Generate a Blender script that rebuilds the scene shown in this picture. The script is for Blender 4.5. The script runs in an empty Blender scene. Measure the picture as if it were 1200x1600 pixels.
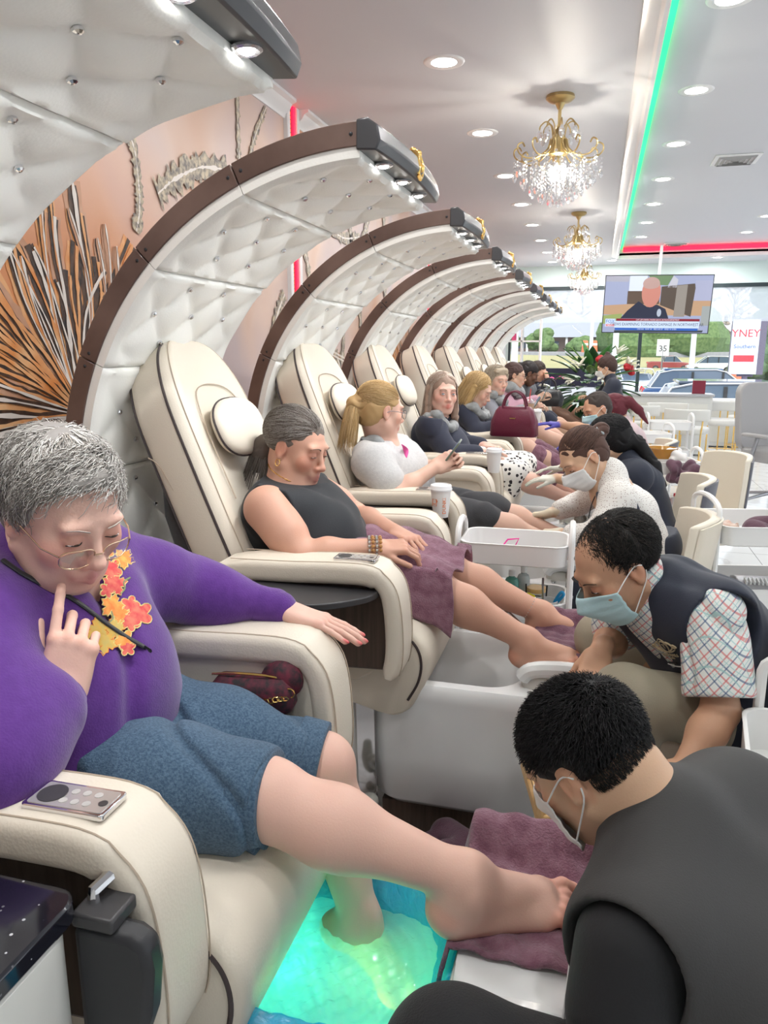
import bpy, bmesh, math, random
import numpy as np
from mathutils import Vector, Matrix, Euler
# ---------------------------------------------------------------- camera, world, light, exposure
SC = bpy.context.scene
COL = SC.collection
YAW, PITCH, FPX = math.radians(15.597), math.radians(12.194), 1180.0
cd = bpy.data.cameras.new('camera'); cam = bpy.data.objects.new('camera', cd); COL.objects.link(cam)
cam.location = (0, 0, 1.5); cam.rotation_euler = (math.pi/2-PITCH, 0, YAW)
cd.sensor_fit = 'VERTICAL'; cd.sensor_height = 36; cd.lens = 36*FPX/1600; cd.clip_start = .03; cd.clip_end = 400
SC.camera = cam
vs = SC.view_settings; vs.view_transform = 'Standard'; vs.look = 'None'; vs.gamma = 1; vs.use_curve_mapping = False
vs.exposure = 0.84
W = bpy.data.worlds.new('sky'); SC.world = W; W.use_nodes = True
nt = W.node_tree; bg = nt.nodes['Background']
sky = nt.nodes.new('ShaderNodeTexSky'); sky.sky_type = 'HOSEK_WILKIE'; sky.turbidity = 6; sky.ground_albedo = .5
sky.sun_direction = (.5, -.5, .7)
mixw = nt.nodes.new('ShaderNodeMix'); mixw.data_type = 'RGBA'; mixw.inputs[0].default_value = .75
mixw.inputs[7].default_value = (.86, .93, 1.0, 1)
nt.links.new(sky.outputs[0], mixw.inputs[6]); nt.links.new(mixw.outputs[2], bg.inputs[0]); bg.inputs[1].default_value = 1.35
sund = bpy.data.lights.new('sun', 'SUN'); sund.energy = 1.3; sund.angle = .05; sund.color = (1, .95, .87)
suno = bpy.data.objects.new('sun', sund); suno.rotation_euler = (math.radians(48), 0, math.radians(25)); suno.location = (3, -5, 20); COL.objects.link(suno)
LAMP = 4.6       # watts of one ceiling downlight
# ---------------------------------------------------------------- helpers
R90 = math.pi/2
_cr, _cu = (math.cos(YAW), math.sin(YAW), 0), None
_fw = np.array([-math.sin(YAW)*math.cos(PITCH), math.cos(YAW)*math.cos(PITCH), -math.sin(PITCH)])
_cr = np.array(_cr); _cu = np.cross(_cr, _fw)
def at(u, v, X=None, Y=None, Z=None):
    """real-world point on the plane X=, Y= or Z= seen at photo pixel u, v"""
    d = _fw+(u-600)/FPX*_cr-(v-800)/FPX*_cu; c = np.array([0, 0, 1.5])
    s = (X-c[0])/d[0] if X is not None else (Y-c[1])/d[1] if Y is not None else (Z-c[2])/d[2]
    return c+s*d
def V(*a): return np.array(a, float)
def nrm(a): a = np.asarray(a, float); return a/(np.linalg.norm(a)+1e-12)

_M = {}
def mat(name, col=(.8, .8, .8), rough=.5, metal=0, spec=.5, emit=None, estr=0, sss=0, coat=0, sheen=0, trans=0, ior=1.45, alpha=1,
        noise=None, bump=None, vcol=False, tint=None):
    """noise=(scale, colour2, amount[, detail]) mottles the colour; bump=(scale, strength[, kind]); vcol: uses the mesh colour attribute"""
    if name in _M: return _M[name]
    m = bpy.data.materials.new(name); m.use_nodes = True; _M[name] = m
    t = m.node_tree; p = t.nodes['Principled BSDF']; L = t.links.new
    c4 = (*col, 1)
    p.inputs['Base Color'].default_value = c4; p.inputs['Roughness'].default_value = rough; p.inputs['Metallic'].default_value = metal
    p.inputs['Specular IOR Level'].default_value = spec; p.inputs['IOR'].default_value = ior
    p.inputs['Coat Weight'].default_value = coat; p.inputs['Coat Roughness'].default_value = .06
    p.inputs['Sheen Weight'].default_value = sheen; p.inputs['Transmission Weight'].default_value = trans; p.inputs['Alpha'].default_value = alpha
    if sss:
        p.inputs['Subsurface Weight'].default_value = sss; p.inputs['Subsurface Radius'].default_value = (.6, .25, .15); p.inputs['Subsurface Scale'].default_value = .012
    if emit: p.inputs['Emission Color'].default_value = (*emit, 1); p.inputs['Emission Strength'].default_value = estr
    src = None
    if vcol:
        a = t.nodes.new('ShaderNodeVertexColor'); a.layer_name = 'Col'; src = a.outputs[0]
    if noise or bump: tc = t.nodes.new('ShaderNodeTexCoord')
    if noise:
        n = t.nodes.new('ShaderNodeTexNoise'); n.inputs['Scale'].default_value = noise[0]; n.inputs['Detail'].default_value = noise[3] if len(noise) > 3 else 4
        L(tc.outputs['Object'], n.inputs['Vector'])
        r = t.nodes.new('ShaderNodeMapRange'); r.inputs[1].default_value = .35; r.inputs[2].default_value = .65; r.inputs[4].default_value = noise[2]
        L(n.outputs['Fac'], r.inputs[0])
        mx = t.nodes.new('ShaderNodeMix'); mx.data_type = 'RGBA'; L(r.outputs[0], mx.inputs[0])
        if src: L(src, mx.inputs[6])
        else: mx.inputs[6].default_value = c4
        mx.inputs[7].default_value = (*noise[1], 1)
        if vcol and noise[1] == 'mul': pass
        src = mx.outputs[2]
    if src: L(src, p.inputs['Base Color'])
    if bump:
        kind = bump[2] if len(bump) > 2 else 'noise'
        if kind == 'noise':
            n2 = t.nodes.new('ShaderNodeTexNoise'); n2.inputs['Scale'].default_value = bump[0]; n2.inputs['Detail'].default_value = 5; o = n2.outputs['Fac']
        elif kind == 'voronoi':
            n2 = t.nodes.new('ShaderNodeTexVoronoi'); n2.inputs['Scale'].default_value = bump[0]; o = n2.outputs['Distance']
        else:
            n2 = t.nodes.new('ShaderNodeTexWave'); n2.inputs['Scale'].default_value = bump[0]; n2.inputs['Distortion'].default_value = 1; o = n2.outputs['Fac']
        L(tc.outputs['Object'], n2.inputs['Vector'])
        b = t.nodes.new('ShaderNodeBump'); b.inputs['Strength'].default_value = bump[1]; b.inputs['Distance'].default_value = .01
        L(o, b.inputs['Height']); L(b.outputs[0], p.inputs['Normal'])
    return m

def empty(name, loc=(0, 0, 0), rz=0):
    o = bpy.data.objects.new(name, None); o.empty_display_size = .1; o.location = loc; o.rotation_euler = (0, 0, rz); COL.objects.link(o); return o
def tag(o, label=None, cat=None, group=None, kind=None):
    if label: o['label'] = label
    if cat: o['category'] = cat
    if group: o['group'] = group
    if kind: o['kind'] = kind
    return o
def thing(name, label, cat, loc=(0, 0, 0), rz=0, group=None): return tag(empty(name, loc, rz), label, cat, group)
def struct(o): o['kind'] = 'structure'; return o

class MB:
    """collects geometry, links it as ONE mesh object"""
    def __init__(s): s.v = []; s.f = []; s.mi = []; s.cur = 0; s.M = None
    def add(s, vs_, fs):
        b = len(s.v)
        if s.M is not None: vs_ = [s.M @ Vector(v) for v in vs_]
        s.v += [tuple(v) for v in vs_]; s.f += [tuple(i+b for i in f) for f in fs]; s.mi += [s.cur]*len(fs); return s
    def box(s, lo, hi, rot=None, piv=None):
        x0, y0, z0 = lo; x1, y1, z1 = hi
        vs_ = [Vector(p) for p in [(x0, y0, z0), (x1, y0, z0), (x1, y1, z0), (x0, y1, z0), (x0, y0, z1), (x1, y0, z1), (x1, y1, z1), (x0, y1, z1)]]
        if rot is not None:
            c = Vector(piv) if piv is not None else Vector(((x0+x1)/2, (y0+y1)/2, (z0+z1)/2)); vs_ = [c+rot @ (v-c) for v in vs_]
        return s.add(vs_, [(0, 3, 2, 1), (4, 5, 6, 7), (0, 1, 5, 4), (1, 2, 6, 5), (2, 3, 7, 6), (3, 0, 4, 7)])
    def loft(s, rings, cap=True, closed=False):
        n = len(rings[0]); vs_ = [p for r in rings for p in r]; fs = []; m = len(rings)
        for i in range(m if closed else m-1):
            j = (i+1) % m
            for k in range(n): fs.append((i*n+k, i*n+(k+1) % n, j*n+(k+1) % n, j*n+k))
        if cap and not closed: fs += [tuple(range(n))[::-1], tuple((m-1)*n+k for k in range(n))]
        return s.add(vs_, fs)
    def tube(s, pts, r, n=8, cap=True, closed=False, flat=None):
        P = [Vector(p) for p in pts]; m = len(P); rings = []; up = None
        for i in range(m):
            if closed: t = (P[(i+1) % m]-P[i-1]).normalized()
            else: t = (P[min(i+1, m-1)]-P[max(i-1, 0)]).normalized()
            if up is None: up = Vector((0, 0, 1)) if abs(t.z) < .9 else Vector((1, 0, 0))
            a = t.cross(up).normalized(); b = a.cross(t).normalized(); up = b
            rr = r[i] if isinstance(r, (list, tuple)) else r; fb = flat or 1
            rings.append([P[i]+(a*math.cos(2*math.pi*k/n)+b*math.sin(2*math.pi*k/n)*fb)*rr for k in range(n)])
        return s.loft(rings, cap, closed)
    def cyl(s, a, b, r, r2=None, n=20): return s.tube([a, b], [r, r if r2 is None else r2], n)
    def lathe(s, prof, c=(0, 0, 0), n=28, ax=None):
        """prof: (radius, height) pairs, turned about z (or the axis ax) through c"""
        q = Matrix.Identity(3) if ax is None else Vector((0, 0, 1)).rotation_difference(Vector(ax)).to_matrix(); c = Vector(c)
        rings = [[c+q @ Vector((r*math.cos(2*math.pi*k/n), r*math.sin(2*math.pi*k/n), h)) for k in range(n)] for r, h in prof]
        return s.loft(rings)
    def ell(s, c, r, n=16, m=10, rot=None):
        c = Vector(c); rings = []
        for i in range(m+1):
            a = -math.pi/2+math.pi*i/m; ring = []
            for k in range(n):
                w = 2*math.pi*k/n; p = Vector((r[0]*math.cos(a)*math.cos(w), r[1]*math.cos(a)*math.sin(w), r[2]*math.sin(a)))
                ring.append(c+(rot @ p if rot is not None else p))
            rings.append(ring)
        return s.loft(rings, False)
    def prism(s, out, a, b):
        """outline: list of 3D points, extruded from offset a to offset b"""
        a = Vector(a); b = Vector(b); n = len(out); O = [Vector(p) for p in out]
        return s.add([p+a for p in O]+[p+b for p in O], [tuple(range(n))[::-1], tuple(range(n, 2*n))]+[(k, (k+1) % n, n+(k+1) % n, n+k) for k in range(n)])
    def grid(s, fn, nu, nv, thick=0):
        P = [[Vector(fn(i/nu, j/nv)) for j in range(nv+1)] for i in range(nu+1)]
        vs_ = [p for r in P for p in r]; w = nv+1
        fs = [(i*w+j, (i+1)*w+j, (i+1)*w+j+1, i*w+j+1) for i in range(nu) for j in range(nv)]
        return s.add(vs_, fs)
    def build(s, name, mats, parent=None, smooth=True, bevel=0, seg=2, solid=0, sub=0, loc=None, ang=35, merge=False):
        me = bpy.data.meshes.new(name); me.from_pydata(s.v, [], s.f)
        for m in (mats if isinstance(mats, (list, tuple)) else [mats]): me.materials.append(m)
        if any(s.mi): me.polygons.foreach_set('material_index', s.mi)
        bm = bmesh.new(); bm.from_mesh(me)
        if merge: bmesh.ops.remove_doubles(bm, verts=bm.verts, dist=1e-5)
        bmesh.ops.recalc_face_normals(bm, faces=bm.faces); bm.to_mesh(me); bm.free()
        o = bpy.data.objects.new(name, me); COL.objects.link(o)
        if parent is not None: o.parent = parent
        if loc is not None: o.location = loc
        if smooth:
            me.polygons.foreach_set('use_smooth', [True]*len(me.polygons)); me.set_sharp_from_angle(angle=math.radians(ang))
        if solid: d = o.modifiers.new('solid', 'SOLIDIFY'); d.thickness = solid; d.offset = 0
        if bevel: d = o.modifiers.new('bevel', 'BEVEL'); d.width = bevel; d.segments = seg; d.limit_method = 'ANGLE'; d.angle_limit = math.radians(40); d.harden_normals = False
        if sub: d = o.modifiers.new('sub', 'SUBSURF'); d.levels = d.render_levels = sub
        return o
def copy_tree(o, parent=None):
    c = o.copy(); COL.objects.link(c)
    if parent is not None: c.parent = parent
    for ch in list(o.children): copy_tree(ch, c)
    return c
def rrect(w, h, r, n=5, cx=0, cy=0):
    out = []
    for sx, sy, a0 in ((1, 1, 0), (-1, 1, 90), (-1, -1, 180), (1, -1, 270)):
        for k in range(n+1):
            a = math.radians(a0+90*k/n); out.append((cx+sx*(w/2-r)+r*math.cos(a), cy+sy*(h/2-r)+r*math.sin(a)))
    return out
def text(name, body, size, loc, rot, m, parent=None, ext=.0008, align='CENTER', sx=1):
    cu = bpy.data.curves.new(name, 'FONT'); cu.body = body; cu.size = size; cu.extrude = ext; cu.align_x = align; cu.align_y = 'CENTER'; cu.resolution_u = 2
    o = bpy.data.objects.new(name+'_t', cu); COL.objects.link(o); bpy.context.view_layer.update()
    me = bpy.data.meshes.new_from_object(o.evaluated_get(bpy.context.evaluated_depsgraph_get())); bpy.data.objects.remove(o)
    me.materials.clear(); me.materials.append(m); p = bpy.data.objects.new(name, me); COL.objects.link(p)
    p.location = loc; p.rotation_euler = rot; p.scale = (sx, 1, 1)
    if parent is not None: p.parent = parent
    return p
def catmull(P, n=8):
    P = [Vector(p) for p in P]; out = []
    for i in range(len(P)-1):
        p0, p1, p2, p3 = P[max(i-1, 0)], P[i], P[i+1], P[min(i+2, len(P)-1)]
        for k in range(n):
            t = k/n; out.append(.5*((2*p1)+(p2-p0)*t+(2*p0-5*p1+4*p2-p3)*t*t+(3*p1-p0-3*p2+p3)*t**3))
    out.append(P[-1]); return out
# ---------------------------------------------------------------- implicit surfaces (bodies, clothes, cushions)
class Prim:
    __slots__ = ('t', 'a', 'b', 'ra', 'rb', 'k', 'col', 'n', 's', 'R', 'r', 'sub')
def cap(a, b, ra, rb=None, k=.02, col=None, n=None, s=1, sub=False):
    p = Prim(); p.t = 0; p.a = V(*a); p.b = V(*b); p.ra = ra; p.rb = ra if rb is None else rb; p.k = k; p.col = col; p.sub = sub
    p.n = nrm(n) if n is not None else None; p.s = s; return p
def ellp(c, r, R=None, k=.02, col=None, sub=False):
    p = Prim(); p.t = 1; p.a = V(*c); p.r = V(*r); p.R = np.eye(3) if R is None else np.asarray(R, float); p.k = k; p.col = col; p.sub = sub; return p
def boxp(c, r, R=None, rad=.01, k=.01, col=None, sub=False):
    p = Prim(); p.t = 2; p.a = V(*c); p.r = V(*r)-rad; p.ra = rad; p.R = np.eye(3) if R is None else np.asarray(R, float); p.k = k; p.col = col; p.sub = sub; return p
def pd(p, P):
    if p.t == 0:
        q = P-p.a; ab = p.b-p.a
        if p.n is not None and p.s != 1:
            f = 1/p.s-1; q = q+np.outer(q@p.n, p.n)*f; ab = ab+(ab@p.n)*p.n*f
        l = ab@ab
        t = np.clip(q@ab/l, 0, 1) if l > 1e-12 else np.zeros(len(P))
        d = np.linalg.norm(q-t[:, None]*ab, axis=1)-(p.ra+(p.rb-p.ra)*t)
        return d*(p.s if p.s < 1 else 1)
    q = (P-p.a)@p.R
    if p.t == 1:
        k0 = np.linalg.norm(q/p.r, axis=1); k1 = np.linalg.norm(q/(p.r*p.r), axis=1)
        return np.where(k1 > 1e-9, k0*(k0-1)/np.maximum(k1, 1e-9), -p.r.min())
    q = np.abs(q)-p.r
    return np.linalg.norm(np.maximum(q, 0), axis=1)+np.minimum(q.max(1), 0)-p.ra
def pbb(p):
    if p.t == 0:
        r = max(p.ra, p.rb)*max(1, p.s); return np.minimum(p.a, p.b)-r, np.maximum(p.a, p.b)+r
    r = np.abs(p.R)@(p.r+(p.ra if p.t == 2 else 0)); return p.a-r, p.a+r
def sdf_arrays(prims, h, disp=None, clip=(), base=(.8, .6, .5), B=12, cs=.004):
    add = [p for p in prims if not p.sub]
    lo = np.min([pbb(p)[0] for p in add], 0)-.03; hi = np.max([pbb(p)[1] for p in add], 0)+.03
    nb = np.ceil((hi-lo)/(h*B)).astype(int); hd = h*B*math.sqrt(3)/2
    I = np.stack(np.meshgrid(*[np.arange(n) for n in nb], indexing='ij'), -1).reshape(-1, 3)
    C = lo+(I+.5)*h*B
    D = np.stack([pd(p, C) for p in prims], 1); K = np.array([p.k for p in prims]); SUB = np.array([p.sub for p in prims])
    da = np.where(SUB, 9, D); m = da.min(1)
    act = (m < hd*1.25+.02) & ((m > -hd*2.2-.05) if not (len(clip) or SUB.any()) else True)
    near = D < np.maximum(hd*1.45+K*1.4+.02, m[:, None]+K[None, :]+2*hd)
    g = np.arange(B+1)*h; G = np.stack(np.meshgrid(g, g, g, indexing='ij'), -1).reshape(-1, 3)
    nc = nb*B+2; st = (nc[1]*nc[2], nc[2], 1)
    keys = []; pos = []; cols = []; quads = []
    for bi in np.nonzero(act)[0]:
        o = lo+I[bi]*h*B; P = G+o; idx = np.nonzero(near[bi])[0]
        if len(idx) == 0: continue
        f = None; ds = []
        for j in idx:
            p = prims[j]; d = pd(p, P)
            if p.sub:
                if f is None: continue
                hh = np.maximum(p.k-np.abs(f+d), 0)/max(p.k, 1e-6); f = np.maximum(f, -d)+hh*hh*p.k*.25
            else:
                if f is None: f = d
                else:
                    hh = np.maximum(p.k-np.abs(f-d), 0)/max(p.k, 1e-6); f = np.minimum(f, d)-hh*hh*p.k*.25
        if f is None: continue
        if f.min() > .02 or f.max() < -.02: continue
        if disp is not None: f = f+disp(P)
        for cp, cn in clip: f = np.maximum(f, (P-V(*cp))@nrm(cn))
        if f.min() > 0 or f.max() < 0: continue
        F = f.reshape(B+1, B+1, B+1); S = F < 0
        # vertex per mixed cell
        cnt = sum(S[a:B+a, b:B+b, c:B+c].astype(int) for a in (0, 1) for b in (0, 1) for c in (0, 1))
        mix = (cnt > 0) & (cnt < 8); ci = np.argwhere(mix)
        if len(ci) == 0: continue
        acc = np.zeros((len(ci), 3)); w = np.zeros(len(ci))
        cor = [(a, b, c) for a in (0, 1) for b in (0, 1) for c in (0, 1)]
        fv = {c: F[ci[:, 0]+c[0], ci[:, 1]+c[1], ci[:, 2]+c[2]] for c in cor}
        for c in cor:
            for ax in range(3):
                if c[ax]: continue
                e = list(c); e[ax] = 1; e = tuple(e); f0, f1 = fv[c], fv[e]; x = (f0 < 0) != (f1 < 0)
                t = np.where(x, f0/np.where(x, f0-f1, 1), 0); pt = np.tile(np.array(c, float), (len(ci), 1)); pt[:, ax] = t
                acc += pt*x[:, None]; w += x
        gi = ci+I[bi]*B; ps = lo+(gi+acc/w[:, None])*h
        keys.append(gi@np.array(st)); pos.append(ps)
        cc = [prims[j].col for j in idx if not prims[j].sub]
        bc = np.array(base, float)
        if any(c is not None for c in cc):
            dd = np.stack([pd(prims[j], ps) for j in idx if not prims[j].sub], 1)
            ww = np.exp(-np.clip((dd-dd.min(1, keepdims=True))/cs, 0, 30)); ww /= ww.sum(1, keepdims=True)
            cols.append(ww@np.array([bc if c is None else np.array(c) for c in cc]))
        else: cols.append(np.tile(bc, (len(ps), 1)))
        for ax in range(3):
            sl0 = [slice(0, B)]*3; sl1 = list(sl0); sl1[ax] = slice(1, B+1)
            A = S[tuple(sl0)]; Bb = S[tuple(sl1)]; e = np.argwhere(A != Bb)
            if len(e) == 0: continue
            flip = A[e[:, 0], e[:, 1], e[:, 2]]; ge = e+I[bi]*B
            u, v = (ax+1) % 3, (ax+2) % 3
            du = np.zeros(3, int); du[u] = 1; dv = np.zeros(3, int); dv[v] = 1
            q = np.stack([(ge)@st, (ge-du)@st, (ge-du-dv)@st, (ge-dv)@st], 1)
            q[~flip] = q[~flip][:, ::-1]; quads.append(q)
    if not keys: return np.zeros((0, 3)), np.zeros((0, 4), int), np.zeros((0, 3))
    keys = np.concatenate(keys); pos = np.concatenate(pos); cols = np.concatenate(cols); quads = np.concatenate(quads)
    o = np.argsort(keys); ks = keys[o]; i = np.clip(np.searchsorted(ks, quads), 0, len(ks)-1); ok = (ks[i] == quads).all(1)
    return pos, o[i[ok]], cols
def raw_mesh(name, v, f, cols, m, parent=None, loc=(0, 0, 0)):
    me = bpy.data.meshes.new(name); n = len(f); k = f.shape[1]
    me.vertices.add(len(v)); me.vertices.foreach_set('co', np.ascontiguousarray(v-np.array(loc), dtype=np.float32).ravel())
    me.loops.add(n*k); me.loops.foreach_set('vertex_index', np.ascontiguousarray(f, dtype=np.int32).ravel())
    me.polygons.add(n); me.polygons.foreach_set('loop_start', np.arange(0, n*k, k, dtype=np.int32))
    me.polygons.foreach_set('loop_total', np.full(n, k, dtype=np.int32)); me.update(calc_edges=True)
    me.polygons.foreach_set('use_smooth', np.ones(n, dtype=bool))
    if cols is not None:
        a = me.color_attributes.new('Col', 'FLOAT_COLOR', 'POINT'); a.data.foreach_set('color', np.hstack([cols, np.ones((len(cols), 1))]).astype(np.float32).ravel())
    for q in (m if isinstance(m, (list, tuple)) else [m]): me.materials.append(q)
    o = bpy.data.objects.new(name, me); COL.objects.link(o)
    if parent is not None: o.parent = parent
    else: o.location = loc
    return o
def smooth_mesh(v, f, it=1, lam=.5):
    for _ in range(it):
        s = np.zeros_like(v); c = np.zeros(len(v))
        for a in range(4):
            b = (a+1) % 4
            np.add.at(s, f[:, a], v[f[:, b]]); np.add.at(c, f[:, a], 1); np.add.at(s, f[:, b], v[f[:, a]]); np.add.at(c, f[:, b], 1)
        v = v+lam*(s/np.maximum(c, 1)[:, None]-v)
    return v
def sdf_obj(name, prims, h, m, parent=None, loc=(0, 0, 0), disp=None, clip=(), base=(.8, .6, .5), cs=.004, sm=1):
    v, f, c = sdf_arrays(prims, h, disp, clip, base, cs=cs)
    if sm: v = smooth_mesh(v, f, sm)
    return raw_mesh(name, v, f, c, m, parent, loc)
def wrinkle(amp, sc=18, seed=0, ax=(1, 1, 1)):
    rs = np.random.RandomState(seed); K = rs.randn(7, 3)*sc*np.array(ax); ph = rs.rand(7)*6.28
    def f(P):
        w = P+.018*np.sin(P[:, [1, 2, 0]]*sc*1.3+seed)
        s = sum(np.sin(w@K[i]+ph[i])/(1+.25*i) for i in range(7)); g = np.sin(w@K[2]*.5+ph[3])+np.sin(w@K[4]*.45+ph[1])*.8; return amp*(.55*np.tanh(s*.6)+2.4*np.exp(-(g/.26)**2)-.5)
    return f
# ---------------------------------------------------------------- materials
M_white = mat('white_paint', (.80, .80, .79), .6)
M_ceil = mat('ceiling_paint', (.64, .66, .70), .5)
M_trim = mat('trim_gloss', (.86, .87, .87), .3)
M_cream = mat('cream_leather', (.73, .655, .545), .42, spec=.5, bump=(220, .05, 'voronoi'))
M_tuft = mat('white_leather', (.87, .86, .81), .35, bump=(160, .04, 'voronoi'))
M_pipe = mat('dark_piping', (.05, .035, .035), .45)
M_stitch = mat('beige_stitch', (.52, .42, .32), .6)
M_black = mat('black_plastic', (.025, .025, .028), .42)
M_dark = mat('dark_grey_plastic', (.05, .048, .05), .35)
M_chrome = mat('chrome', (.75, .75, .77), .08, 1)
M_steel = mat('grey_steel', (.35, .35, .37), .28, .9)
M_gold = mat('polished_gold', (.95, .62, .2), .18, 1)
M_brass = mat('antique_brass', (.55, .42, .2), .3, 1)
M_tub = mat('white_acrylic', (.86, .86, .86), .12, coat=.5)
M_wmetal = mat('white_enamel', (.80, .79, .78), .3)
M_towel = mat('plum_towel', (.205, .085, .125), .95, sheen=.25, noise=(35, (.34, .18, .235), .8, 6), bump=(260, .5))
M_dtowel = mat('dark_plum_towel', (.10, .042, .066), .95, sheen=.2, noise=(30, (.14, .07, .10), .6), bump=(240, .4))
M_lamp = mat('lamp_lens', (1, 1, 1), .4, emit=(1, .98, .95), estr=14)
M_spot = mat('spot_lens', (1, 1, 1), .4, emit=(1, .98, .95), estr=18)
M_green = mat('green_led', (.02, .5, .2), .4, emit=(.0, .85, .16), estr=1.3)
M_red = mat('red_led', (.5, .02, .05), .4, emit=(.9, .01, .04), estr=1.6)
M_orange = mat('orange_led', (.5, .1, .02), .4, emit=(1, .18, .03), estr=2.0)

def glassmat(name, col=(1, 1, 1), fac=.06, rough=.0, tint=(1, 1, 1)):
    m = bpy.data.materials.new(name); m.use_nodes = True; t = m.node_tree; t.nodes.clear(); _M[name] = m
    o = t.nodes.new('ShaderNodeOutputMaterial'); x = t.nodes.new('ShaderNodeMixShader'); a = t.nodes.new('ShaderNodeBsdfTransparent'); b = t.nodes.new('ShaderNodeBsdfGlossy')
    a.inputs[0].default_value = (*tint, 1); b.inputs[0].default_value = (*col, 1); b.inputs[1].default_value = rough; x.inputs[0].default_value = fac
    f = t.nodes.new('ShaderNodeLayerWeight'); f.inputs[0].default_value = .3; ma = t.nodes.new('ShaderNodeMath'); ma.operation = 'MULTIPLY_ADD'; ma.inputs[1].default_value = .5; ma.inputs[2].default_value = fac
    t.links.new(f.outputs['Facing'], ma.inputs[0]); t.links.new(ma.outputs[0], x.inputs[0])
    t.links.new(a.outputs[0], x.inputs[1]); t.links.new(b.outputs[0], x.inputs[2]); t.links.new(x.outputs[0], o.inputs[0]); return m
M_glass = glassmat('window_glass', fac=.02)
M_crystal = glassmat('cut_crystal', fac=.35, tint=(.93, .95, .97), rough=.05)
M_clear = glassmat('clear_plastic', fac=.12, tint=(.86, .88, .9), rough=.15)
def filmmat():
    if 'film' in _M: return _M['film']
    m = bpy.data.materials.new('frosted_film'); m.use_nodes = True; t = m.node_tree; t.nodes.clear(); _M['film'] = m
    o = t.nodes.new('ShaderNodeOutputMaterial'); x = t.nodes.new('ShaderNodeMixShader'); a = t.nodes.new('ShaderNodeBsdfTransparent'); b = t.nodes.new('ShaderNodeBsdfTranslucent'); b.inputs[0].default_value = (.9, .92, .95, 1); x.inputs[0].default_value = .5
    t.links.new(a.outputs[0], x.inputs[1]); t.links.new(b.outputs[0], x.inputs[2]); t.links.new(x.outputs[0], o.inputs[0]); return m
def marble():
    m = bpy.data.materials.new('marble_tile'); m.use_nodes = True; t = m.node_tree; p = t.nodes['Principled BSDF']; L = t.links.new
    tc = t.nodes.new('ShaderNodeTexCoord'); b = t.nodes.new('ShaderNodeTexBrick'); b.offset = 0; b.squash = 1
    b.inputs['Scale'].default_value = 1; b.inputs['Brick Width'].default_value = .6; b.inputs['Row Height'].default_value = .6; b.inputs['Mortar Size'].default_value = .003; b.inputs['Mortar Smooth'].default_value = 0
    n = t.nodes.new('ShaderNodeTexNoise'); n.inputs['Scale'].default_value = 1.3; n.inputs['Detail'].default_value = 9; n.inputs['Distortion'].default_value = 1.6; n.inputs['Roughness'].default_value = .62
    r = t.nodes.new('ShaderNodeValToRGB'); e = r.color_ramp.elements; e[0].position = .40; e[0].color = (.78, .785, .79, 1); e[1].position = .56; e[1].color = (.80, .805, .81, 1)
    k = r.color_ramp.elements.new(.50); k.color = (.62, .61, .61, 1); k2 = r.color_ramp.elements.new(.47); k2.color = (.79, .79, .79, 1); k3 = r.color_ramp.elements.new(.53); k3.color = (.79, .79, .79, 1)
    b.inputs['Mortar'].default_value = (.3, .3, .3, 1)
    L(tc.outputs['Object'], b.inputs[0]); L(tc.outputs['Object'], n.inputs[0]); L(n.outputs[0], r.inputs[0]); L(r.outputs[0], b.inputs[1]); L(r.outputs[0], b.inputs[2])
    L(b.outputs[0], p.inputs['Base Color']); p.inputs['Roughness'].default_value = .09; p.inputs['Specular IOR Level'].default_value = .6
    return m
def wood(name, c1, c2, rough=.4, sc=(60, 2, 2)):
    m = bpy.data.materials.new(name); m.use_nodes = True; t = m.node_tree; p = t.nodes['Principled BSDF']; L = t.links.new; _M[name] = m
    tc = t.nodes.new('ShaderNodeTexCoord'); mp = t.nodes.new('ShaderNodeMapping'); mp.inputs['Scale'].default_value = sc
    n = t.nodes.new('ShaderNodeTexNoise'); n.inputs['Scale'].default_value = 1.5; n.inputs['Detail'].default_value = 6
    r = t.nodes.new('ShaderNodeValToRGB'); e = r.color_ramp.elements; e[0].position = .35; e[0].color = (*c1, 1); e[1].position = .65; e[1].color = (*c2, 1)
    L(tc.outputs['Object'], mp.inputs[0]); L(mp.outputs[0], n.inputs[0]); L(n.outputs[0], r.inputs[0]); L(r.outputs[0], p.inputs['Base Color']); p.inputs['Roughness'].default_value = rough
    return m
M_wood = wood('walnut_laminate', (.055, .036, .026), (.095, .062, .046), .38, (60, 60, 3))
M_rim = wood('arch_rim_walnut', (.10, .06, .048), (.17, .11, .09), .3, (3, 40, 3))
M_bamboo = wood('bamboo', (.68, .42, .17), (.78, .52, .24), .45, (4, 40, 40))

# ---------------------------------------------------------------- the room
XW, XR, YB, YF, ZC, ZT = -1.78, 5.2, 13.5, -3.0, 2.85, 2.97
TX0, TX1, TY1 = .19, 4.3, 12.25
struct(MB().box((XW-.1, YF, -.05), (XR+.1, YB, 0)).build('floor', marble(), smooth=False))
c = MB(); c.box((XW-.1, YF, ZC), (TX0, YB+.1, ZC+.22)); c.box((TX0, TY1, ZC), (TX1, YB+.1, ZC+.22)); c.box((TX1, YF, ZC), (XR+.1, YB+.1, ZC+.22)); c.box((TX0, YF, ZT), (TX1, TY1, ZT+.1))
struct(c.build('ceiling', M_ceil, smooth=False))
struct(MB().box((XW-.12, YF, 0), (XW, YB, ZC)).build('wall_left', mat('wall_cream', (.74, .68, .64), .5), smooth=False))
struct(MB().box((XW-.1, YF-.1, 0), (XR+.1, YF, ZC+.1)).build('wall_rear', M_white, smooth=False))
w = MB(); w.box((XR, YF, 0), (XR+.12, YB, .5)); w.box((XR, YF, 2.5), (XR+.12, YB, ZC))
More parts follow.
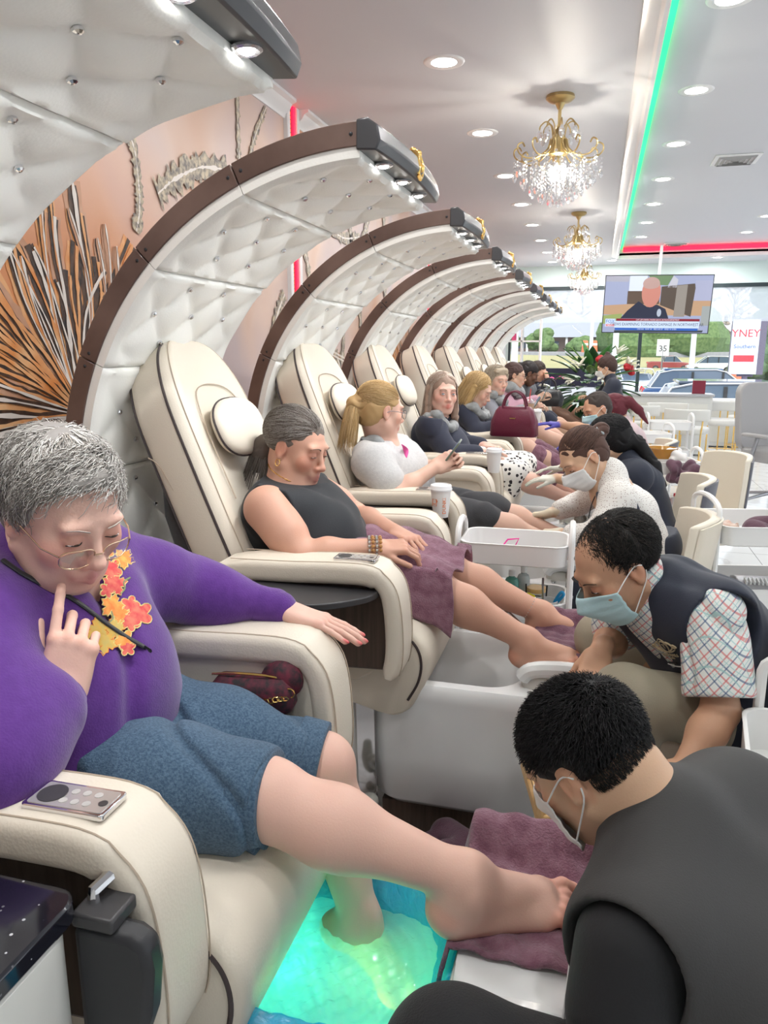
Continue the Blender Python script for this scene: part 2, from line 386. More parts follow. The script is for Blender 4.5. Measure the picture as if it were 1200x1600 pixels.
for y in (-3, -.2, 3, 6.2, 9.4, 12.9): w.box((XR, y, .5), (XR+.12, y+.6, 2.5))
struct(w.build('wall_right', M_white, smooth=False))
w = MB(); w.box((XW-.1, YB, 0), (XR+.1, YB+.12, .62)); w.box((XW-.1, YB, 2.52), (XR+.1, YB+.12, ZC)); w.box((XW-.1, YB, .6), (XW+.25, YB+.12, 2.6))
struct(w.build('wall_back', mat('teal_white_wall', (.66, .78, .75), .5), smooth=False))
M_frame = mat('dark_window_frame', (.03, .045, .05), .35)
xm = [-1.53, .63, 2.85, 5.1]
for i in range(3):
    f = MB(); a, b = xm[i], xm[i+1]
    for lo, hi in (((a, .62), (a+.035, 2.52)), ((b-.02, .62), (b, 2.52)), ((a, .60), (b, .66)), ((a, 2.46), (b, 2.52))): f.box((lo[0], YB+.0, lo[1]), (hi[0], YB+.08, hi[1]))
    fr = struct(f.build('window_%d' % (i+1), M_frame, smooth=False)); MB().box((a+.03, YB+.03, .66), (b-.02, YB+.036, 2.46)).build('pane', M_glass, fr, smooth=False)
    MB().box((a+.03, YB+.022, 1.93), (b-.02, YB+.026, 2.46)).build('frosted_film', filmmat(), fr, smooth=False)
tr = MB()
prof = [(0, 0), (0, -.09), (.012, -.09), (.02, -.07), (.045, -.05), (.06, -.025), (.085, -.015), (.085, 0)]
def mould(a, b, out):
    """crown moulding run from a to b under the ceiling, stepping out of the wall along out"""
    return MB().loft([[Vector(p)+Vector(out)*o+Vector((0, 0, z)) for o, z in prof] for p in (a, b)])
LED_Y = [4.36, 8.0, 11.8]
ys = [YF]+[v for y in LED_Y for v in (y-.09, y+.09)]+[YB]
n = 1
for i in range(0, len(ys), 2):
    struct(mould((XW, ys[i], ZC), (XW, ys[i+1], ZC), (1, 0, 0)).build('trim_%d' % n, M_trim)); n += 1
def tray_m(a, b, out): # moulding that lips below the tray edge
    pr = [(-.10, 0), (-.10, -.012), (-.07, -.03), (-.035, -.035), (-.02, -.05), (0, -.05), (0, .03), (-.02, .03), (-.02, 0)]
    return MB().loft([[Vector(p)+Vector(out)*o+Vector((0, 0, z)) for o, z in pr] for p in (a, b)])
struct(tray_m((TX0, YF, ZC), (TX0, TY1+.0, ZC), (1, 0, 0)).build('trim_%d' % n, M_trim)); n += 1
struct(tray_m((TX0, TY1, ZC), (TX1, TY1, ZC), (0, -1, 0)).build('trim_%d' % n, M_trim)); n += 1
tag(MB().box((TX0+.005, YF, ZT-.03), (TX0+.05, TY1, ZT-.008)).build('led_strip', M_green, smooth=False), 'long green glowing LED strip along the left edge of the ceiling tray', 'LED strip')
tag(MB().box((TX0+.06, TY1-.03, ZT-.07), (TX1, TY1-.006, ZT-.012)).build('led_strip', M_red, smooth=False), 'red glowing LED strip along the far edge of the ceiling tray', 'LED strip')
lb = ['red and orange vertical LED strip on mural wall behind the two nearest arches', 'red vertical LED strip on mural wall between the middle arches', 'red vertical LED strip on mural wall near the windows']
for y, l in zip(LED_Y, lb):
    t = thing('wall_led_strip', l, 'LED strip', (XW, y, 0))
    MB().box((0, -.09, .1), (.03, -.05, ZC)).box((0, .05, .1), (.03, .09, ZC)).build('side_trim', M_trim, t, bevel=.004)
    MB().box((0, -.05, .1), (.006, .05, ZC)).build('backing', M_black, t, smooth=False)
    MB().box((.006, .02, .1), (.02, .045, ZC)).build('red_tube', M_red, t, smooth=False)
    m = MB()
    for k in range(120): m.box((.006, -.045, .12+k*.0225), (.014, -.012, .136+k*.0225))
    tag(m.build('orange_diodes', M_orange, t, smooth=False), kind='stuff')
# ---------------------------------------------------------------- mural (a printed wall covering in panels)
def mural_base():
    m = bpy.data.materials.new('mural_print'); m.use_nodes = True; t = m.node_tree; p = t.nodes['Principled BSDF']; L = t.links.new
    tc = t.nodes.new('ShaderNodeTexCoord')
    n = t.nodes.new('ShaderNodeTexNoise'); n.inputs['Scale'].default_value = .9; n.inputs['Detail'].default_value = 2; n.inputs['Distortion'].default_value = .8
    r = t.nodes.new('ShaderNodeValToRGB'); e = r.color_ramp.elements; e[0].position = .36; e[0].color = (.60, .50, .50, 1); e[1].position = .66; e[1].color = (.66, .36, .20, 1)
    k = e.new(.50); k.color = (.72, .54, .45, 1)
    # orange heart of the flower, round its centre
    vm = t.nodes.new('ShaderNodeVectorMath'); vm.operation = 'SUBTRACT'; vm.inputs[1].default_value = (XW, 2.2, 1.3); ln = t.nodes.new('ShaderNodeVectorMath'); ln.operation = 'LENGTH'
    mr = t.nodes.new('ShaderNodeMapRange'); mr.inputs[1].default_value = .25; mr.inputs[2].default_value = 1.25; mr.inputs[3].default_value = 1; mr.inputs[4].default_value = 0
    mx = t.nodes.new('ShaderNodeMix'); mx.data_type = 'RGBA'; mx.inputs[7].default_value = (.70, .24, .06, 1)
    L(tc.outputs['Object'], n.inputs[0]); L(n.outputs[0], r.inputs[0]); L(tc.outputs['Object'], vm.inputs[0]); L(vm.outputs[0], ln.inputs[0]); L(ln.outputs['Value'], mr.inputs[0])
    L(mr.outputs[0], mx.inputs[0]); L(r.outputs[0], mx.inputs[6]); L(mx.outputs[2], p.inputs['Base Color']); p.inputs['Roughness'].default_value = .4
    return m
M_mural = mural_base()
M_ink = mat('mural_black_ink', (.03, .022, .02), .4, noise=(30, (.14, .07, .04), .7)); M_mwhite = mat('mural_white_ink', (.82, .76, .70), .4); M_mor = mat('mural_orange', (.75, .27, .07), .4, noise=(9, (.85, .5, .25), 1)); M_mtan = mat('mural_tan', (.50, .24, .13), .4, noise=(7, (.65, .38, .25), 1))
M_crack = mat('mural_crackle', (.16, .14, .13), .4, noise=(45, (.62, .52, .36), 1, 6))
def mural(y0, y1, label, flower=None, outlines=()):
    m = MB(); m.box((XW, y0, .12), (XW+.004, y1, ZC-.085)); x = XW+.005
    def clampy(P): return [p for p in P if y0+.01 < p.y < y1-.01 and p.z < ZC-.1]
    def ribbon(P, w, mi, dx, jag=0):
        P = [Vector(p) for p in P]
        P = clampy(P)
        if len(P) < 2: return
        m.cur = mi; L_, R_ = [], []
        for i, p in enumerate(P):
            t = (P[min(i+1, len(P)-1)]-P[max(i-1, 0)]).normalized(); nn = Vector((0, -t.z, t.y)); ww = w[i*len(w)//len(P)] if isinstance(w, list) else w
            ww *= 1+jag*random.uniform(-1, 1); L_.append(Vector((x+dx, p.y, p.z))+nn*ww); R_.append(Vector((x+dx, p.y, p.z))-nn*ww*(1+jag*random.uniform(-.5, .5)))
        b = len(L_); m.add(L_+R_, [(i, i+1, b+i+1, b+i) for i in range(b-1)])
    random.seed(5)
    if flower:
        cy, cz, sc = flower; lv = 0
        for k in range(64):
            a = math.radians(random.uniform(48, 262)); ln = sc*random.uniform(.45, 1.0)*(1.15 if a > 2 else .9); wd = random.uniform(.009, .021)*sc
            bend = random.uniform(-.25, .25); P = []
            for i in range(22):
                t = i/21; aa = a+bend*t*t+.03*math.sin(7*t+k); P.append(Vector((x, cy+ln*t*math.cos(aa), cz+ln*t*math.sin(aa))))
            lv += .00002
            wl = [wd*(.35+.9*min(1, j/8)) for j in range(22)]
            mi = random.choice([3, 3, 4])
            ribbon(P, [q*1.9 for q in wl], mi, lv, .1); ribbon([p+Vector((0, -.7*wd, .6*wd)) for p in P], [q*.45 for q in wl], 1, lv+.002, .35); ribbon([p+Vector((0, .3*wd, -.2*wd)) for p in P], [q*.30 for q in wl], 3 if k % 3 else 2, lv+.004, .5); ribbon([p+Vector((0, .9*wd, -.7*wd)) for p in P], [q*.3 for q in wl], 1, lv+.003, .4)
        for (u, v, r) in [(60, 300, 1), (103, 325, 1), (160, 350, .9), (148, 372, .9), (178, 385, .8), (30, 400, .9)]:
            tip = at(u, v, X=x); P = []
            for i in range(26):
                t = i/25; base = V(x, cy-.02, cz+.05); q = base*(1-t)+tip*t; q[1] += .10*math.sin(t*3.1)*(1 if u > 100 else -.4); P.append(Vector(q))
            tan = r < .95; w_ = [(.010*sc+.012*max(0, (j-17)/8))*math.sqrt(max(.03, 1-max(0, (j-21)/4.2)**2)) for j in range(26)]
            lv += .0001
            ribbon(P, [q*1.5 for q in w_], 4 if tan else 3, lv, .05); ribbon(P, w_, 4 if u in (160, 178) else 1, lv+.002, .15); ribbon(P, [q*.62 for q in w_], 3 if u in (60, 30) else 4, lv+.003, .1); ribbon([p+Vector((0, .004, .002)) for p in P], [q*.26 for q in w_], 2, lv+.005, .5)
    for o in outlines:
        P = catmull([Vector((x, *q)) for q in o[0]], 14); ribbon(P, o[1], 5, .006, .45); ribbon(P, o[1]*.12, 2, .0065, .9)
    return tag(m.build('wall_mural', [M_mural, M_ink, M_mwhite, M_mor, M_mtan, M_crack], smooth=False), label, 'mural')
def pz(*uv): return [tuple(at(u, v, X=XW)[1:]) for u, v in uv]
mural(-1.5, 4.27, 'orange flower mural with black and white stamens behind the nearest arches', (2.33, 1.27, 1.0),
      [(pz((185, 185), (205, 230), (213, 290), (214, 330), (209, 362)), .026), (pz((243, 303), (270, 280), (310, 262), (352, 266)), .05), (pz((318, 124), (348, 128), (366, 145), (369, 200), (371, 250)), .02), (pz((388, 245), (395, 215), (408, 180), (420, 152)), .02),
       (pz((205, 188), (222, 168), (236, 158)), .03), (pz((315, 550), (325, 525), (345, 480)), .03), (pz((385, 640), (405, 590), (428, 500), (442, 460)), .04), (pz((425, 383), (440, 392)), .03)])
def petals(y0, seed):
    rs = random.Random(seed); out = []
    for k in range(5):
        y, z = y0+rs.uniform(.2, 3.2), rs.uniform(.9, 1.8); a = rs.uniform(.6, 2.2); P = [(y, z)]
        for j in range(5): a += rs.uniform(-.5, .5); y += .28*math.cos(a); z += .28*math.sin(a); P.append((y, z))
        out.append((P, .035))
    return out
mural(4.45, 7.91, 'pale pink and orange petal mural between the red LED strips', (7.2, 1.0, .9), petals(4.3, 3)+[(pz((480, 345), (510, 355), (535, 372), (560, 370)), .035), (pz((472, 385), (478, 410), (482, 440)), .03)])
mural(8.09, 11.71, 'pale petal mural behind the farther arches', (9.9, 1.0, .9), petals(8.2, 9))
mural(11.89, 13.4, 'narrow petal mural panel beside the windows', None, petals(12, 4))
# ---------------------------------------------------------------- ceiling fittings
def downlight(x, y, z, label, grp, power=LAMP):
    t = thing('downlight', label, 'ceiling light', (x, y, z), 0, grp)
    MB().lathe([(.062, 0), (.062, -.004), (.088, -.007), (.098, -.003), (.1, 0)], n=32).build('trim_ring', M_trim, t)
    MB().lathe([(0, -.003), (.062, -.003), (.062, 0), (0, 0)], n=28).build('lens', M_lamp, t)
    l = bpy.data.lights.new('lamp', 'AREA'); l.shape = 'DISK'; l.size = .11; l.energy = power; l.color = (1, .985, .97); o = bpy.data.objects.new('lamp', l); COL.objects.link(o); o.parent = t; o.location = (0, 0, -.012)
    return t
G1 = 'round downlights in the row above the pedicure chairs'; G2 = 'round downlights in the left row inside the ceiling tray'; G3 = 'round downlights in the right row inside the ceiling tray'
wh = ['nearest', 'second', 'third', 'fourth', 'fifth', 'sixth', 'seventh', 'eighth', 'ninth', 'tenth']
for i in range(-3, 8): downlight(-.8, 3.94+1.27*i, ZC, '%s visible downlight in the row left of the chandeliers' % wh[i] if i >= 0 else '%s downlight of the ceiling row above the nearest chair, out past the top edge' % wh[i+3], G1)
for i in range(-3, 8): downlight(.455, 3.9+1.22*i, ZT, '%s downlight beside the green strip inside the ceiling tray' % wh[i+1] if i >= -1 else '%s downlight beside the green strip, above the viewer' % wh[i+3], G2)
for i in range(-2, 4): downlight(1.74, 12.4-1.25*i if i >= 0 else 3.5+2.2*(i+2), ZT, '%s from the red strip in the right row of tray downlights' % wh[i] if i >= 0 else '%s downlight of the right tray row, beyond the right edge' % wh[i+2], G3)
for y in (0, 2.5, 5): downlight(3.3, y, ZT, '%s downlight in the outer tray row beyond the right edge' % wh[int(y/2.5)], 'round downlights in the outer tray row')
for x, l in ((.1, 'left'), (1.05, 'right')): downlight(x*1.6-.05, 12.85, ZC, '%s small downlight above the television' % l, 'small downlights above the television', 12)
def vent(u, v, l):
    p = at(u, v, Z=ZT); t = thing('ceiling_vent', l, 'vent', tuple(p))
    m = MB(); m.box((-.17, -.17, -.012), (.17, .17, 0)).build('frame', M_trim, t, bevel=.005)
    m = MB()
    for k, s in enumerate((.14, .105, .07, .035)):
        for a in range(4):
            q = Matrix.Rotation(a*R90, 3, 'Z'); m.add([q @ Vector(p_) for p_ in [(-s, s, -.014), (s, s, -.014), (s-.014, s-.014, -.026), (-s+.014, s-.014, -.026)]], [(0, 1, 2, 3)])
    m.build('louvres', mat('vent_grey', (.35, .35, .35), .5), t, smooth=False)
vent(1150, 248, 'square ceiling air vent beside the tray downlights, nearer the viewer'); vent(1056, 381, 'square ceiling air vent at the far end of the tray near the red strip')
def chandelier(p, l):
    t = thing('chandelier', l, 'chandelier', tuple(p), 0, 'crystal chandeliers')
    MB().lathe([(0, 0), (.075, 0), (.078, -.015), (.06, -.03), (.028, -.04), (.02, -.055), (.012, -.07), (0, -.07)]).build('ceiling_rose', M_brass, t)
    MB().lathe([(0, -.06), (.009, -.06), (.009, -.16), (.02, -.17), (.035, -.2), (.04, -.22), (.055, -.3), (.035, -.31), (.02, -.36), (.0, -.36)], n=20).build('stem', M_brass, t)
    for k in range(12):
        a = 2*math.pi*k/12; cs, sn = math.cos(a), math.sin(a)
        P = catmull([(r*cs, r*sn, z) for r, z in [(.045, -.22), (.06, -.27), (.12, -.315), (.19, -.325), (.235, -.30), (.24, -.265), (.215, -.25), (.20, -.27)]], 5)
        MB().tube(P, .0045, 6).build('arm', M_brass, t)
    for k in range(8):
        a = 2*math.pi*k/8+.2; cs, sn = math.cos(a), math.sin(a); MB().tube(catmull([(r*cs, r*sn, z) for r, z in [(.03, -.25), (.04, -.16), (.07, -.13), (.1, -.15), (.105, -.17)]], 5), .004, 6).build('scroll', M_brass, t)
        MB().ell((.105*cs, .105*sn, -.205), (.017, .017, .034), 8, 6).build('crystal_drop', M_crystal, t)
    rows = [(.235, 12, 5, -.33), (.19, 16, 6, -.345), (.14, 12, 8, -.35), (.09, 10, 9, -.36), (.04, 6, 10, -.36)]
    for r, n_, q, z0 in rows:
        for k in range(n_):
            a = 2*math.pi*k/n_+r*9; m = MB(); x, y = r*math.cos(a), r*math.sin(a); z = z0
            for j in range(q-2): m.ell((x, y, z), (.0085, .0085, .010), 6, 4); z -= .021
            m.ell((x, y, z-.016), (.013, .013, .026), 7, 5); m.build('crystal_strand', M_crystal, t, smooth=False)
    m = MB()
    for k in range(3): a = 2*math.pi*k/3; m.ell((.035*math.cos(a), .035*math.sin(a), -.40), (.014, .014, .03), 10, 8)
    m.build('bulb', mat('bulb_glow', (1, 1, 1), .4, emit=(1, .9, .75), estr=40), t)
    l_ = bpy.data.lights.new('bulb_light', 'POINT'); l_.energy = 12; l_.shadow_soft_size = .02; l_.color = (1, .92, .8); o = bpy.data.objects.new('bulb_light', l_); COL.objects.link(o); o.parent = t; o.location = (0, 0, -.375)
chandelier((-.284, 4.6, ZC), 'nearest and largest gold chandelier with hanging crystal strands'); chandelier((-.28, 8.35, ZC), 'middle of the three gold crystal chandeliers'); chandelier((-.28, 12.16, ZC), 'farthest gold crystal chandelier, beside the television')
# ---------------------------------------------------------------- outside the windows
GZ = -1.0
M_asph = mat('asphalt', (.36, .37, .38), .9, noise=(3, (.42, .42, .43), 1)); M_grass = mat('dry_grass', (.44, .38, .20), .95, noise=(2, (.36, .36, .17), 1)); M_bush = mat('hedge_green', (.09, .16, .06), .9, noise=(2.5, (.18, .27, .11), 1), bump=(3, 1)); M_tree = mat('conifer_green', (.07, .14, .08), .9, noise=(3, (.14, .22, .10), 1))
struct(MB().box((-60, YB+.3, GZ-.1), (80, 200, GZ)).build('ground_outside', M_asph, smooth=False))
tag(MB().grid(lambda u, v: (-50+u*115, 58+v*66, GZ+.03+2.0*max(0, v-.25)+.3*math.sin(u*9)*v), 30, 10).build('grass_bank', M_grass), 'dry yellow grass bank across the road', 'grass', kind='stuff')
tag(MB().box((-60, 126, 0), (80, 136, 1.02)).build('upper_road', M_asph, smooth=False), 'grey road above the grass bank', 'road')
random.seed(11)
def blob(name, x, y, z, r, h, m, label, cat, grp=None, n=26, seed=0):
    rs = random.Random(seed); k = MB()
    for i in range(n):
        a, q = rs.uniform(0, 6.28), rs.random()**.5; zz = rs.random(); s = r*rs.uniform(.25, .45)
        k.ell((x+r*.7*q*math.cos(a)*(1-.5*zz), y+r*.7*q*math.sin(a)*(1-.5*zz), z+h*(.12+.8*zz)), (s, s, s*.8), 8, 6)
    return tag(k.build(name, m, smooth=False), label, cat, grp)
b = thing('office_building', 'low grey office building with long roof across the road', 'building', (-20, 150, .6))
MB().box((-18, 0, 0), (34, 14, 3)).build('wall', mat('bld_brown', (.36, .27, .24), .8), b, smooth=False)
MB().add([(-21, -3, 3), (37, -3, 3), (37, 17, 3), (-21, 17, 3), (-15, 7, 7), (31, 7, 7)], [(0, 1, 5, 4), (1, 2, 5), (2, 3, 4, 5), (3, 0, 4), (0, 3, 2, 1)]).build('roof', mat('bld_roof', (.36, .38, .42), .8), b, smooth=False)
for k in range(14): MB().box((-15+3.6*k, -2.6, 0), (-14.6+3.6*k, -2.2, 3)).build('porch_post', M_white, b, smooth=False)
for k in range(8): MB().box((-14+6*k, -.1, 1), (-11.5+6*k, 0, 2.3)).build('window', mat('far_glass', (.2, .24, .3), .2), b, smooth=False)
for i, (x, r, h) in enumerate([(-16, 3, 3.2), (-10, 3.4, 3.6), (-3, 3, 2.2), (2, 3.2, 2.1), (8, 2.8, 2), (14, 3, 2.2)]): blob('hedge', x, 138, .9, r, h, M_bush, '%s rounded green bush from the left in front of the office building' % wh[i].replace('nearest', 'first'), 'bush', 'bushes by the office building', 22, i)
M_aut = [mat('autumn_%d' % i, c_, .9, noise=(.8, c2, 1)) for i, (c_, c2) in enumerate([((.42, .30, .2), (.5, .42, .3)), ((.46, .36, .28), (.36, .38, .24)), ((.38, .36, .32), (.52, .44, .36)), ((.44, .28, .2), (.4, .36, .3))])]
def bare_tree(x, y, h, i, label):
    t = thing('bare_tree', label, 'tree', (x, y, GZ), 0, 'pale autumn trees on the skyline'); rs = random.Random(i); m = MB(); m.tube([(0, 0, 0), (.2, 0, h*.4), (0, .2, h*.8)], [.35, .25, .08], 6)
    for k in range(30):
        z = h*rs.uniform(.25, .8); a = rs.uniform(0, 6.28); l = h*rs.uniform(.2, .4); m.tube([(0, 0, z), (l*.6*math.cos(a), l*.6*math.sin(a), z+l*.5), (l*math.cos(a), l*math.sin(a), z+l)], [.12, .06, .02], 4)
    m.build('trunk', mat('bark', (.25, .2, .17), .9), t, smooth=False); k = MB()
    for j in range(60):
        a, q, zz = rs.uniform(0, 6.28), rs.random()**.5, rs.random(); s = rs.uniform(.25, .75); R_ = h*.36*math.sin(min(3, .5+zz*2.4)); k.ell((R_*q*math.cos(a), R_*q*math.sin(a), h*(.35+.65*zz)), (s, s, s*.6), 5, 4)
    k.build('foliage', M_aut[i % 4], t, smooth=False)
tw = ['far left', 'left of the lamp post', 'behind the lamp post', 'left of the television', 'behind the television', 'right of the television', 'beyond the road sign', 'far right', 'farthest right', 'at the right edge']
for i, x in enumerate([-32, -22, -13, -4, 8, 16, 25, 34, 44, 54]): bare_tree(x, 165+(i*37 % 11), 20+(i*5 % 6), i, 'pale leafy autumn tree on the skyline, '+tw[i])
for i, (x, y, r, h) in enumerate([(13.2, 62, 4.2, 7.5), (17, 64, 3.8, 6.0)]): blob('juniper_tree', x, y, GZ, r, h, M_tree, 'spreading green juniper %s the road sign' % ('beside' if i == 0 else 'farther right of'), 'tree', None, 60, 40+i)
blob('juniper_tree', 9, 134, 0, 12, 6, M_bush, 'dark green thicket behind the parked pickup', 'tree', None, 50, 3)
def car(x, y, rz, col, label, kind='suv', name='car'):
    t = thing(name, label, 'car', (x, y, GZ), rz); paint = mat('paint_%s' % label[:14], col, .18, coat=.8)
    H = {'suv': 1.0, 'sedan': .82, 'pickup': 1.02}[kind]
    side = [(-2.35, .35), (-2.4, .75), (-2.3, 1.02*H), (-1.9, 1.10*H), (1.05, 1.06*H), (1.9, .98*H), (2.35, .82*H), (2.42, .5), (2.35, .32)]
    body = [[(px, s*.92, pz_) for px, pz_ in side] for s in (-1, 1)]; m = MB(); m.prism([(px, 0, pz_) for px, pz_ in side], (0, -.92, 0), (0, .92, 0)); m.build('body', paint, t, bevel=.08, seg=3)
    roof = [(-2.1, 1.05), (-1.75, 1.62), (-1.3, 1.72), (.2, 1.74), (.55, 1.66), (1.35, 1.05)] if kind == 'suv' else [(-1.7, 1.0), (-1.1, 1.4), (-.2, 1.45), (.35, 1.4), (1.3, .95)] if kind == 'sedan' else [(-.7, 1.05), (-.5, 1.65), (.6, 1.72), (1.3, 1.05)]
    m = MB(); m.loft([[(px, s*w_, pz_*H if kind == 'sedan' else pz_) for px, pz_ in roof] for s, w_ in ((-1, .86), (1, .86))]); cabin = m.build('cabin', mat('car_glass', (.10, .14, .2), .06, spec=.9), t, bevel=.05)
    m = MB(); m.box((-1.6 if kind != 'pickup' else -.5, -.78, roof[2][1]-.02 if kind != 'pickup' else 1.66), (.45, .78, max(p[1] for p in roof)+.035)); m.build('roof', paint, t, bevel=.03)
    for s in (-1, 1):
        f = MB(); inner = [(px, s*.872, pz_) for px, pz_ in roof]
        f.tube(inner, .028, 6); f.tube([(roof[0][0], s*.9, 1.06), (roof[-1][0], s*.9, 1.05)], .02, 6); f.build('window_trim', M_chrome, t)
        for px in (-.6, .45): MB().box((px-.04, s*.875-.02, 1.04), (px+.04, s*.875+.02, 1.66 if kind != 'sedan' else 1.2)).build('pillar', M_black, t, smooth=False)
        for px in (-1.45, 1.5):
            w_ = MB().lathe([(0, -.11), (.26, -.11), (.34, -.09), (.35, 0), (.34, .09), (.26, .11), (0, .11)], (px, s*.84, .35), 20, (0, 1, 0)).build('wheel', M_black, t); MB().lathe([(0, -.115), (.2, -.115), (.2, .115), (0, .115)], (px, s*.845, .35), 12, (0, 1, 0)).build('hub', M_steel, w_)
        MB().ell((2.3, s*.68, .72*H), (.1, .18, .09), 10, 6).build('headlight', mat('lampglass', (.85, .88, .9), .1), t); MB().ell((-2.3, s*.75, .9*H), (.08, .12, .16), 10, 6).build('tail_light', mat('taillamp', (.5, .02, .02), .2), t)
    return t
car(3.4, 19.6, 0, (.045, .065, .11), 'dark blue-grey estate car parked right outside the window', 'suv')
car(4.0, 31.5, 0, (.04, .09, .22), 'blue car parked behind the dark estate car', 'suv')
car(1.9, 44, -1.4, (.75, .79, .82), 'white saloon car facing the window left of the mullion', 'sedan')
car(1.2, 52, -1.4, (.72, .75, .78), 'second white saloon parked behind the first one', 'sedan')
car(11.2, 86, math.pi, (.82, .84, .86), 'white sport utility car on the road beyond', 'suv')
car(7.6, 92, 0, (.30, .06, .06), 'dark red pickup truck on the road beyond', 'pickup', 'pickup_truck')
car(-22, 132, 0, (.55, .58, .62), 'silver car parked by the office building', 'suv')
car(10.5, 34, 0, (.62, .72, .78), 'pale grey car at the right edge of the car park', 'suv')
for (x, y, h, r, l) in [(-6.3, 60, 13, .28, 'tall white street pole in front of the grass bank'), (1.4, 75, 14, .3, 'utility pole beside the television'), (6.3, 58, 9, .2, 'pale pole behind the television'), (-.7, 66, 16, .16, 'thin utility pole with crossarm')]:
    t = thing('street_pole', l, 'pole', (x, y, GZ)); MB().cyl((0, 0, 0), (0, 0, h), r, r*.7, 10).build('pole', mat('pole_pale', (.72, .74, .76), .6), t)
    if r < .2: MB().box((-1.2, -.1, h-1.6), (1.2, .1, h-1.4)).build('crossarm', M_white, t)
t = thing('road_sign', 'tall plaza sign with red and blue lettering on a dark post', 'sign', (6.75, 40, GZ), 0)
MB().tube([(0, 0, 0), (0, 0, 1.2)], .13, 8).box((-.35, -.1, 1.2), (.35, .1, 1.3)).build('post', mat('sign_post', (.12, .10, .16), .5), t)
MB().box((-.75, -.16, 1.3), (.75, .16, 3.9)).build('cabinet', mat('sign_post', (.12, .10, .16), .5), t, smooth=False)
MB().box((-.75, -.2, 1.32), (.45, -.16, 3.86)).build('face', mat('sign_face', (.75, .82, .92), .5), t, smooth=False)
text('lettering', 'YNEY', .5, (-.15, -.21, 3.2), (R90, 0, 0), mat('sign_red', (.7, .06, .08), .5), t); text('lettering', 'Southern', .26, (-.15, -.21, 2.6), (R90, 0, 0), mat('sign_blue', (.08, .14, .5), .5), t)
MB().box((-.6, -.215, 1.9), (.3, -.2, 2.2)).build('red_panel', mat('sign_red', (.7, .06, .08), .5), t, smooth=False)
for i, (x, y) in enumerate([(-2.1, 118), (-.8, 119), (8.2, 52)]):
    t = thing('traffic_barrel', ['orange and white traffic barrel by the far hedge', 'smaller orange and white barrel right of the first', 'orange and white barrel at the foot of the plaza sign'][i], 'traffic barrel', (x, y, 1.0 if y > 100 else GZ))
    MB().lathe([(0, 0), (.5, 0), (.4, 1.6), (.3, 1.7), (0, 1.7)], n=14).build('drum', mat('barrel_orange', (.85, .2, .1), .5), t); MB().lathe([(.47, .4), (.475, .4), (.455, .7), (.45, .7)], n=14).lathe([(.44, 1.0), (.445, 1.0), (.425, 1.3), (.42, 1.3)], n=14).build('reflective_band', M_white, t)
f = thing('fence', 'pale blue-white low wall across the car park', 'fence', (7, 27.5, GZ)); MB().box((-2.5, 0, 0), (7, .1, 1.05)).build('panel', mat('pale_fence', (.68, .78, .86), .5), f, smooth=False)
for k in range(4): MB().box((-2.5+3*k, -.1, 0), (-2.3+3*k, .2, 1.15)).build('post', M_white, f, smooth=False)
t = thing('speed_sign', 'small white speed limit sign by the road', 'sign', (5.2, 70, GZ)); MB().cyl((0, 0, 0), (0, 0, 2.6), .06, n=8).build('post', M_steel, t); MB().box((-.5, -.05, 1.9), (.5, 0, 3.3)).build('plate', M_white, t, smooth=False); text('lettering', '35', .7, (0, -.06, 2.5), (R90, 0, 0), M_black, t)
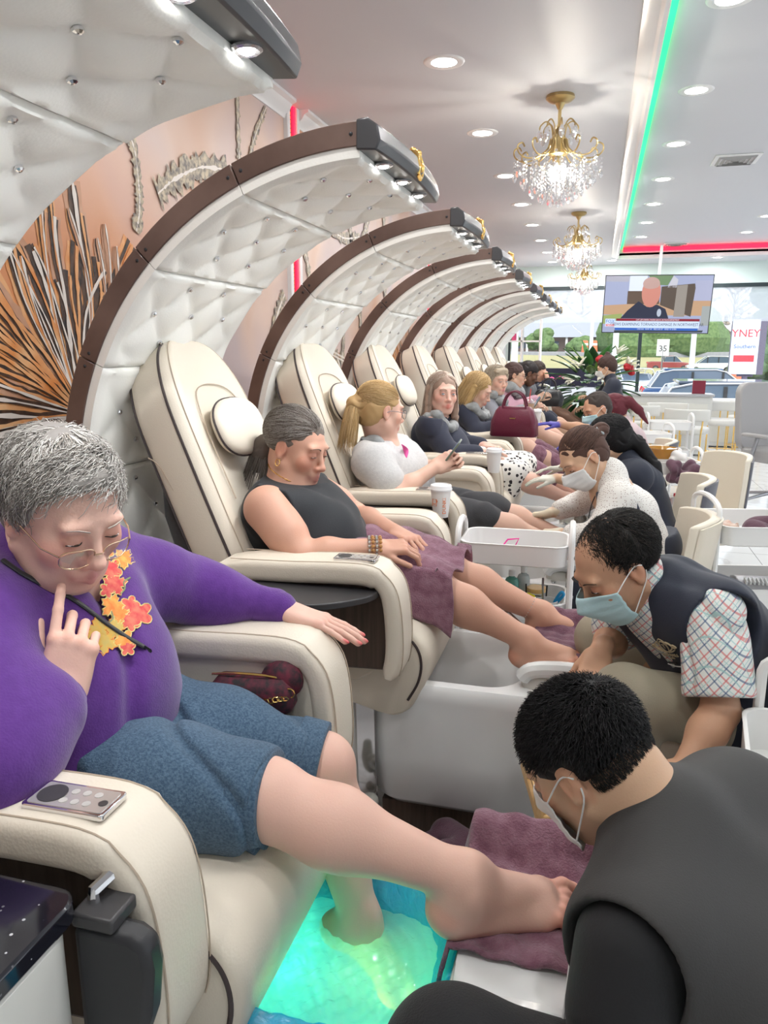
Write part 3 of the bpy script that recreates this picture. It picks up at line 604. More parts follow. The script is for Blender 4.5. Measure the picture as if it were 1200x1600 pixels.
# ---------------------------------------------------------------- padded arches
AX, AZ, AR = -.55, 1.08, .95
def arch_pt(s, r):
    """s: arc length from the tip down the back; r: radius (or inset)"""
    a = math.radians(92)+s/AR
    if a < math.pi: return Vector((AX+r*math.cos(a), 0, AZ+r*math.sin(a)))
    return Vector((AX-r, 0, AZ-(a-math.pi)*AR))
SEG = AR*math.radians(21)
cuts = [0, SEG, 2*SEG, 3*SEG, 4*SEG]+[4*SEG+.33*k for k in (1, 2, 3)]
def make_arch(label):
    t = thing('padded_arch', label, 'salon arch', (-1.0, 0, 0), 0, 'tufted white leather arches over the pedicure chairs'); O = Vector((1.0, 0, 0))
    for i in range(7):
        s0, s1 = cuts[i], cuts[i+1]; n = 10 if i < 4 else 2
        m = MB(); R_ = []
        for k in range(n+1):
            s = s0+.0015+(s1-s0-.003)*k/n
            R_.append([arch_pt(s, AR)+O+Vector((0, -.35, 0)), arch_pt(s, AR)+O+Vector((0, .35, 0)), arch_pt(s, AR-.055)+O+Vector((0, .35, 0)), arch_pt(s, AR-.055)+O+Vector((0, -.35, 0))])
        rim = m.loft(R_).build('rim_segment', M_rim, t, ang=30, bevel=.002, seg=1)
        for s in (s0+.02, s1-.02): MB().ell(arch_pt(s, AR-.027)+O+Vector((0, -.35, 0)), (.005, .003, .005), 8, 5).build('screw', M_black, rim)
        nu, nv = 26, 44; m = MB(); P = []
        w0 = .345
        def hgt(u, v):
            y = (v-.5)*2*w0; s = u*(s1-s0)
            a = .105; p = (s/a+y/a)*.5+.25; q = (s/a-y/a)*.5+.25
            h = .021*(abs(math.sin(math.pi*p))*abs(math.sin(math.pi*q)))**.42
            e = min(min(u, 1-u)*(s1-s0)/.05, (w0-abs(y))/.085, 1); e = max(e, 0)
            rnd = min(min(u, 1-u)*(s1-s0), w0-abs(y)); drop = -.012*max(0, 1-rnd/.012)**2
            return (h*e+(1-e)*.02)+drop
        for a in range(nu+1):
            row = []
            for b in range(nv+1):
                u, v = a/nu, b/nv; s = s0+.001+(s1-s0-.002)*u; row.append(arch_pt(s, AR-.06-hgt(u, v)-.012)+O+Vector((0, (v-.5)*2*w0, 0)))
            P.append(row)
        vs_ = [p for r in P for p in r]; w = nv+1; fs = [(a*w+b, (a+1)*w+b, (a+1)*w+b+1, a*w+b+1) for a in range(nu) for b in range(nv)]
        # back edge strip so that the pad has thickness
        b0 = len(vs_); ring = [(a, 0) for a in range(nu+1)]+[(nu, b) for b in range(1, nv+1)]+[(a, nv) for a in range(nu-1, -1, -1)]+[(0, b) for b in range(nv-1, 0, -1)]
        for a, b in ring: s = s0+.001+(s1-s0-.002)*a/nu; vs_.append(arch_pt(s, AR-.054)+O+Vector((0, (b/nv-.5)*2*w0, 0)))
        for k in range(len(ring)):
            a, b = ring[k]; c_, d = ring[(k+1) % len(ring)]; fs.append((a*w+b, c_*w+d, b0+(k+1) % len(ring), b0+k))
        m.add(vs_, fs); pan = m.build('tufted_panel', M_tuft, t, ang=50)
        a = .105; L_ = s1-s0
        for ip in range(-6, 8):
            for iq in range(-6, 8):
                p, q = ip-.25, iq-.25; s = (p+q)*a; y = (p-q)*a
                if .05 < s < L_-.045 and abs(y) < w0-.075:
                    c_ = arch_pt(s0+s, AR-.078)+O+Vector((0, y, 0)); nn = (arch_pt(s0+s, AR-.1)-arch_pt(s0+s, AR-.05)).normalized()
                    MB().lathe([(.006, -.004), (.0095, 0), (.0085, .004), (.004, .007), (0, .0075)], c_, 8, nn).build('crystal_stud', M_chrome, pan, smooth=False)
    # light bar at the tip
    def sec(y):
        b = .022*(1-(y/.35)**2); return [Vector((x+1.0, y, z)) for x, z in [(-.588, 2.034), (-.560+b*.3, 2.036), (-.535+b, 2.018), (-.528+b, 1.985), (-.538+b*.7, 1.962), (-.589, 1.966)]]
    m = MB().loft([sec(-.352+.704*k/14) for k in range(15)]).build('light_bar', mat('light_bar_grey', (.075, .075, .08), .3, .35), t, bevel=.004, ang=30)
    for y in (-.2, 0, .2):
        s = MB().lathe([(.015, .002), (.026, .0), (.026, -.004), (.021, -.007), (.015, -.003)], (.437, y, 1.963), 22, (-.08, 0, 1)).build('spot_ring', mat('spot_ring', (.55, .55, .57), .25, .8), m); MB().ell((.437, y, 1.959), (.014, .014, .006), 12, 6).build('spot_lens', M_spot, s)
    m = MB()
    for a in range(-2, 3): z = 1.995+.012*a
    m.tube([(0.486, -.02, 1.975), (0.489, -.024, 2.0), (0.482, -.018, 2.025), (0.472, -.008, 2.034)], .007, 8).tube([(0.486, .02, 1.975), (0.489, .024, 2.0), (0.482, .018, 2.025), (0.472, .008, 2.034)], .007, 8)
    m.ell((0.482, 0, 2.03), (.011, .012, .012), 10, 8).ell((0.492, 0, 1.995), (.008, .009, .014), 10, 8).tube([(0.487, -.02, 1.975), (0.489, 0, 1.965), (0.487, .02, 1.975)], .006, 8).ell((0.467, 0, 2.042), (.01, .008, .008), 8, 6)
    m.build('gold_emblem', M_gold, t)
    l = bpy.data.lights.new('spot_light', 'AREA'); l.shape = 'RECTANGLE'; l.size = .5; l.size_y = .04; l.energy = 1.7; l.spread = math.radians(110); l.color = (.95, .98, 1); o = bpy.data.objects.new('spot_light', l); COL.objects.link(o); o.parent = t; o.location = (.462, 0, 1.935); o.rotation_euler = (.55, 0, R90)
    return t
al = ['nearest arch, cut off by the top left corner of the photo', 'arch over the woman in the black sleeveless top', 'third arch from the viewer, over the woman with the ponytail', 'fourth arch, over the woman in navy with the grey scarf', 'fifth arch from the viewer', 'sixth arch from the viewer', 'third arch from the window end', 'second arch from the window end', 'last arch, closest to the windows']
arch = make_arch('tufted white leather '+al[0])
for i in range(9):
    o = arch if i == 0 else copy_tree(arch); o.location = (-1.0, 1.01+1.2*i, 0); o['label'] = 'tufted white leather '+al[i]
# ---------------------------------------------------------------- pedicure chairs
def superring(c, ey, en, hw, ht, n=40, p=3.2):
    out = []
    for k in range(n):
        a = 2*math.pi*k/n; ca, sa = math.cos(a), math.sin(a)
        out.append(c+ey*(hw*math.copysign(abs(ca)**(2/p), ca))+en*(ht*math.copysign(abs(sa)**(2/p), sa)))
    return out
BB, BT = Vector((-.96, 0, .60)), Vector((-1.305, 0, 1.42)); BA = (BT-BB).normalized(); BN = Vector((BA.z, 0, -BA.x)); EY = Vector((0, 1, 0))
M_panel = mat('wood_recess', (.05, .036, .03), .4)
def cushion_loft(rings, name, m, par, ang=60): return MB().loft(rings).build(name, m, par, ang=ang)
M_remote = mat('remote_silver', (.62, .6, .57), .25, .6); M_shell = mat('shell_black', (.03, .03, .032), .5)
def make_chair(tray_down=False):
    t = thing('pedicure_chair', 'x', 'pedicure chair', (-.9, 0, 0), 0, 'cream leather pedicure chairs along the mural wall'); O = Vector((.9, 0, 0))
    L_ = (BT-BB).length+.06
    rings = []; side = []
    for k in range(27):
        if k < 12: l = L_*.74*k/11; w = .25+.008*math.sin(k/11*3); th = .106
        else:
            ph_ = (k-11)/15*R90; l = L_*.74+L_*.30*math.sin(ph_); w = .25*max(.04, math.cos(ph_)**.72); th = .106*max(.18, math.cos(ph_)**.35)
        c_ = BB+BA*l+O; rg = superring(c_, EY, BN, w, th, 44, 3.8)
        # scoop the front between the wings
        out = []
        for p in rg:
            y = p.y/max(w, .01); f = (p-c_).dot(BN)/th
            if f > .6 and abs(y) < .8 and l > .12: p = p-BN*(.035*(1-(y/.8)**2)*min(1, w/.2)*min(1, (l-.12)/.2))
            out.append(p)
        rings.append(out)
    bk = cushion_loft(rings, 'backrest', M_cream, t, 70)
    n = 44
    def seam(k0, off=.0015):
        P = []
        for r in rings: c_ = sum(r, Vector())/len(r); d = (r[k0]-c_); P.append(r[k0]+d.normalized()*off)
        km = (n//2-k0) % n; Q = []
        for r in rings: c_ = sum(r, Vector())/len(r); d = (r[km]-c_); Q.append(r[km]+d.normalized()*off)
        return P+Q[::-1]
    for k0 in (2, 41): MB().tube(catmull(seam(k0), 2), .0042, 6).build('piping', M_pipe, bk)
    MB().tube(catmull(seam(5), 2), .0016, 5).build('stitching', M_stitch, bk)
    # side stitched inset line and front inset loop
    P = []
    for k in range(40):
        a = math.pi*k/39; l = L_*.70+.20*math.sin(a) if 0 else None
    lp = [(.45, -.155), (.6, -.158), (.72, -.145), (.80, -.10), (.825, 0), (.80, .10), (.72, .145), (.6, .158), (.45, .155)]
    MB().tube(catmull([BB+BA*l+BN*(.074+.035*(abs(y)/.2)**2)+EY*y+O for l, y in lp], 6), .0022, 5).build('stitching', M_stitch, bk)
    MB().tube(catmull([rings[i][22]*0+BB+O+BA*l+BN*nn+EY*-.253 for i, l, nn in [(0, .1, .0), (0, .3, -.012), (0, .5, -.03), (0, .62, -.045), (0, .66, -.07)]], 6), .002, 5).build('stitching', M_stitch, bk)
    # rear shell
    sh = [superring(BB+BA*l+O-BN*.085, EY, BN, w, th, 28, 3) for l, w, th in [(-.05, .25, .06), (.1, .255, .075), (.3, .255, .07), (.48, .24, .055), (.58, .2, .03)]]
    cushion_loft(sh, 'rear_shell', M_shell, t)
    # pillow
    pc = BB+BA*.66+BN*.125+O; pr = []
    for k in range(15):
        a = -R90+math.pi*k/14; pr.append(superring(pc+BN*(.034*math.sin(a)), EY, BA, max(.004, .152*math.cos(a)**.45), max(.004, .096*math.cos(a)**.45), 36, 2.5))
    pl = cushion_loft(pr, 'pillow', M_cream, t)
    MB().tube([p+BN*0 for p in superring(pc, EY, BA, .1525, .0965, 48, 2.5)], .0035, 6, closed=True).build('piping', M_pipe, pl)
    # seat
    prof = [(-.98, .60), (-.96, .70), (-.85, .725), (-.65, .735), (-.5, .73), (-.44, .70), (-.415, .645), (-.425, .57), (-.46, .49), (-.5, .455), (-.56, .455), (-.75, .5), (-.95, .52)]
    cc = [Vector((x, 0, z)) for x, z in prof]; cm = Vector((-.68, 0, .60)); rg = []
    for y, s in [(-.262, .93), (-.255, .975), (-.235, 1), (-.1, 1.005), (.1, 1.005), (.235, 1), (.255, .975), (.262, .93)]: rg.append([cm+(p-cm)*s+EY*y+O for p in catmull(cc+[cc[0]], 4)[:-1]])
    se = cushion_loft(rg, 'seat', M_cream, t, 75)
    pp = [Vector((x, y, z))+O for x, y, z in [(-.9, -.262, .71), (-.6, -.262, .716), (-.5, -.262, .71), (-.455, -.262, .68), (-.437, -.262, .63), (-.445, -.262, .57), (-.475, -.262, .51)]]
    MB().tube(catmull(pp, 6), .0042, 6).build('piping', M_pipe, se); MB().tube(catmull([Vector((p.x, -p.y, p.z)) for p in pp], 6), .0042, 6).build('piping', M_pipe, se)
    MB().box((-.06, -.21, .40), (.35, .21, .50)).build('seat_frame', M_shell, t, bevel=.01)
    for s in (-1, 1):
        a = MB(); ou = [(-.98, .875), (-.55, .885), (-.513, .87), (-.503, .8), (-.497, .70), (-.503, .645), (-.525, .63), (-.7, .622), (-.93, .63), (-.985, .70)]
        arm = a.prism([Vector((x, 0, z))+O for x, z in ou], (0, s*.275, 0), (0, s*.345, 0)).build('arm_panel', M_wood, t, bevel=.008)
        path = catmull([Vector(p) for p in [(-1.0, 0, .895), (-.8, 0, .90), (-.64, 0, .908), (-.555, 0, .905), (-.513, 0, .875), (-.496, 0, .82), (-.489, 0, .73), (-.492, 0, .665), (-.505, 0, .62)]], 4); rg = []
        for i, p in enumerate(path):
            tg = (path[min(i+1, len(path)-1)]-path[max(i-1, 0)]).normalized(); nn = Vector((-tg.z, 0, tg.x)); f = min(1, .5+i*.25, .55+(len(path)-1-i)*.2)
            w = .066 if p.x < -.54 else .062; hh = .031 if p.x < -.54 else .026
            rg.append([p+EY*(s*.316+q[0])+nn*q[1]*f+O for q in rrect(2*w, 2*hh, .02, 4)])
        pad = cushion_loft(rg, 'armrest', M_cream, t, 60)
        q = [p+EY*(s*.316-s*0.0)+O for p in path]; 
        for e in (-1, 1):
            P = []
            for i, p in enumerate(path[1:-2], 1):
                tg = (path[i+1]-path[i-1]).normalized(); nn = Vector((-tg.z, 0, tg.x)); P.append(p+O+EY*(s*.316+e*.052)+nn*(.0305 if p.x < -.54 else .0258))
            MB().tube(P, .0014, 4).build('stitching', M_stitch, pad)
        ip = MB().prism([Vector((x, 0, z))+O for x, z in [(-.97, .88), (-.53, .89), (-.51, .86), (-.495, .70), (-.505, .64), (-.62, .56), (-.95, .56)]], (0, s*.262, 0), (0, s*.28, 0)).build('inner_panel', M_cream, t, bevel=.006)
    # control panel on the near armrest
    r = MB(); r.prism([Vector((x, y, 0)) for x, y in rrect(.118, .056, .006)], (0, 0, 0), (0, 0, .008)); rc = r.build('control_panel', M_chrome, t, bevel=.0015, loc=(.293, -.325, .938)); rc.rotation_euler = (0, math.radians(-1), 0)
    MB().prism([Vector((x, y, 0)) for x, y in rrect(.108, .046, .004)], (0, 0, .008), (0, 0, .0088)).build('face_plate', M_remote, rc, smooth=False)
    MB().lathe([(.008, .0088), (.019, .0088), (.019, .0098), (.008, .0098)], (-.032, 0, 0), 28).build('dial', M_dark, rc)
    for i in range(3):
        for j in range(2): MB().cyl((-.005+i*.017+(0 if j else -.004), -.010+.02*j, .0088), (-.005+i*.017+(0 if j else -.004), -.010+.02*j, .0095), .0055, n=12).build('button', mat('button_grey', (.5, .48, .46), .4), rc)
    MB().lathe([(.0045, .0088), (.006, .0088), (.006, .0096), (.0045, .0096)], (.045, -.004, 0), 14).build('button', M_dark, rc)
    if not tray_down:
        o = [(.0, -.36), (.34, -.345), (.365, -.36), (.35, -.42), (.28, -.49), (.20, -.52), (.10, -.50), (.03, -.45), (.0, -.40)]
        tr_ = MB().prism([Vector((x, y, 0)) for x, y in catmull([Vector((a, b, 0)) for a, b in o], 4) and [(p.x, p.y) for p in catmull([Vector((a, b, 0)) for a, b in o], 4)]], (0, 0, .848), (0, 0, .866)).build('side_tray', M_dark, t, bevel=.004)
        MB().box((-.06, -.36, .72), (.0, -.345, .87)).build('latch_plate', M_shell, t, bevel=.004); MB().tube([(-.045, -.365, .765), (-.015, -.365, .765), (-.015, -.365, .835), (-.045, -.365, .835)], .005, 8, closed=True).build('latch', M_chrome, t)
    else:
        o = [(.0, 0), (.15, .0), (.19, -.012), (.20, -.05), (.185, -.12), (.15, -.175), (.10, -.20), (.05, -.20), (0, -.19)]
        tr_ = MB().prism([Vector((.50*x+.355, 0, z*.88+.855)) for x, z in o], (0, -.425, 0), (0, -.39, 0)).build('side_tray', M_black, t, bevel=.01)
        MB().box((.355, -.425, .853), (.41, -.375, .872)).build('tray_bracket', M_dark, t, bevel=.004); MB().tube([(.37, -.40, .87), (.37, -.40, .885), (.38, -.36, .892)], .008, 8).build('hinge_pin', M_chrome, t)
    # base cabinet and chrome trim
    MB().loft([[Vector((x+.0, y, z)) for x, y in rrect(.60, 2*h, .05, 5, -.02)] for z, h in [(.12, .205), (.3, .235), (.5, .235), (.55, .23)]]).build('base_cabinet', mat('base_white', (.72, .71, .69), .2, noise=(4, (.66, .65, .63), 1)), t)
    return t
def make_tub(lit=False):
    t = thing('pedicure_tub', 'x', 'foot spa tub', (-.9, 0, 0), 0, 'white acrylic pedicure tubs in front of the chairs')
    def ring(x0, x1, h, z, r=.09): return [Vector((x, y, z)) for x, y in rrect(x1-x0, 2*h, min(r, h-.01), 7, (x0+x1)/2)]
    m = MB(); m.loft([ring(.30, .97, .17, .12), ring(.29, .98, .20, .15), ring(.28, .99, .225, .30), ring(.275, .995, .235, .47), ring(.27, 1.0, .243, .50), ring(.27, 1.0, .245, .535), ring(.275, .995, .235, .55), ring(.30, .735, .205, .552, .10), ring(.31, .725, .19, .53, .1), ring(.33, .70, .165, .33, .09), ring(.36, .66, .12, .27, .08)])
    hull = m.build('hull', mat('lit_acrylic', (.86, .88, .86), .15, coat=.4) if lit else M_tub, t, ang=50)
    MB().box((.32, -.165, .0), (.98, .165, .12)).build('plinth', M_wood, t, bevel=.004)
    MB().loft([[Vector((x, y, z)) for x, y in rrect(w, 2*h, .045, 5, cx)] for z, w, h, cx in [(.53, .23, .185, .85), (.565, .23, .19, .85), (.585, .22, .18, .85)]]).build('footrest_body', mat('cream_acrylic', (.74, .71, .66), .25), t, ang=50)
    for s in (-1, 1):
        P = catmull([Vector(p) for p in [(.74, s*.165, .575), (.765, s*.175, .605), (.83, s*.18, .618), (.90, s*.18, .618), (.955, s*.165, .60), (.965, s*.14, .575)]], 5); MB().tube(P, [.015]+[.024]*(len(P)-2)+[.015], 10).build('footrest_roll', M_tub, t)
        g = MB(); g.lathe([(.026, 0), (.032, 0), (.033, .003), (.026, .004)], (.85, s*.192, .578), 26, (0, s, 0)); gr = g.build('grille', mat('grille_bronze', (.25, .2, .16), .3, .8), t)
        MB().lathe([(0, .001), (.026, .001), (.026, .002), (0, .002)], (.85, s*.192, .578), 26, (0, s, 0)).build('grille_back', M_black, gr)
        k = MB()
        for a in range(3):
            d = Vector((math.cos(a*math.pi/3+.5), 0, math.sin(a*math.pi/3+.5))); e = Vector((-d.z, 0, d.x))
            for f in (-1, 0, 1): k.tube([Vector((.85, s*.1955, .578))-d*.022+e*.009*f, Vector((.85, s*.1955, .578))+d*.022+e*.009*f], .0015, 4)
        k.build('grille_bars', M_remote, gr)
    MB().loft([[Vector((x, y, z)) for x, y in rrect(.21, 2*h, .04, 5, .85)] for z, h in [(.583, .155), (.60, .15), (.606, .13)]]).build('footrest_pad', M_tub, t, ang=50)
    for s in (-1, 1): MB().loft([[Vector((x, s*y, z)) for y, z in [(.215, .12), (.237, .3), (.247, .47), (.25, .53), (.235, .562), (.19, .565), (.19, .555), (.228, .552), (.243, .53), (.240, .47), (.228, .3), (.205, .12)]] for x in (.263, .318)]).build('chrome_trim', M_chrome, t, ang=40)
    MB().cyl((.68, -.24, .556), (.68, -.24, .562), .012, n=14).build('tub_button', M_chrome, t, loc=(.09, .02, -.004))
    MB().tube([(.70, .15, .54), (.70, .15, .62), (.66, .14, .66), (.61, .12, .65)], .009, 8).build('spout', M_chrome, t) if not lit else None
    return t
CY = [1.045, 2.22, 3.3, 4.42, 5.55, 6.7, 7.8, 8.9, 10.0]; CDX = [.0, 0, .0, 0, 0, 0, 0, 0, 0]; CRZ = [0, 0, -.06, -.02, 0, 0, 0, 0, 0]
who = ['woman in the purple sweatshirt', 'woman in the black sleeveless top', 'woman with the blonde ponytail and glasses', 'woman in the leopard-spot skirt', 'blonde woman with the burgundy handbag beside her', 'older woman in the grey sweater', 'woman in the pink striped sweater', 'woman in the dark grey top', 'person farthest along the row']
ch0 = make_chair(True); ch1 = make_chair(False); tb0 = make_tub(True); tb1 = make_tub(False)
CH = []
for i in range(9):
    c_ = ch0 if i == 0 else ch1 if i == 1 else copy_tree(ch1); c_.location = (-.9+CDX[i], CY[i], 0); c_.rotation_euler.z = CRZ[i]; c_['label'] = 'cream leather pedicure chair seating the '+who[i]; CH.append(c_)
    b = tb0 if i == 0 else tb1 if i == 1 else copy_tree(tb1); b.location = (-.9, CY[i], 0); b['label'] = ('white foot spa tub filled with glowing green water and lined in blue plastic' if i == 0 else 'white foot spa tub in front of the '+who[i])
# ---------------------------------------------------------------- lined tub with glowing water
T0 = V(0, CY[0], 0)
def liner_fn():
    rs = random.Random(4); ph = [rs.uniform(0, 6.28) for _ in range(12)]
    def f(u, v):
        a = 2*math.pi*u; x0, x1, h = .285, .735, .215; cx = (x0+x1)/2
        # profile: from outside skirt over the rim down into the basin
        pts = [(1.16, .46), (1.15, .52), (1.09, .566), (.98, .568), (.88, .52), (.78, .45), (.74, .34), (.5, .285), (0, .275)]
        s = v*(len(pts)-1); i = min(int(s), len(pts)-2); t = s-i; k = pts[i][0]*(1-t)+pts[i+1][0]*t; z = pts[i][1]*(1-t)+pts[i+1][1]*t
        c_, s_ = math.cos(a), math.sin(a); p = 4.0; rr = (abs(c_)**p+abs(s_)**p)**(-1/p)
        cr = sum(math.sin((7+5*j)*a+ph[j]+v*(3+j)) for j in range(7))/7
        cr2 = sum(math.sin((11+7*j)*a-ph[j]+v*(9+2*j)) for j in range(6))/6
        k += .03*cr*min(1, k)+.012*cr2; z += .010*cr2*(1 if k > .2 else .3)+.006*cr
        x = cx-.9+.0+.225*k*rr*c_; y = CY[0]+h*k*rr*s_
        if x > -.905+.735+.02 and z > .52: z = max(z, .575); x = min(x, -.13)
        return (x, y, z)
    return f
def bag_mat():
    m = bpy.data.materials.new('blue_film'); m.use_nodes = True; t = m.node_tree; t.nodes.clear(); L = t.links.new
    o = t.nodes.new('ShaderNodeOutputMaterial'); a = t.nodes.new('ShaderNodeBsdfTransparent'); a.inputs[0].default_value = (.35, .85, 1, 1)
    b = t.nodes.new('ShaderNodeBsdfTranslucent'); b.inputs[0].default_value = (.08, .70, 1, 1); d = t.nodes.new('ShaderNodeBsdfDiffuse'); d.inputs[0].default_value = (.04, .58, .92, 1)
    g = t.nodes.new('ShaderNodeBsdfGlossy'); g.inputs[1].default_value = .12; n = t.nodes.new('ShaderNodeTexNoise'); n.inputs['Scale'].default_value = 26; n.inputs['Detail'].default_value = 5; n.inputs['Distortion'].default_value = 2
    bm_ = t.nodes.new('ShaderNodeBump'); bm_.inputs['Strength'].default_value = .9; bm_.inputs['Distance'].default_value = .012; L(n.outputs[0], bm_.inputs['Height'])
    tc = t.nodes.new('ShaderNodeTexCoord'); L(tc.outputs['Object'], n.inputs[0])
    for q in (b, d, g): L(bm_.outputs[0], q.inputs['Normal'])
    m1 = t.nodes.new('ShaderNodeMixShader'); m2 = t.nodes.new('ShaderNodeMixShader'); m3 = t.nodes.new('ShaderNodeMixShader'); m1.inputs[0].default_value = .5; m2.inputs[0].default_value = .62; m3.inputs[0].default_value = .13
    L(b.outputs[0], m1.inputs[1]); L(d.outputs[0], m1.inputs[2]); L(a.outputs[0], m2.inputs[1]); L(m1.outputs[0], m2.inputs[2]); L(m2.outputs[0], m3.inputs[1]); L(g.outputs[0], m3.inputs[2]); L(m3.outputs[0], o.inputs[0]); return m
M_bag = bag_mat()
tag(MB().grid(liner_fn(), 150, 60).build('tub_liner', M_bag, ang=180), 'crinkled blue plastic liner draped over the rim of the green-lit tub', 'plastic liner')
def water_mat():
    m = bpy.data.materials.new('foot_bath_water'); m.use_nodes = True; t = m.node_tree; t.nodes.clear(); L = t.links.new
    o = t.nodes.new('ShaderNodeOutputMaterial'); a = t.nodes.new('ShaderNodeBsdfTransparent'); a.inputs[0].default_value = (.75, 1, .92, 1)
    d = t.nodes.new('ShaderNodeBsdfTranslucent'); d.inputs[0].default_value = (.55, .85, .75, 1); d2 = t.nodes.new('ShaderNodeBsdfDiffuse'); d2.inputs[0].default_value = (.55, .76, .70, 1)
    g = t.nodes.new('ShaderNodeBsdfGlossy'); g.inputs[1].default_value = .03; n = t.nodes.new('ShaderNodeTexNoise'); n.inputs['Scale'].default_value = 22; n.inputs['Detail'].default_value = 4; n.inputs['Distortion'].default_value = 1.2
    b = t.nodes.new('ShaderNodeBump'); b.inputs['Strength'].default_value = .6; b.inputs['Distance'].default_value = .012; tc = t.nodes.new('ShaderNodeTexCoord'); L(tc.outputs['Object'], n.inputs[0]); L(n.outputs[0], b.inputs['Height']); L(b.outputs[0], g.inputs['Normal'])
    m0 = t.nodes.new('ShaderNodeMixShader'); m1 = t.nodes.new('ShaderNodeMixShader'); m2 = t.nodes.new('ShaderNodeMixShader'); m0.inputs[0].default_value = .4; m1.inputs[0].default_value = .5; f = t.nodes.new('ShaderNodeFresnel'); f.inputs[0].default_value = 1.5
    L(b.outputs[0], f.inputs['Normal']); L(d.outputs[0], m0.inputs[1]); L(d2.outputs[0], m0.inputs[2]); L(a.outputs[0], m1.inputs[1]); L(m0.outputs[0], m1.inputs[2]); L(f.outputs[0], m2.inputs[0]); L(m1.outputs[0], m2.inputs[1]); L(g.outputs[0], m2.inputs[2]); L(m2.outputs[0], o.inputs[0]); return m
w = MB(); ring = [(x-.9, y+CY[0]) for x, y in rrect(.43, .37, .09, 8, .518)]
def wf(u, v): a = 2*math.pi*u; c_, s_ = math.cos(a), math.sin(a); rr = (abs(c_)**4+abs(s_)**4)**-.25; return (-.39+.185*v*rr*c_, CY[0]+.172*v*rr*s_, .445+.003*math.sin(40*v*c_+3)*math.sin(31*v*s_))
tag(w.grid(wf, 90, 40).build('foot_bath_water', water_mat(), ang=180), 'rippling green foot bath water inside the lined tub', 'water')
for i, (x, y, c_, e) in enumerate([(-.50, .93, (.16, 1, .50), 2.2), (-.50, 1.14, (.2, 1, .55), 2.2), (-.33, 1.05, (.55, 1, .2), 3.0), (-.24, 1.12, (.35, 1, .35), 2.2), (-.27, .92, (.1, .8, .8), 1.6)]):
    l = bpy.data.lights.new('tub_led_light', 'POINT'); l.energy = e*.085; l.color = c_; l.shadow_soft_size = .03; o = bpy.data.objects.new('tub_led_light', l); COL.objects.link(o); o.parent = tb0; o.location = (x+.9, y-CY[0], .34)
# ---------------------------------------------------------------- people
def frame(f, up=(0, 0, 1)):
    """columns: right, forward, up"""
    f = nrm(f); u = V(*up); r = nrm(np.cross(f, u)); u = np.cross(r, f); return np.stack([r, f, u], 1)
def lerp(a, b, t): return np.asarray(a)*(1-t)+np.asarray(b)*t
SK = {'fair': (.70, .44, .34), 'pink': (.74, .46, .37), 'tan': (.55, .31, .20), 'asian': (.62, .39, .26), 'olive': (.60, .38, .27), 'dark': (.13, .065, .04), 'ruddy': (.52, .26, .17)}
M_skin = mat('skin', (.8, .6, .5), .48, spec=.35, sss=.10, vcol=True, bump=(300, .06))
def head_prims(c, R, s, skin, o):
    """prims of a head at c with frame R (right, forward, up) and size s (1 = 0.225 m high)"""
    w = lambda x, y, z: V(*c)+R@(V(x, y, z)*s); col = V(*skin); P = []
    lip = o.get('lip', col*V(.86, .46, .46)); f = o.get('fem', 1); full = o.get('full', 1.0)
    P.append(ellp(w(0, -.016, .036), V(.0745, .094, .080)*s, R, .02*s))
    P.append(ellp(w(0, .022, -.012), V(.061*full, .066, .085)*s, R, .03*s))
    P.append(ellp(w(0, .030, -.060), V(.050*full, .050, .045)*s, R, .03*s))
    P.append(ellp(w(0, .066, -.094), V(.024*full, .020, .017)*s, R, .028*s))
    for q in (-1, 1):
        P.append(cap(w(q*.057*full, .0, -.052), w(q*.022*full, .056, -.094), .017*s, .015*s, .028*s))
        P.append(ellp(w(q*.040, .062, -.022), V(.021, .018, .019)*s*full, R, .03*s, col*V(1.03, .90, .88)))
        P.append(ellp(w(q*.029, .080, .028), V(.021, .010, .008)*s, R, .02*s))
    for q in (-1, 1): P.append(ellp(w(q*.032, .100, .006), V(.018, .013, .0115)*s, R, .014*s, sub=True))
    for q in (-1, 1): P.append(ellp(w(q*.0315, .0795, .005), V(.0148, .0128, .0125)*s, R, .004*s, col*V(.90, .76, .74)))
    nl = o.get('nose', 1.0)
    P.append(cap(w(0, .087, .014), w(0, .108+.006*(nl-1), -.028), .0065*s, .0098*s*nl, .014*s)); P.append(ellp(w(0, .109, -.030), V(.011, .010, .0095)*s*nl, R, .008*s, col*V(1.02, .86, .84)))
    for q in (-1, 1): P.append(ellp(w(q*.0125*nl, .098, -.034), V(.0075, .009, .007)*s*nl, R, .007*s, col*V(1, .86, .84)))
    P.append(ellp(w(0, .084, -.060), V(.026, .016, .020)*s, R, .02*s))
    for q in (-1, 1):
        P.append(cap(w(0, .101, -.0585), w(q*.022, .088, -.0635), .0056*s, .0026*s, .004*s, lip)); P.append(cap(w(0, .099, -.070), w(q*.021, .088, -.0650), .0066*s, .0030*s, .004*s, lip))
        P.append(cap(w(0, .108, -.0645), w(q*.022, .094, -.0650), .0012*s, .0008*s, .002*s, sub=True))
    for q in (-1, 1):
        P.append(ellp(w(q*.0765, -.008, -.002), V(.0085, .019, .031)*s, R, .006*s, col*V(1.0, .86, .84))); P.append(ellp(w(q*.085, -.002, .002), V(.006, .010, .019)*s, R, .006*s, sub=True)); P.append(ellp(w(q*.078, -.004, -.028), V(.006, .009, .009)*s, R, .006*s))
    if o.get('jowl'):
        for q in (-1, 1): P.append(ellp(w(q*.038, .035, -.088), V(.022, .03, .02)*s, R, .03*s))
        P.append(ellp(w(0, .03, -.108), V(.035, .04, .02)*s, R, .03*s))
    return P
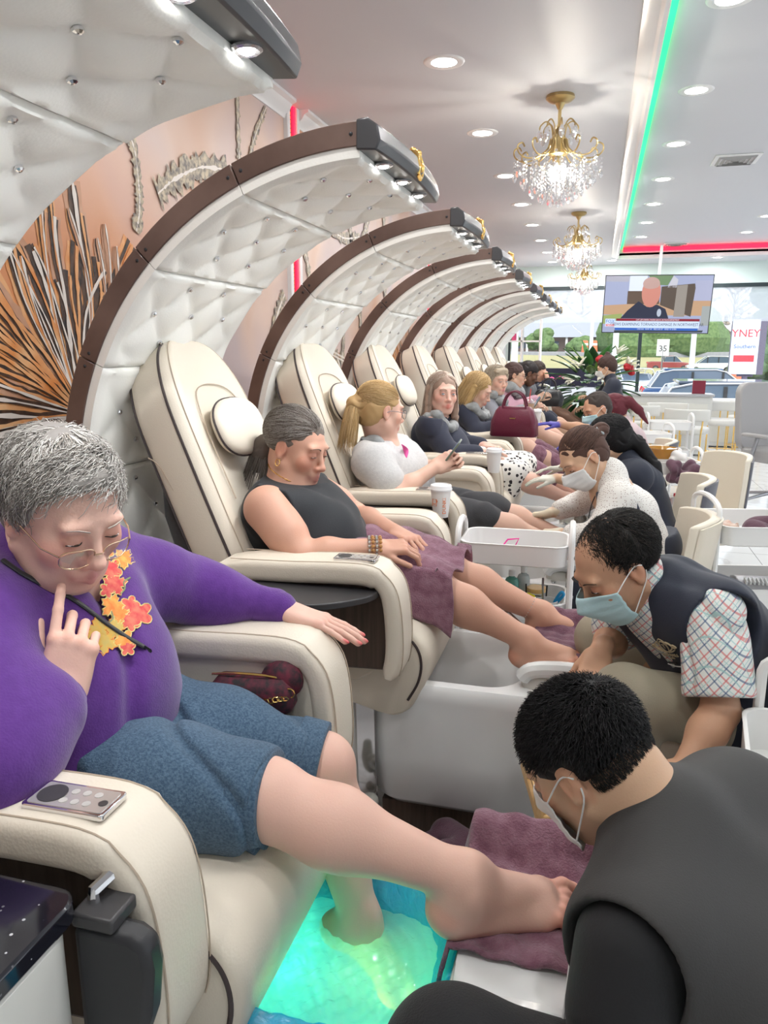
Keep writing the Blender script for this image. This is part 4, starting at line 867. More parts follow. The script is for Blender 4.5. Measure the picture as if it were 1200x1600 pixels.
def hand_prims(wr, d, n, side, s, skin, curl=.5, spread=.12, thumb=(.5, .4), curls=None, nail=None, glove=None):
    """wr: wrist; d: towards the fingers; n: back of the hand; side: +1 when the thumb lies along d x n"""
    d = nrm(d); n = nrm(np.asarray(n)-d*np.dot(n, d)); t = np.cross(d, n)*side; col = V(*(glove or skin)); P = []; wr = V(*wr)
    w = lambda a, b, c: wr+(d*a+t*b+n*c)*s
    P.append(cap(w(-.03, 0, 0), w(.012, 0, 0), .027*s, .027*s, .012*s, col, n, .78)); R = np.stack([d, t, n], 1)
    P.append(boxp(w(.050, .0, .0), V(.045, .038, .0125)*s, R, .0115*s, .014*s, col)); P.append(ellp(w(.030, .024, -.008), V(.028, .017, .015)*s, R, .012*s, col)); P.append(ellp(w(.035, -.022, -.006), V(.032, .014, .013)*s, R, .012*s, col))
    L = [(.043, .026, .020), (.047, .030, .021), (.043, .028, .020), (.033, .021, .018)]; ys = [.0295, .0100, -.0100, -.0285]; x0 = [.091, .094, .091, .083]; rr = [.0088, .0088, .0084, .0074]
    for i in range(4):
        cu = (curls[i] if curls else curl); a = w(x0[i], ys[i], .001); ang = 0; sp = spread*(1.5-i)*.6; b0 = a
        P.append(ellp(a+n*.002*s, V(.011, .0095, .0095)*s, R, .008*s, col*V(1, .9, .88) if glove is None else col))
        for j in range(3):
            ang += cu*(.9 if j == 0 else 1.1 if j == 1 else .7); dd = d*math.cos(ang)-n*math.sin(ang); dd = nrm(dd+t*sp*math.cos(ang)); e = b0+dd*L[i][j]*s
            r = rr[i]*(1-.07*j)*s; P.append(cap(b0, e, r, r*.93, .003*s, col)); b0, bd = e, dd
        if nail is not None:
            un = n*math.cos(ang)+d*math.sin(ang); P.append(ellp(b0+un*r*.62+bd*.001*s, V(.0085, .0058, .0035)*s, np.stack([bd, t, un], 1), .0008*s, nail))
    ta, tb = thumb; b0 = w(.020, .028, -.006)
    for j, l in enumerate((.040, .031, .024)):
        a = ta+tb*-.5*j; dd = nrm(d*math.cos(a)+t*math.sin(a)*.85-n*(.28+.18*j*tb)); e = b0+dd*l*s; r = (.0125, .0102, .0096)[j]*s; P.append(cap(b0, e, r, r*.9, .008*s if j == 0 else .003*s, col)); b0, bd = e, dd
    if nail is not None:
        un = nrm(np.cross(bd, np.cross(n, bd))*.6+t*.4); P.append(ellp(b0+un*r*.65, V(.009, .007, .004)*s, frame(bd, un)[:, [1, 0, 2]], .0008*s, nail))
    return P
def foot_prims(an, d, up, s, skin, side=1, nail=None):
    """an: ankle joint; d: towards the toes; side=+1 big toe along d x up"""
    d = nrm(d); up = nrm(np.asarray(up)-d*np.dot(up, d)); t = np.cross(d, up)*side; col = V(*skin); an = V(*an); P = []
    w = lambda a, b, c: an+(d*a+t*b+up*c)*s; R = np.stack([d, t, up], 1)
    P.append(ellp(w(-.030, 0, -.048), V(.033, .031, .030)*s, R, .03*s, col*V(1.02, .88, .85))); P.append(cap(w(0, 0, .01), w(-.025, 0, -.045), .033*s, .028*s, .03*s))
    P.append(cap(w(.01, .0, -.020), w(.115, .008, -.052), .038*s, .027*s, .03*s, None, t, 1.12)); P.append(cap(w(-.02, -.012, -.058), w(.11, -.022, -.066), .024*s, .018*s, .02*s)); P.append(ellp(w(.125, .030, -.062), V(.026, .020, .018)*s, R, .02*s, col*V(1.02, .86, .83)))
    P.append(ellp(w(.115, .0, -.062), V(.03, .042, .018)*s, R, .02*s)); 
    for q in (-1, 1): P.append(ellp(w(.002, q*.034, -.004), V(.012, .009, .013)*s, R, .014*s))
    tb = [(.136, .030, .048, .0125), (.138, .008, .040, .0088), (.132, -.008, .036, .0082), (.124, -.022, .031, .0078), (.113, -.035, .027, .0076)]
    for i, (a, b, l, r) in enumerate(tb):
        p0 = w(a, b, -.064); p1 = w(a+l*.6, b*1.05, -.060); p2 = w(a+l, b*1.05, -.070); c_ = col*V(1.02, .84, .80)
        P.append(cap(p0, p1, r*s, r*s, .009*s, c_)); P.append(cap(p1, p2, r*s, r*.9*s, .005*s, c_))
        if nail is not None: P.append(ellp(p2+up*r*.55*s+d*.002*s, V(.007 if i else .010, .0052 if i else .009, .0045)*s, R, .0008*s, nail))
    return P
def limb(a, b, c, r, k=.03, bulge=None, col=None):
    """two-segment limb with radii r=(top, above joint, joint, below joint belly, end)"""
    a, b, c = V(*a), V(*b), V(*c); P = [cap(a, lerp(a, b, .55), r[0], r[1], k, col), cap(lerp(a, b, .5), b, r[1], r[2], k, col), cap(b, lerp(b, c, .35), r[2], r[3], k, col), cap(lerp(b, c, .35), c, r[3], r[4], k, col)]; return P
def torso_prims(J, o, ex=0, k=.05, col=None):
    pv, ch, nk, sR, sL = (V(*J[n]) for n in ('pv', 'ch', 'nk', 'shR', 'shL')); b = o.get('build', 1.0); ax = nrm(sL-sR); upd = nrm(nk-pv); fr = nrm(np.cross(ax, upd))*-1 if o.get('flip') else nrm(np.cross(upd, ax))*-1
    hR, hL = V(*J.get('hpR', pv-ax*.08)), V(*J.get('hpL', pv+ax*.08)); P = []
    wst = lerp(pv, ch, .5)+fr*o.get('belly', 0)*.5; w2 = .118*b+ex
    P.append(cap(hR, hL, .108*b+ex, None, k, col)); P.append(cap(pv+ax*-.035*b, wst+ax*-.03, .120*b+ex, .112*b+ex, k, col, fr, .92)); P.append(cap(pv+ax*.035*b, wst+ax*.03, .120*b+ex, .112*b+ex, k, col, fr, .92))
    P.append(cap(wst+ax*-.035, ch+ax*-.055, .108*b+ex, .112*b+ex, k, col, fr, .88)); P.append(cap(wst+ax*.035, ch+ax*.055, .108*b+ex, .112*b+ex, k, col, fr, .88))
    if o.get('belly'): P.append(ellp(lerp(pv, ch, .38)+fr*(.03*b+o['belly']), V(.15, .12, .14)*b+ex, np.stack([ax, fr, upd], 1), .06, col))
    bk = nrm(lerp(pv, ch, .9)-ch); u2 = lerp(sR, sL, .5)
    for s_, q in ((sR, -1), (sL, 1)):
        P.append(cap(u2+ax*q*.02+upd*-.02, s_-ax*q*.012, .068*b+ex, .058*b+ex, k, col)); P.append(cap(ch+ax*q*.07, s_-ax*q*.03-upd*.02, .085*b+ex, .06*b+ex, k, col)); P.append(cap(s_-ax*q*.055+upd*.008, nk, .042+ex, .05+ex, k*.8, col))
        if o.get('bust'): P.append(ellp(lerp(ch, u2, .25)+ax*q*.066*b+fr*(.066*b), V(.062, .058+o['bust'], .060)*b+ex, np.stack([ax, fr, upd], 1), .045, col))
    return P, fr, ax, upd
def hair_cards(name, c, R, s, m, parent, loc, n=2500, seg=7, L=.05, r=.0008, rad=(.080, .104, .090), cen=(0, -.012, .034), region=None, comb=None, lift=.02, wav=.3, seed=1, cols=((.2, .2, .2),), hang=None, jit=.25, wmax=None):
    """thin tapering strands rooted on the scalp ellipsoid; region(d): which unit directions carry hair; comb(p): direction in head space"""
    rs = np.random.RandomState(seed); D = rs.randn(n*4, 3); D /= np.linalg.norm(D, axis=1)[:, None]; ok = region(D); D = D[ok][:n]; n = len(D); rad = V(*rad); cen = V(*cen)
    P = D*rad*.985; pts = [P]; ph = rs.rand(n, 1)*6.28; Ls = L*(.7+.6*rs.rand(n, 1)); jd = rs.randn(n, 3)*jit; free = np.zeros((n, 1), bool)
    for k in range(seg):
        q = P/rad; N = q/rad; N /= np.linalg.norm(N, axis=1)[:, None]; d = comb(P, D)+jd+wav*.3*np.sin(ph+k*1.3)*np.cross(N, comb(P, D)); tgt = 1+lift*(k+1)/seg*(.6+.8*rs.rand(n, 1))
        if hang is not None: free |= P[:, 2:3] < hang
        tn = d-N*(d*N).sum(1, keepdims=True); tn = tn/np.maximum(np.linalg.norm(tn, axis=1)[:, None], 1e-6)
        step = np.where(free, np.array([[0, 0, -1.]])+.12*jd+.12*N, tn); P2 = P+step*Ls/seg
        ln = np.linalg.norm(P2/rad, axis=1)[:, None]; P2 = np.where(free & (ln > tgt), P2, P2/ln*np.maximum(tgt, ln*free)); P = P2; pts.append(P)
    A = np.stack(pts, 1)+cen  # n, seg+1, 3
    W_ = (V(*c)+(A.reshape(-1, 3)*s)@R.T).reshape(n, seg+1, 3); T = np.gradient(W_, axis=1); T /= np.linalg.norm(T, axis=2, keepdims=True)+1e-9
    ctr = V(*c)+R@(cen*s); Nn = W_-ctr; B_ = np.cross(T, Nn); B_ /= np.linalg.norm(B_, axis=2, keepdims=True)+1e-9; C_ = np.cross(B_, T)
    tp = (np.linspace(1, .15, seg+1)**.6)[None, :, None]*r*s; vs_ = np.stack([W_+B_*tp, W_-B_*tp*.6+C_*tp*.8, W_-B_*tp*.6-C_*tp*.8], 2)  # n,seg+1,3,3
    idx = np.arange(n*(seg+1)*3).reshape(n, seg+1, 3); f = []
    for a in range(3): b = (a+1) % 3; f.append(np.stack([idx[:, :-1, a], idx[:, :-1, b], idx[:, 1:, b], idx[:, 1:, a]], -1).reshape(-1, 4))
    cc = np.array(cols)[rs.randint(len(cols), size=n)]*(.85+.3*rs.rand(n, 1)); cl = np.repeat(cc, (seg+1)*3, axis=0)
    return raw_mesh(name, vs_.reshape(-1, 3), np.concatenate(f), cl, m, parent, loc)
M_hair = mat('hair', (.2, .2, .2), .58, spec=.25, vcol=True)
M_eyew = mat('eye_white', (.72, .68, .66), .15); M_lash = mat('lash_black', (.025, .018, .015), .6)
def face_bits(c, R, s, o, par, loc, open_=.5):
    w = lambda x, y, z: Vector(V(*c)+R@(V(x, y, z)*s)-V(*loc)); rm = Matrix(R.tolist()); brow = mat('brow_%s' % (o.get('browname', 'brown')), o.get('brow', (.12, .07, .05)), .7); gz = o.get('gaze', (0, 0))
    for q in (-1, 1):
        if open_ > 0:
            e = MB().ell(w(q*.0315, .0860, .0035-.001*(1-open_)), (.0118*s, .0072*s, .0062*s*open_), 16, 10, rm).build('eye', M_eyew, par)
            MB().ell(w(q*.0315+gz[0]*.004, .0888, .0035+gz[1]*.002), (.0052*s, .0048*s, .0056*s*min(1, open_*1.1)), 12, 8, rm).build('iris', mat('iris_'+o.get('iris', 'brown'), {'brown': (.08, .04, .02), 'blue': (.16, .25, .32)}[o.get('iris', 'brown')], .1), e)
        P = [w(q*x, y, z) for x, y, z in [(.0190, .0860, .0020), (.0250, .0920, .0065*open_+.0015), (.0315, .0940, .0085*open_+.0010), (.0380, .0915, .0065*open_+.0010), (.0445, .0850, .0010)]]
        MB().tube(catmull(P, 3), .0010*s, 5).build('eyelashes', M_lash, par)
        P = [w(q*x, y, z) for x, y, z in [(.0150, .0955, .0250), (.0240, .0975, .0300), (.0340, .0950, .0325), (.0440, .0870, .0290), (.0500, .0790, .0240)]]
        MB().tube(catmull(P, 3), [.0016*s]+[.0024*s]*6+[.0018*s]*5+[.0008*s], 6, flat=.5).build('eyebrow', brow, par)
def glasses(c, R, s, m, par, loc, w_=.027, h_=.018, lens=True, low=0):
    w = lambda x, y, z: Vector(V(*c)+R@(V(x, y, z)*s)-V(*loc)); g = None
    for q in (-1, 1):
        P = [w(q*(.033+w_*math.copysign(abs(math.cos(a))**.7, math.cos(a))), .106-.010*max(0, math.cos(a)), -.002-low+h_*math.copysign(abs(math.sin(a))**.7, math.sin(a))) for a in [2*math.pi*k/24 for k in range(24)]]
        f = MB().tube(P, .0012*s, 6, closed=True); o_ = f.build('glasses_rim', m, par if g is None else g)
        if g is None: g = o_; g.name = 'glasses'
        if lens: MB().add(P, [tuple(range(24))]).build('lens', M_clearlens, g, smooth=False)
        MB().tube([w(q*.060, .096, .004-low), w(q*.074, .07, .006-low), w(q*.081, .01, .004), w(q*.080, -.012, -.006)], .0013*s, 6).build('temple', m, g)
    MB().tube([w(-.007, .108, .002-low), w(0, .112, .005-low), w(.007, .108, .002-low)], .0012*s, 6).build('bridge', m, g); return g
M_clearlens = glassmat('spectacle_lens', fac=.06, tint=(.94, .93, .92), rough=.02)
def face_mask(c, R, s, m, par, loc, full=1.0):
    w = lambda x, y, z: Vector(V(*c)+R@(V(x, y, z)*s)-V(*loc))
    def f(u, v):
        x = (u-.5)*2; z = .004-.018*abs(x)-v*(.112-.035*abs(x)**2)-.0; a = x*1.12; rad_ = .088+.034*math.exp(-((v-.28)/.30)**2)*math.exp(-(x/.30)**2)+.012*math.exp(-(x/.5)**2)
        rad_ += .0016*math.sin(v*26)
        if v > .7: rad_ -= (v-.7)*.06
        return w(.079*full*math.sin(a)*1.02, rad_*math.cos(a)**.75+.008 if math.cos(a) > 0 else 0, z)
    k = MB(); k.grid(f, 26, 20); o_ = k.build('face_mask', m, par, ang=180, solid=.0012)
    for q in (-1, 1):
        for z in (0, 1):
            e = f(.5+.5*q, .0 if z == 0 else .88); e2 = [w(q*.081, -.002, .012), w(q*.082, -.024, .004)] if z == 0 else [w(q*.080, -.012, -.034), w(q*.082, -.026, -.012)]
            MB().tube(catmull([e]+e2, 6), .0015*s, 5).build('ear_loop', M_white, o_)
    return o_
def body(name, label, J, o, h, prims, group=None):
    skin = SK[o['skin']]; loc = tuple(V(*J['pv'])*V(1, 1, 0)); t0 = None
    b = sdf_obj('person', prims, h, M_skin, None, loc, base=skin, cs=.0016); tag(b, label, 'person', group); return b, loc
def arm_prims(J, sd, r=1.0, col=None, ex=0, k=.03): return limb(J['sh'+sd], J['el'+sd], J['wr'+sd], [q*r+ex for q in (.052, .044, .036, .038, .025)], k, col=col)
def leg_prims(J, sd, r=1.0, col=None, ex=0, k=.04): return limb(J['hp'+sd], J['kn'+sd], J['an'+sd], [q*r+ex for q in (.088, .074, .054, .055, .033)], k, col=col)
def calf(J, sd, r=1.0):
    a, b = V(*J['kn'+sd]), V(*J['an'+sd]); d = nrm(b-a); back = nrm(np.cross(d, (0, 1, 0))); back = back if back[2] < 0 else -back
    return [ellp(lerp(a, b, .30)+back*.014, V(.11, .046, .046)*r, frame(d, back)[:, [1, 0, 2]], .03), ellp(a-back*.018+d*.0, V(.034, .036, .034)*r, frame(d, back)[:, [1, 0, 2]], .03)]
M_cloth = {}
def cloth(name, col, rough=.9, noise=None, bump=(350, .25), sheen=.1, **kw): return mat('cloth_'+name, col, rough, noise=noise, bump=bump, sheen=sheen, **kw)

def top_prims(J, o, ex=.010, sleeve=.5, col=None, rs=1.0, k=.045):
    T, fr, ax, up = torso_prims(J, o, ex, k, col)
    for sd in 'RL':
        s_, e, w_ = (V(*J[q+sd]) for q in ('sh', 'el', 'wr'))
        if sleeve <= 0: continue
        if sleeve <= 1: T.append(cap(s_, lerp(s_, e, sleeve), (.060+ex)*rs, (.056+ex)*rs, k, col))
        else: T += [cap(s_, e, (.058+ex)*rs, (.045+ex)*rs, k, col), cap(e, lerp(e, w_, sleeve-1), (.045+ex)*rs, (.034+ex)*rs, .025, col)]
    return T, fr, ax, up
def leg_cloth(J, frac, ex=.012, r=1.0, k=.05, col=None, hip=.115):
    P = [cap(J['hpR'], J['hpL'], hip*r+ex, None, k, col)]
    for sd in 'RL':
        h_, n_, a = (V(*J[q+sd]) for q in ('hp', 'kn', 'an'))
        P.append(cap(h_, lerp(h_, n_, min(1, frac)), .092*r+ex, (.092-.030*min(1, frac))*r+ex, k, col))
        if frac > 1: P.append(cap(n_, lerp(n_, a, frac-1), .062*r+ex, (.058-.02*(frac-1))*r+ex, k*.6, col))
    return P
def seated(cy, hx=0, hy=0, hz=0, **kw):
    y = lambda d: cy+d
    J = dict(pv=(-.86, y(0), .82), ch=(-.93, y(0), 1.0), nk=(-.915+hx*.5, y(hy*.4), 1.125+hz*.6), hd=(-.885+hx, y(hy), 1.24+hz), shR=(-.91+hx*.3, y(-.165), 1.065), shL=(-.91+hx*.3, y(.165), 1.065), elR=(-.80, y(-.26), .93), elL=(-.80, y(.25), .93),
             wrR=(-.60, y(-.15), .93), wrL=(-.60, y(.13), .93), hpR=(-.84, y(-.085), .80), hpL=(-.84, y(.085), .80), knR=(-.46, y(-.10), .81), knL=(-.46, y(.09), .81), anR=(-.17, y(-.09), .675), anL=(-.15, y(.09), .675))
    J.update(kw); return J
def full_body(J, o, HR, s=1.0, hands=None, feet=True, h=.004, legs=True, glove=None, r=1.0):
    skin = SK[o['skin']]; P = head_prims(J['hd'], HR, s, skin, o)+[cap(V(*J['hd'])+HR@V(0, -.03*s, -.05*s), J['nk'], .052*r, .058*r, .03), cap(J['shR'], J['shL'], .045, None, .04), cap(lerp(J['shR'], J['shL'], .5), J['pv'], .09, .10, .04)]
    P += arm_prims(J, 'R', r)+arm_prims(J, 'L', r)
    lr = r*o.get('lr', .92)
    if legs: P += leg_prims(J, 'R', lr)+leg_prims(J, 'L', lr)
    if legs and feet: P += calf(J, 'R', lr*.95)+calf(J, 'L', lr*.95)
    for sd in 'RL':
        hd = (hands or {}).get(sd, {}); d = V(*J['wr'+sd])-V(*J['el'+sd]); hd = dict(hd)
        d = hd.pop('d', d); n = hd.pop('n', (0, 0, 1)); side = hd.pop('side', -1 if sd == 'L' else 1)
        P += hand_prims(J['wr'+sd], d, n, side, .93, skin, **hd)
    if feet and legs:
        fd = o.get('fd', (.93, 0, .25)); nl = o.get('toenail')
        P += foot_prims(J['anR'], fd, (-.2, 0, 1), .93, skin, -1, nl)+foot_prims(J['anL'], fd, (-.2, 0, 1), .93, skin, 1, nl)
    return P
def skull_cap(J, HR, s, col, par, loc, pr=(), rad=(.083, .100, .088), cen=(0, -.022, .040), h=.004, low=True, disp=None, name='hair'):
    w = lambda x, y, z: V(*J['hd'])+HR@(V(x, y, z)*s)
    P = [ellp(w(*cen), V(*rad)*s, HR, .02*s, col)]
    if low: P.append(ellp(w(0, -.050, -.012), V(.074, .062, .07)*s, HR, .03*s, col))
    for p in pr: P.append(cap(w(*p[0]), w(*p[1]), p[2]*s, p[3]*s, p[4]*s if len(p) > 4 else .02*s, p[5] if len(p) > 5 else col))
    return sdf_obj(name, P, h, M_hair, par, loc, disp=disp or wrinkle(.002, 60, 2), base=col)
def headwise(J, HR, s=1.0): return lambda x, y, z: V(*J['hd'])+HR@(V(x, y, z)*s)
def ray_hit(prims, u, v, off=0, t0=.3):
    d = _fw+(u-600)/FPX*_cr-(v-800)/FPX*_cu; d = nrm(d); p = V(0, 0, 1.5)+d*t0; A = [q for q in prims if not q.sub]
    def F(x):
        f = None
        for q in A:
            d_ = pd(q, x[None])[0]
            if f is None: f = d_
            else: hh = max(q.k-abs(f-d_), 0)/max(q.k, 1e-6); f = min(f, d_)-hh*hh*q.k*.25
        return f
    for _ in range(120):
        f = F(p)
        if f < .0008: break
        p = p+d*f*.8
    e = .004; g = nrm(V(*[F(p+e*np.eye(3)[i])-F(p-e*np.eye(3)[i]) for i in range(3)])); return p+g*off, g
def phone(p, d, n, label, col=(.03, .03, .035), m=None):
    d, n = nrm(d), nrm(n); r = nrm(np.cross(d, n)); R_ = Matrix(np.stack([r, d, n], 1).tolist())
    t = thing('mobile_phone', label, 'phone', tuple(p)); m_ = MB(); m_.prism([R_ @ Vector((x, y, 0)) for x, y in rrect(.074, .150, .010)], tuple(n*-.004), tuple(n*.004)); m_.build('case', mat('phone_case_%s' % label[:8], col, .35), t, bevel=.0015)
    MB().prism([R_ @ Vector((x, y, 0)) for x, y in rrect(.068, .144, .008)], tuple(n*.004), tuple(n*.0046)).build('screen', mat('phone_screen', (.02, .03, .05), .08, emit=(.3, .4, .55), estr=.25), t, smooth=False); return t
def neck_pillow(J, label, col=(.30, .31, .31), r=.034, par=None, loc=None, z=.0):
    n = V(*J['nk'])+V(0, 0, z); P = []; pts = []
    for k in range(11):
        a = math.radians(200-22*k*1.0-0) ; a = math.radians(-140+28*k); pts.append(n+V(.078*math.cos(a)+.012, .110*math.sin(a), .0-.06*max(0, math.cos(a))+.01*math.sin(3*a)))
    for i in range(10): P.append(cap(pts[i], pts[i+1], r*(.8+.2*math.sin(i)**2), r*(.8+.2*math.sin(i+1)**2), .02))
    m_ = mat('grey_scarf', col, .95, sheen=.3, noise=(26, tuple(c*.62 for c in col), .8, 6), bump=(30, .8))
    if par is not None: return sdf_obj('scarf', P, .0045, m_, par, loc, disp=wrinkle(.006, 26, 5))
    return tag(sdf_obj('neck_wrap', P, .0045, m_, None, tuple(n*V(1, 1, 0)), disp=wrinkle(.006, 26, 5)), label, 'scarf', 'grey neck warmers worn by the customers')
# ---- woman in the purple sweatshirt (nearest)
J = dict(pv=(-.88, 1.05, .83), ch=(-.93, 1.04, 1.03), nk=(-.895, 1.03, 1.155), hd=(-.800, .985, 1.254), shR=(-.89, .86, 1.10), elR=(-.755, .735, .955), wrR=(-.738, .862, .995),
         shL=(-.93, 1.21, 1.09), elL=(-.80, 1.40, .985), wrL=(-.615, 1.42, .955), hpR=(-.86, .96, .80), knR=(-.47, .99, .80), anR=(-.150, 1.02, .695), hpL=(-.86, 1.15, .80), knL=(-.46, 1.21, .735), anL=(-.37, 1.16, .455))
o = dict(skin='pink', build=1.12, belly=.03, bust=.004, full=1.08, jowl=1, brow=(.40, .34, .30), browname='grey', lip=(.60, .27, .25), nose=1.1)
HR = frame((.83, -.32, -.46), (.16, -.10, 1)); skin = SK['pink']
P = head_prims(J['hd'], HR, 1.0, skin, o)+[cap(V(*J['hd'])+HR@V(0, -.03, -.06), J['nk'], .058, .066, .03), cap(J['shR'], J['shL'], .05, None, .04), cap(lerp(J['shR'], J['shL'], .5), J['pv'], .11, .12, .04)]
P += arm_prims(J, 'R', 1.0)+arm_prims(J, 'L', .95)+leg_prims(J, 'R', 1.0)+leg_prims(J, 'L', .98)+calf(J, 'R', .98)+calf(J, 'L', .92)
P += hand_prims(J['wrR'], (.10, .38, .90), (.62, -.72, .30), -1, .96, skin, curls=[.30, .90, 1.0, 1.05], thumb=(.45, .2))
P += hand_prims(J['wrL'], (.95, .12, -.28), (.2, .05, .97), -1, .95, skin, curl=.12, thumb=(.45, .2), nail=(.62, .05, .07))
P += foot_prims(J['anR'], (.90, .42, .03), (.0, 0, 1), 1.02, skin, -1)+foot_prims(J['anL'], (.80, -.10, -.42), (.5, 0, .85), .95, skin, 1)
b, loc = body('person', 'grey-haired woman with gold glasses in a purple leaf-embroidered sweatshirt, chin on hand', J, o, .0028, P)
face_bits(J['hd'], HR, 1.0, o, b, loc, .28)
glasses(J['hd'], HR, 1.0, mat('gold_wire', (.72, .52, .36), .25, 1), b, loc, .026, .017, low=.012)
T, fr, ax, up = torso_prims(J, o, .010)
M_pur = cloth('purple_fleece', (.090, .023, .195), .95, (60, (.115, .033, .235), .6), (300, .18), .3)
S = T+[cap(V(*J['nk'])+V(0, 0, -.01), V(*J['nk'])+V(.005, -.005, .012), .072, .068, .02)]
S += limb(J['shR'], J['elR'], lerp(J['elR'], J['wrR'], .80), [.078, .075, .068, .062, .052], .05)+limb(J['shL'], J['elL'], lerp(J['elL'], J['wrL'], .82), [.078, .070, .060, .056, .046], .05)
sw = sdf_obj('sweatshirt', S, .0045, M_pur, b, loc, disp=wrinkle(.0060, 15, 3), clip=[((-.55, 1.0, .85), (.75, 0, -.66))] if 0 else ())
for sd in 'RL':
    a, w_ = V(*J['el'+sd]), V(*J['wr'+sd]); d = nrm(w_-a); e = lerp(a, w_, .84)
    sdf_obj('cuff', [cap(e-d*.028, e+d*.018, .046 if sd == 'R' else .041, .041 if sd == 'R' else .037, .01)], .003, M_pur, sw, loc)
D_ = cloth('denim', (.040, .082, .138), .9, (260, (.10, .165, .24), .9, 3), (420, .35), .1); M_seam = mat('denim_seam', (.22, .30, .38), .9)
sh = sdf_obj('denim_shorts', [cap(J['hpR'], J['hpL'], .125, None, .05), cap(J['hpR'], lerp(J['hpR'], J['knR'], .55), .112, .098, .05), cap(lerp(J['hpR'], J['knR'], .55), lerp(J['hpR'], J['knR'], .92), .098, .086, .04), cap(J['hpL'], lerp(J['hpL'], J['knL'], .55), .112, .095, .05), cap(lerp(J['hpL'], J['knL'], .55), lerp(J['hpL'], J['knL'], .90), .095, .082, .04)], .0045, D_, b, loc, disp=wrinkle(.005, 15, 8),
             clip=[(lerp(J['hpR'], J['knR'], 1.0), (1, 0, -.05))])
for sd, f0 in (('R', .95), ('L', .94)):
    a, w_ = V(*J['hp'+sd]), V(*J['kn'+sd]); d = nrm(w_-a); e = lerp(a, w_, f0)
    cf = sdf_obj('rolled_hem', [cap(e-d*.022, e+d*.022, .0785, .0765, .01)], .0035, D_, sh, loc, disp=wrinkle(.003, 22, 5), clip=[(e+d*.026, d), (e-d*.026, -d)])
# hair: short layered grey
def reg(D): return ((D[:, 2] > -.25) & (D[:, 1] < .12+.85*np.maximum(D[:, 2], 0))) | (D[:, 1] < -.1) & (D[:, 2] > -.75)
def cmb(P, D):
    top = V(0, -.02, .085); d = P-top; d = d/np.maximum(np.linalg.norm(d, axis=1)[:, None], 1e-3); fr_ = (P[:, 1:2] > .03); return np.where(fr_, V(.9, .05, -.12)+.3*d, d+V(.15, .25, -.2)*(P[:, 2:3] > .0)+V(0, -.1, -.3))
greys = ((.36, .335, .31), (.50, .475, .445), (.24, .215, .195), (.62, .59, .55), (.30, .27, .24))
w = lambda x, y, z: V(*J['hd'])+HR@V(x, y, z)
hb = sdf_obj('hair', [ellp(w(0, -.030, .042), (.083, .090, .082), HR, .02, (.22, .20, .185)), ellp(w(0, -.055, -.01), (.078, .062, .075), HR, .03, (.22, .20, .185)), ellp(w(-.064, -.005, .025), (.018, .034, .04), HR, .02, (.24, .22, .20)), ellp(w(.064, -.005, .025), (.018, .034, .04), HR, .02, (.24, .22, .20)), ellp(w(0, .036, .088), (.05, .03, .018), HR, .03, (.26, .24, .22))], .0035, M_hair, b, loc, disp=wrinkle(.003, 60, 2))
hair_cards('hair_strands', J['hd'], HR, 1.0, M_hair, hb, loc, 5600, 8, .070, .0011, (.084, .098, .088), (0, -.020, .036), reg, cmb, .13, 1.2, 3, greys, jit=.22)

# embroidered leaves and bag strap on the sweatshirt
M_lr, M_lo, M_ly, M_lg, M_ls = mat('applique_red', (.62, .06, .07), .8, noise=(60, (.75, .25, .15), .7)), mat('applique_orange', (.78, .22, .05), .8, noise=(60, (.85, .42, .10), .8)), mat('applique_gold', (.72, .42, .08), .8, noise=(60, (.55, .45, .15), .8)), mat('applique_thread', (.70, .58, .22), .5), mat('applique_stem', (.22, .26, .14), .7)
def leaf_pts(r, kind):
    out = []
    for k in range(30):
        a = 2*math.pi*k/30
        q = (.62+.38*abs(math.cos(2.5*a)))*(1+.10*math.cos(15*a)) if kind else (.45+.55*abs(math.sin(2.5*a+.4))**.7)
        out.append((r*q*math.sin(a), r*q*math.cos(a)))
    return out
for i, (u, v, r, c_, kd, ro) in enumerate([(163, 868, .013, M_lo, 0, .3), (190, 876, .017, M_lo, 1, 1.2), (170, 893, .020, M_lr, 0, .5), (176, 915, .020, M_lr, 1, 2.0), (164, 925, .014, M_lr, 0, .2), (172, 950, .020, M_lo, 1, .9), (184, 962, .017, M_lo, 0, 2.2), (200, 948, .016, M_lr, 0, .1), (213, 962, .024, M_lr, 0, .7), (200, 974, .017, M_lr, 0, 1.5), (150, 985, .020, M_ly, 1, .4), (175, 985, .020, M_ly, 1, 1.8), (160, 1003, .022, M_ly, 1, 2.6), (190, 1002, .018, M_lo, 0, 3.0), (196, 1014, .014, M_lr, 0, 1.0), (142, 1000, .018, M_ly, 0, 2.0)]):
    m = MB(); ol = []
    for x, y in leaf_pts(r*950, kd):
        X_, Y_ = x*math.cos(ro)-y*math.sin(ro), x*math.sin(ro)+y*math.cos(ro); p, n_ = ray_hit(S, u+X_, v+Y_, .0055); ol.append(Vector(p-V(*loc)))
    c0, n_ = ray_hit(S, u, v, .0085); m.v = [tuple(c0-V(*loc))]+[tuple(p) for p in ol]; m.f = [(0, 1+k, 1+(k+1) % 30) for k in range(30)]; m.mi = [0]*30
    lf = m.build('leaf_applique', c_, sw, ang=180); MB().tube(ol, .0011, 5, closed=True).build('stitched_edge', M_lg if c_ in (M_lr, M_lo) else M_lo, lf)
MB().tube(catmull([Vector(ray_hit(S, u, v, .005)[0]-V(*loc)) for u, v in [(185, 930), (192, 922), (190, 912), (200, 905)]], 4), .002, 5).tube(catmull([Vector(ray_hit(S, u, v, .005)[0]-V(*loc)) for u, v in [(166, 975), (172, 968), (170, 958)]], 4), .002, 5).build('stem_embroidery', M_ls, sw)
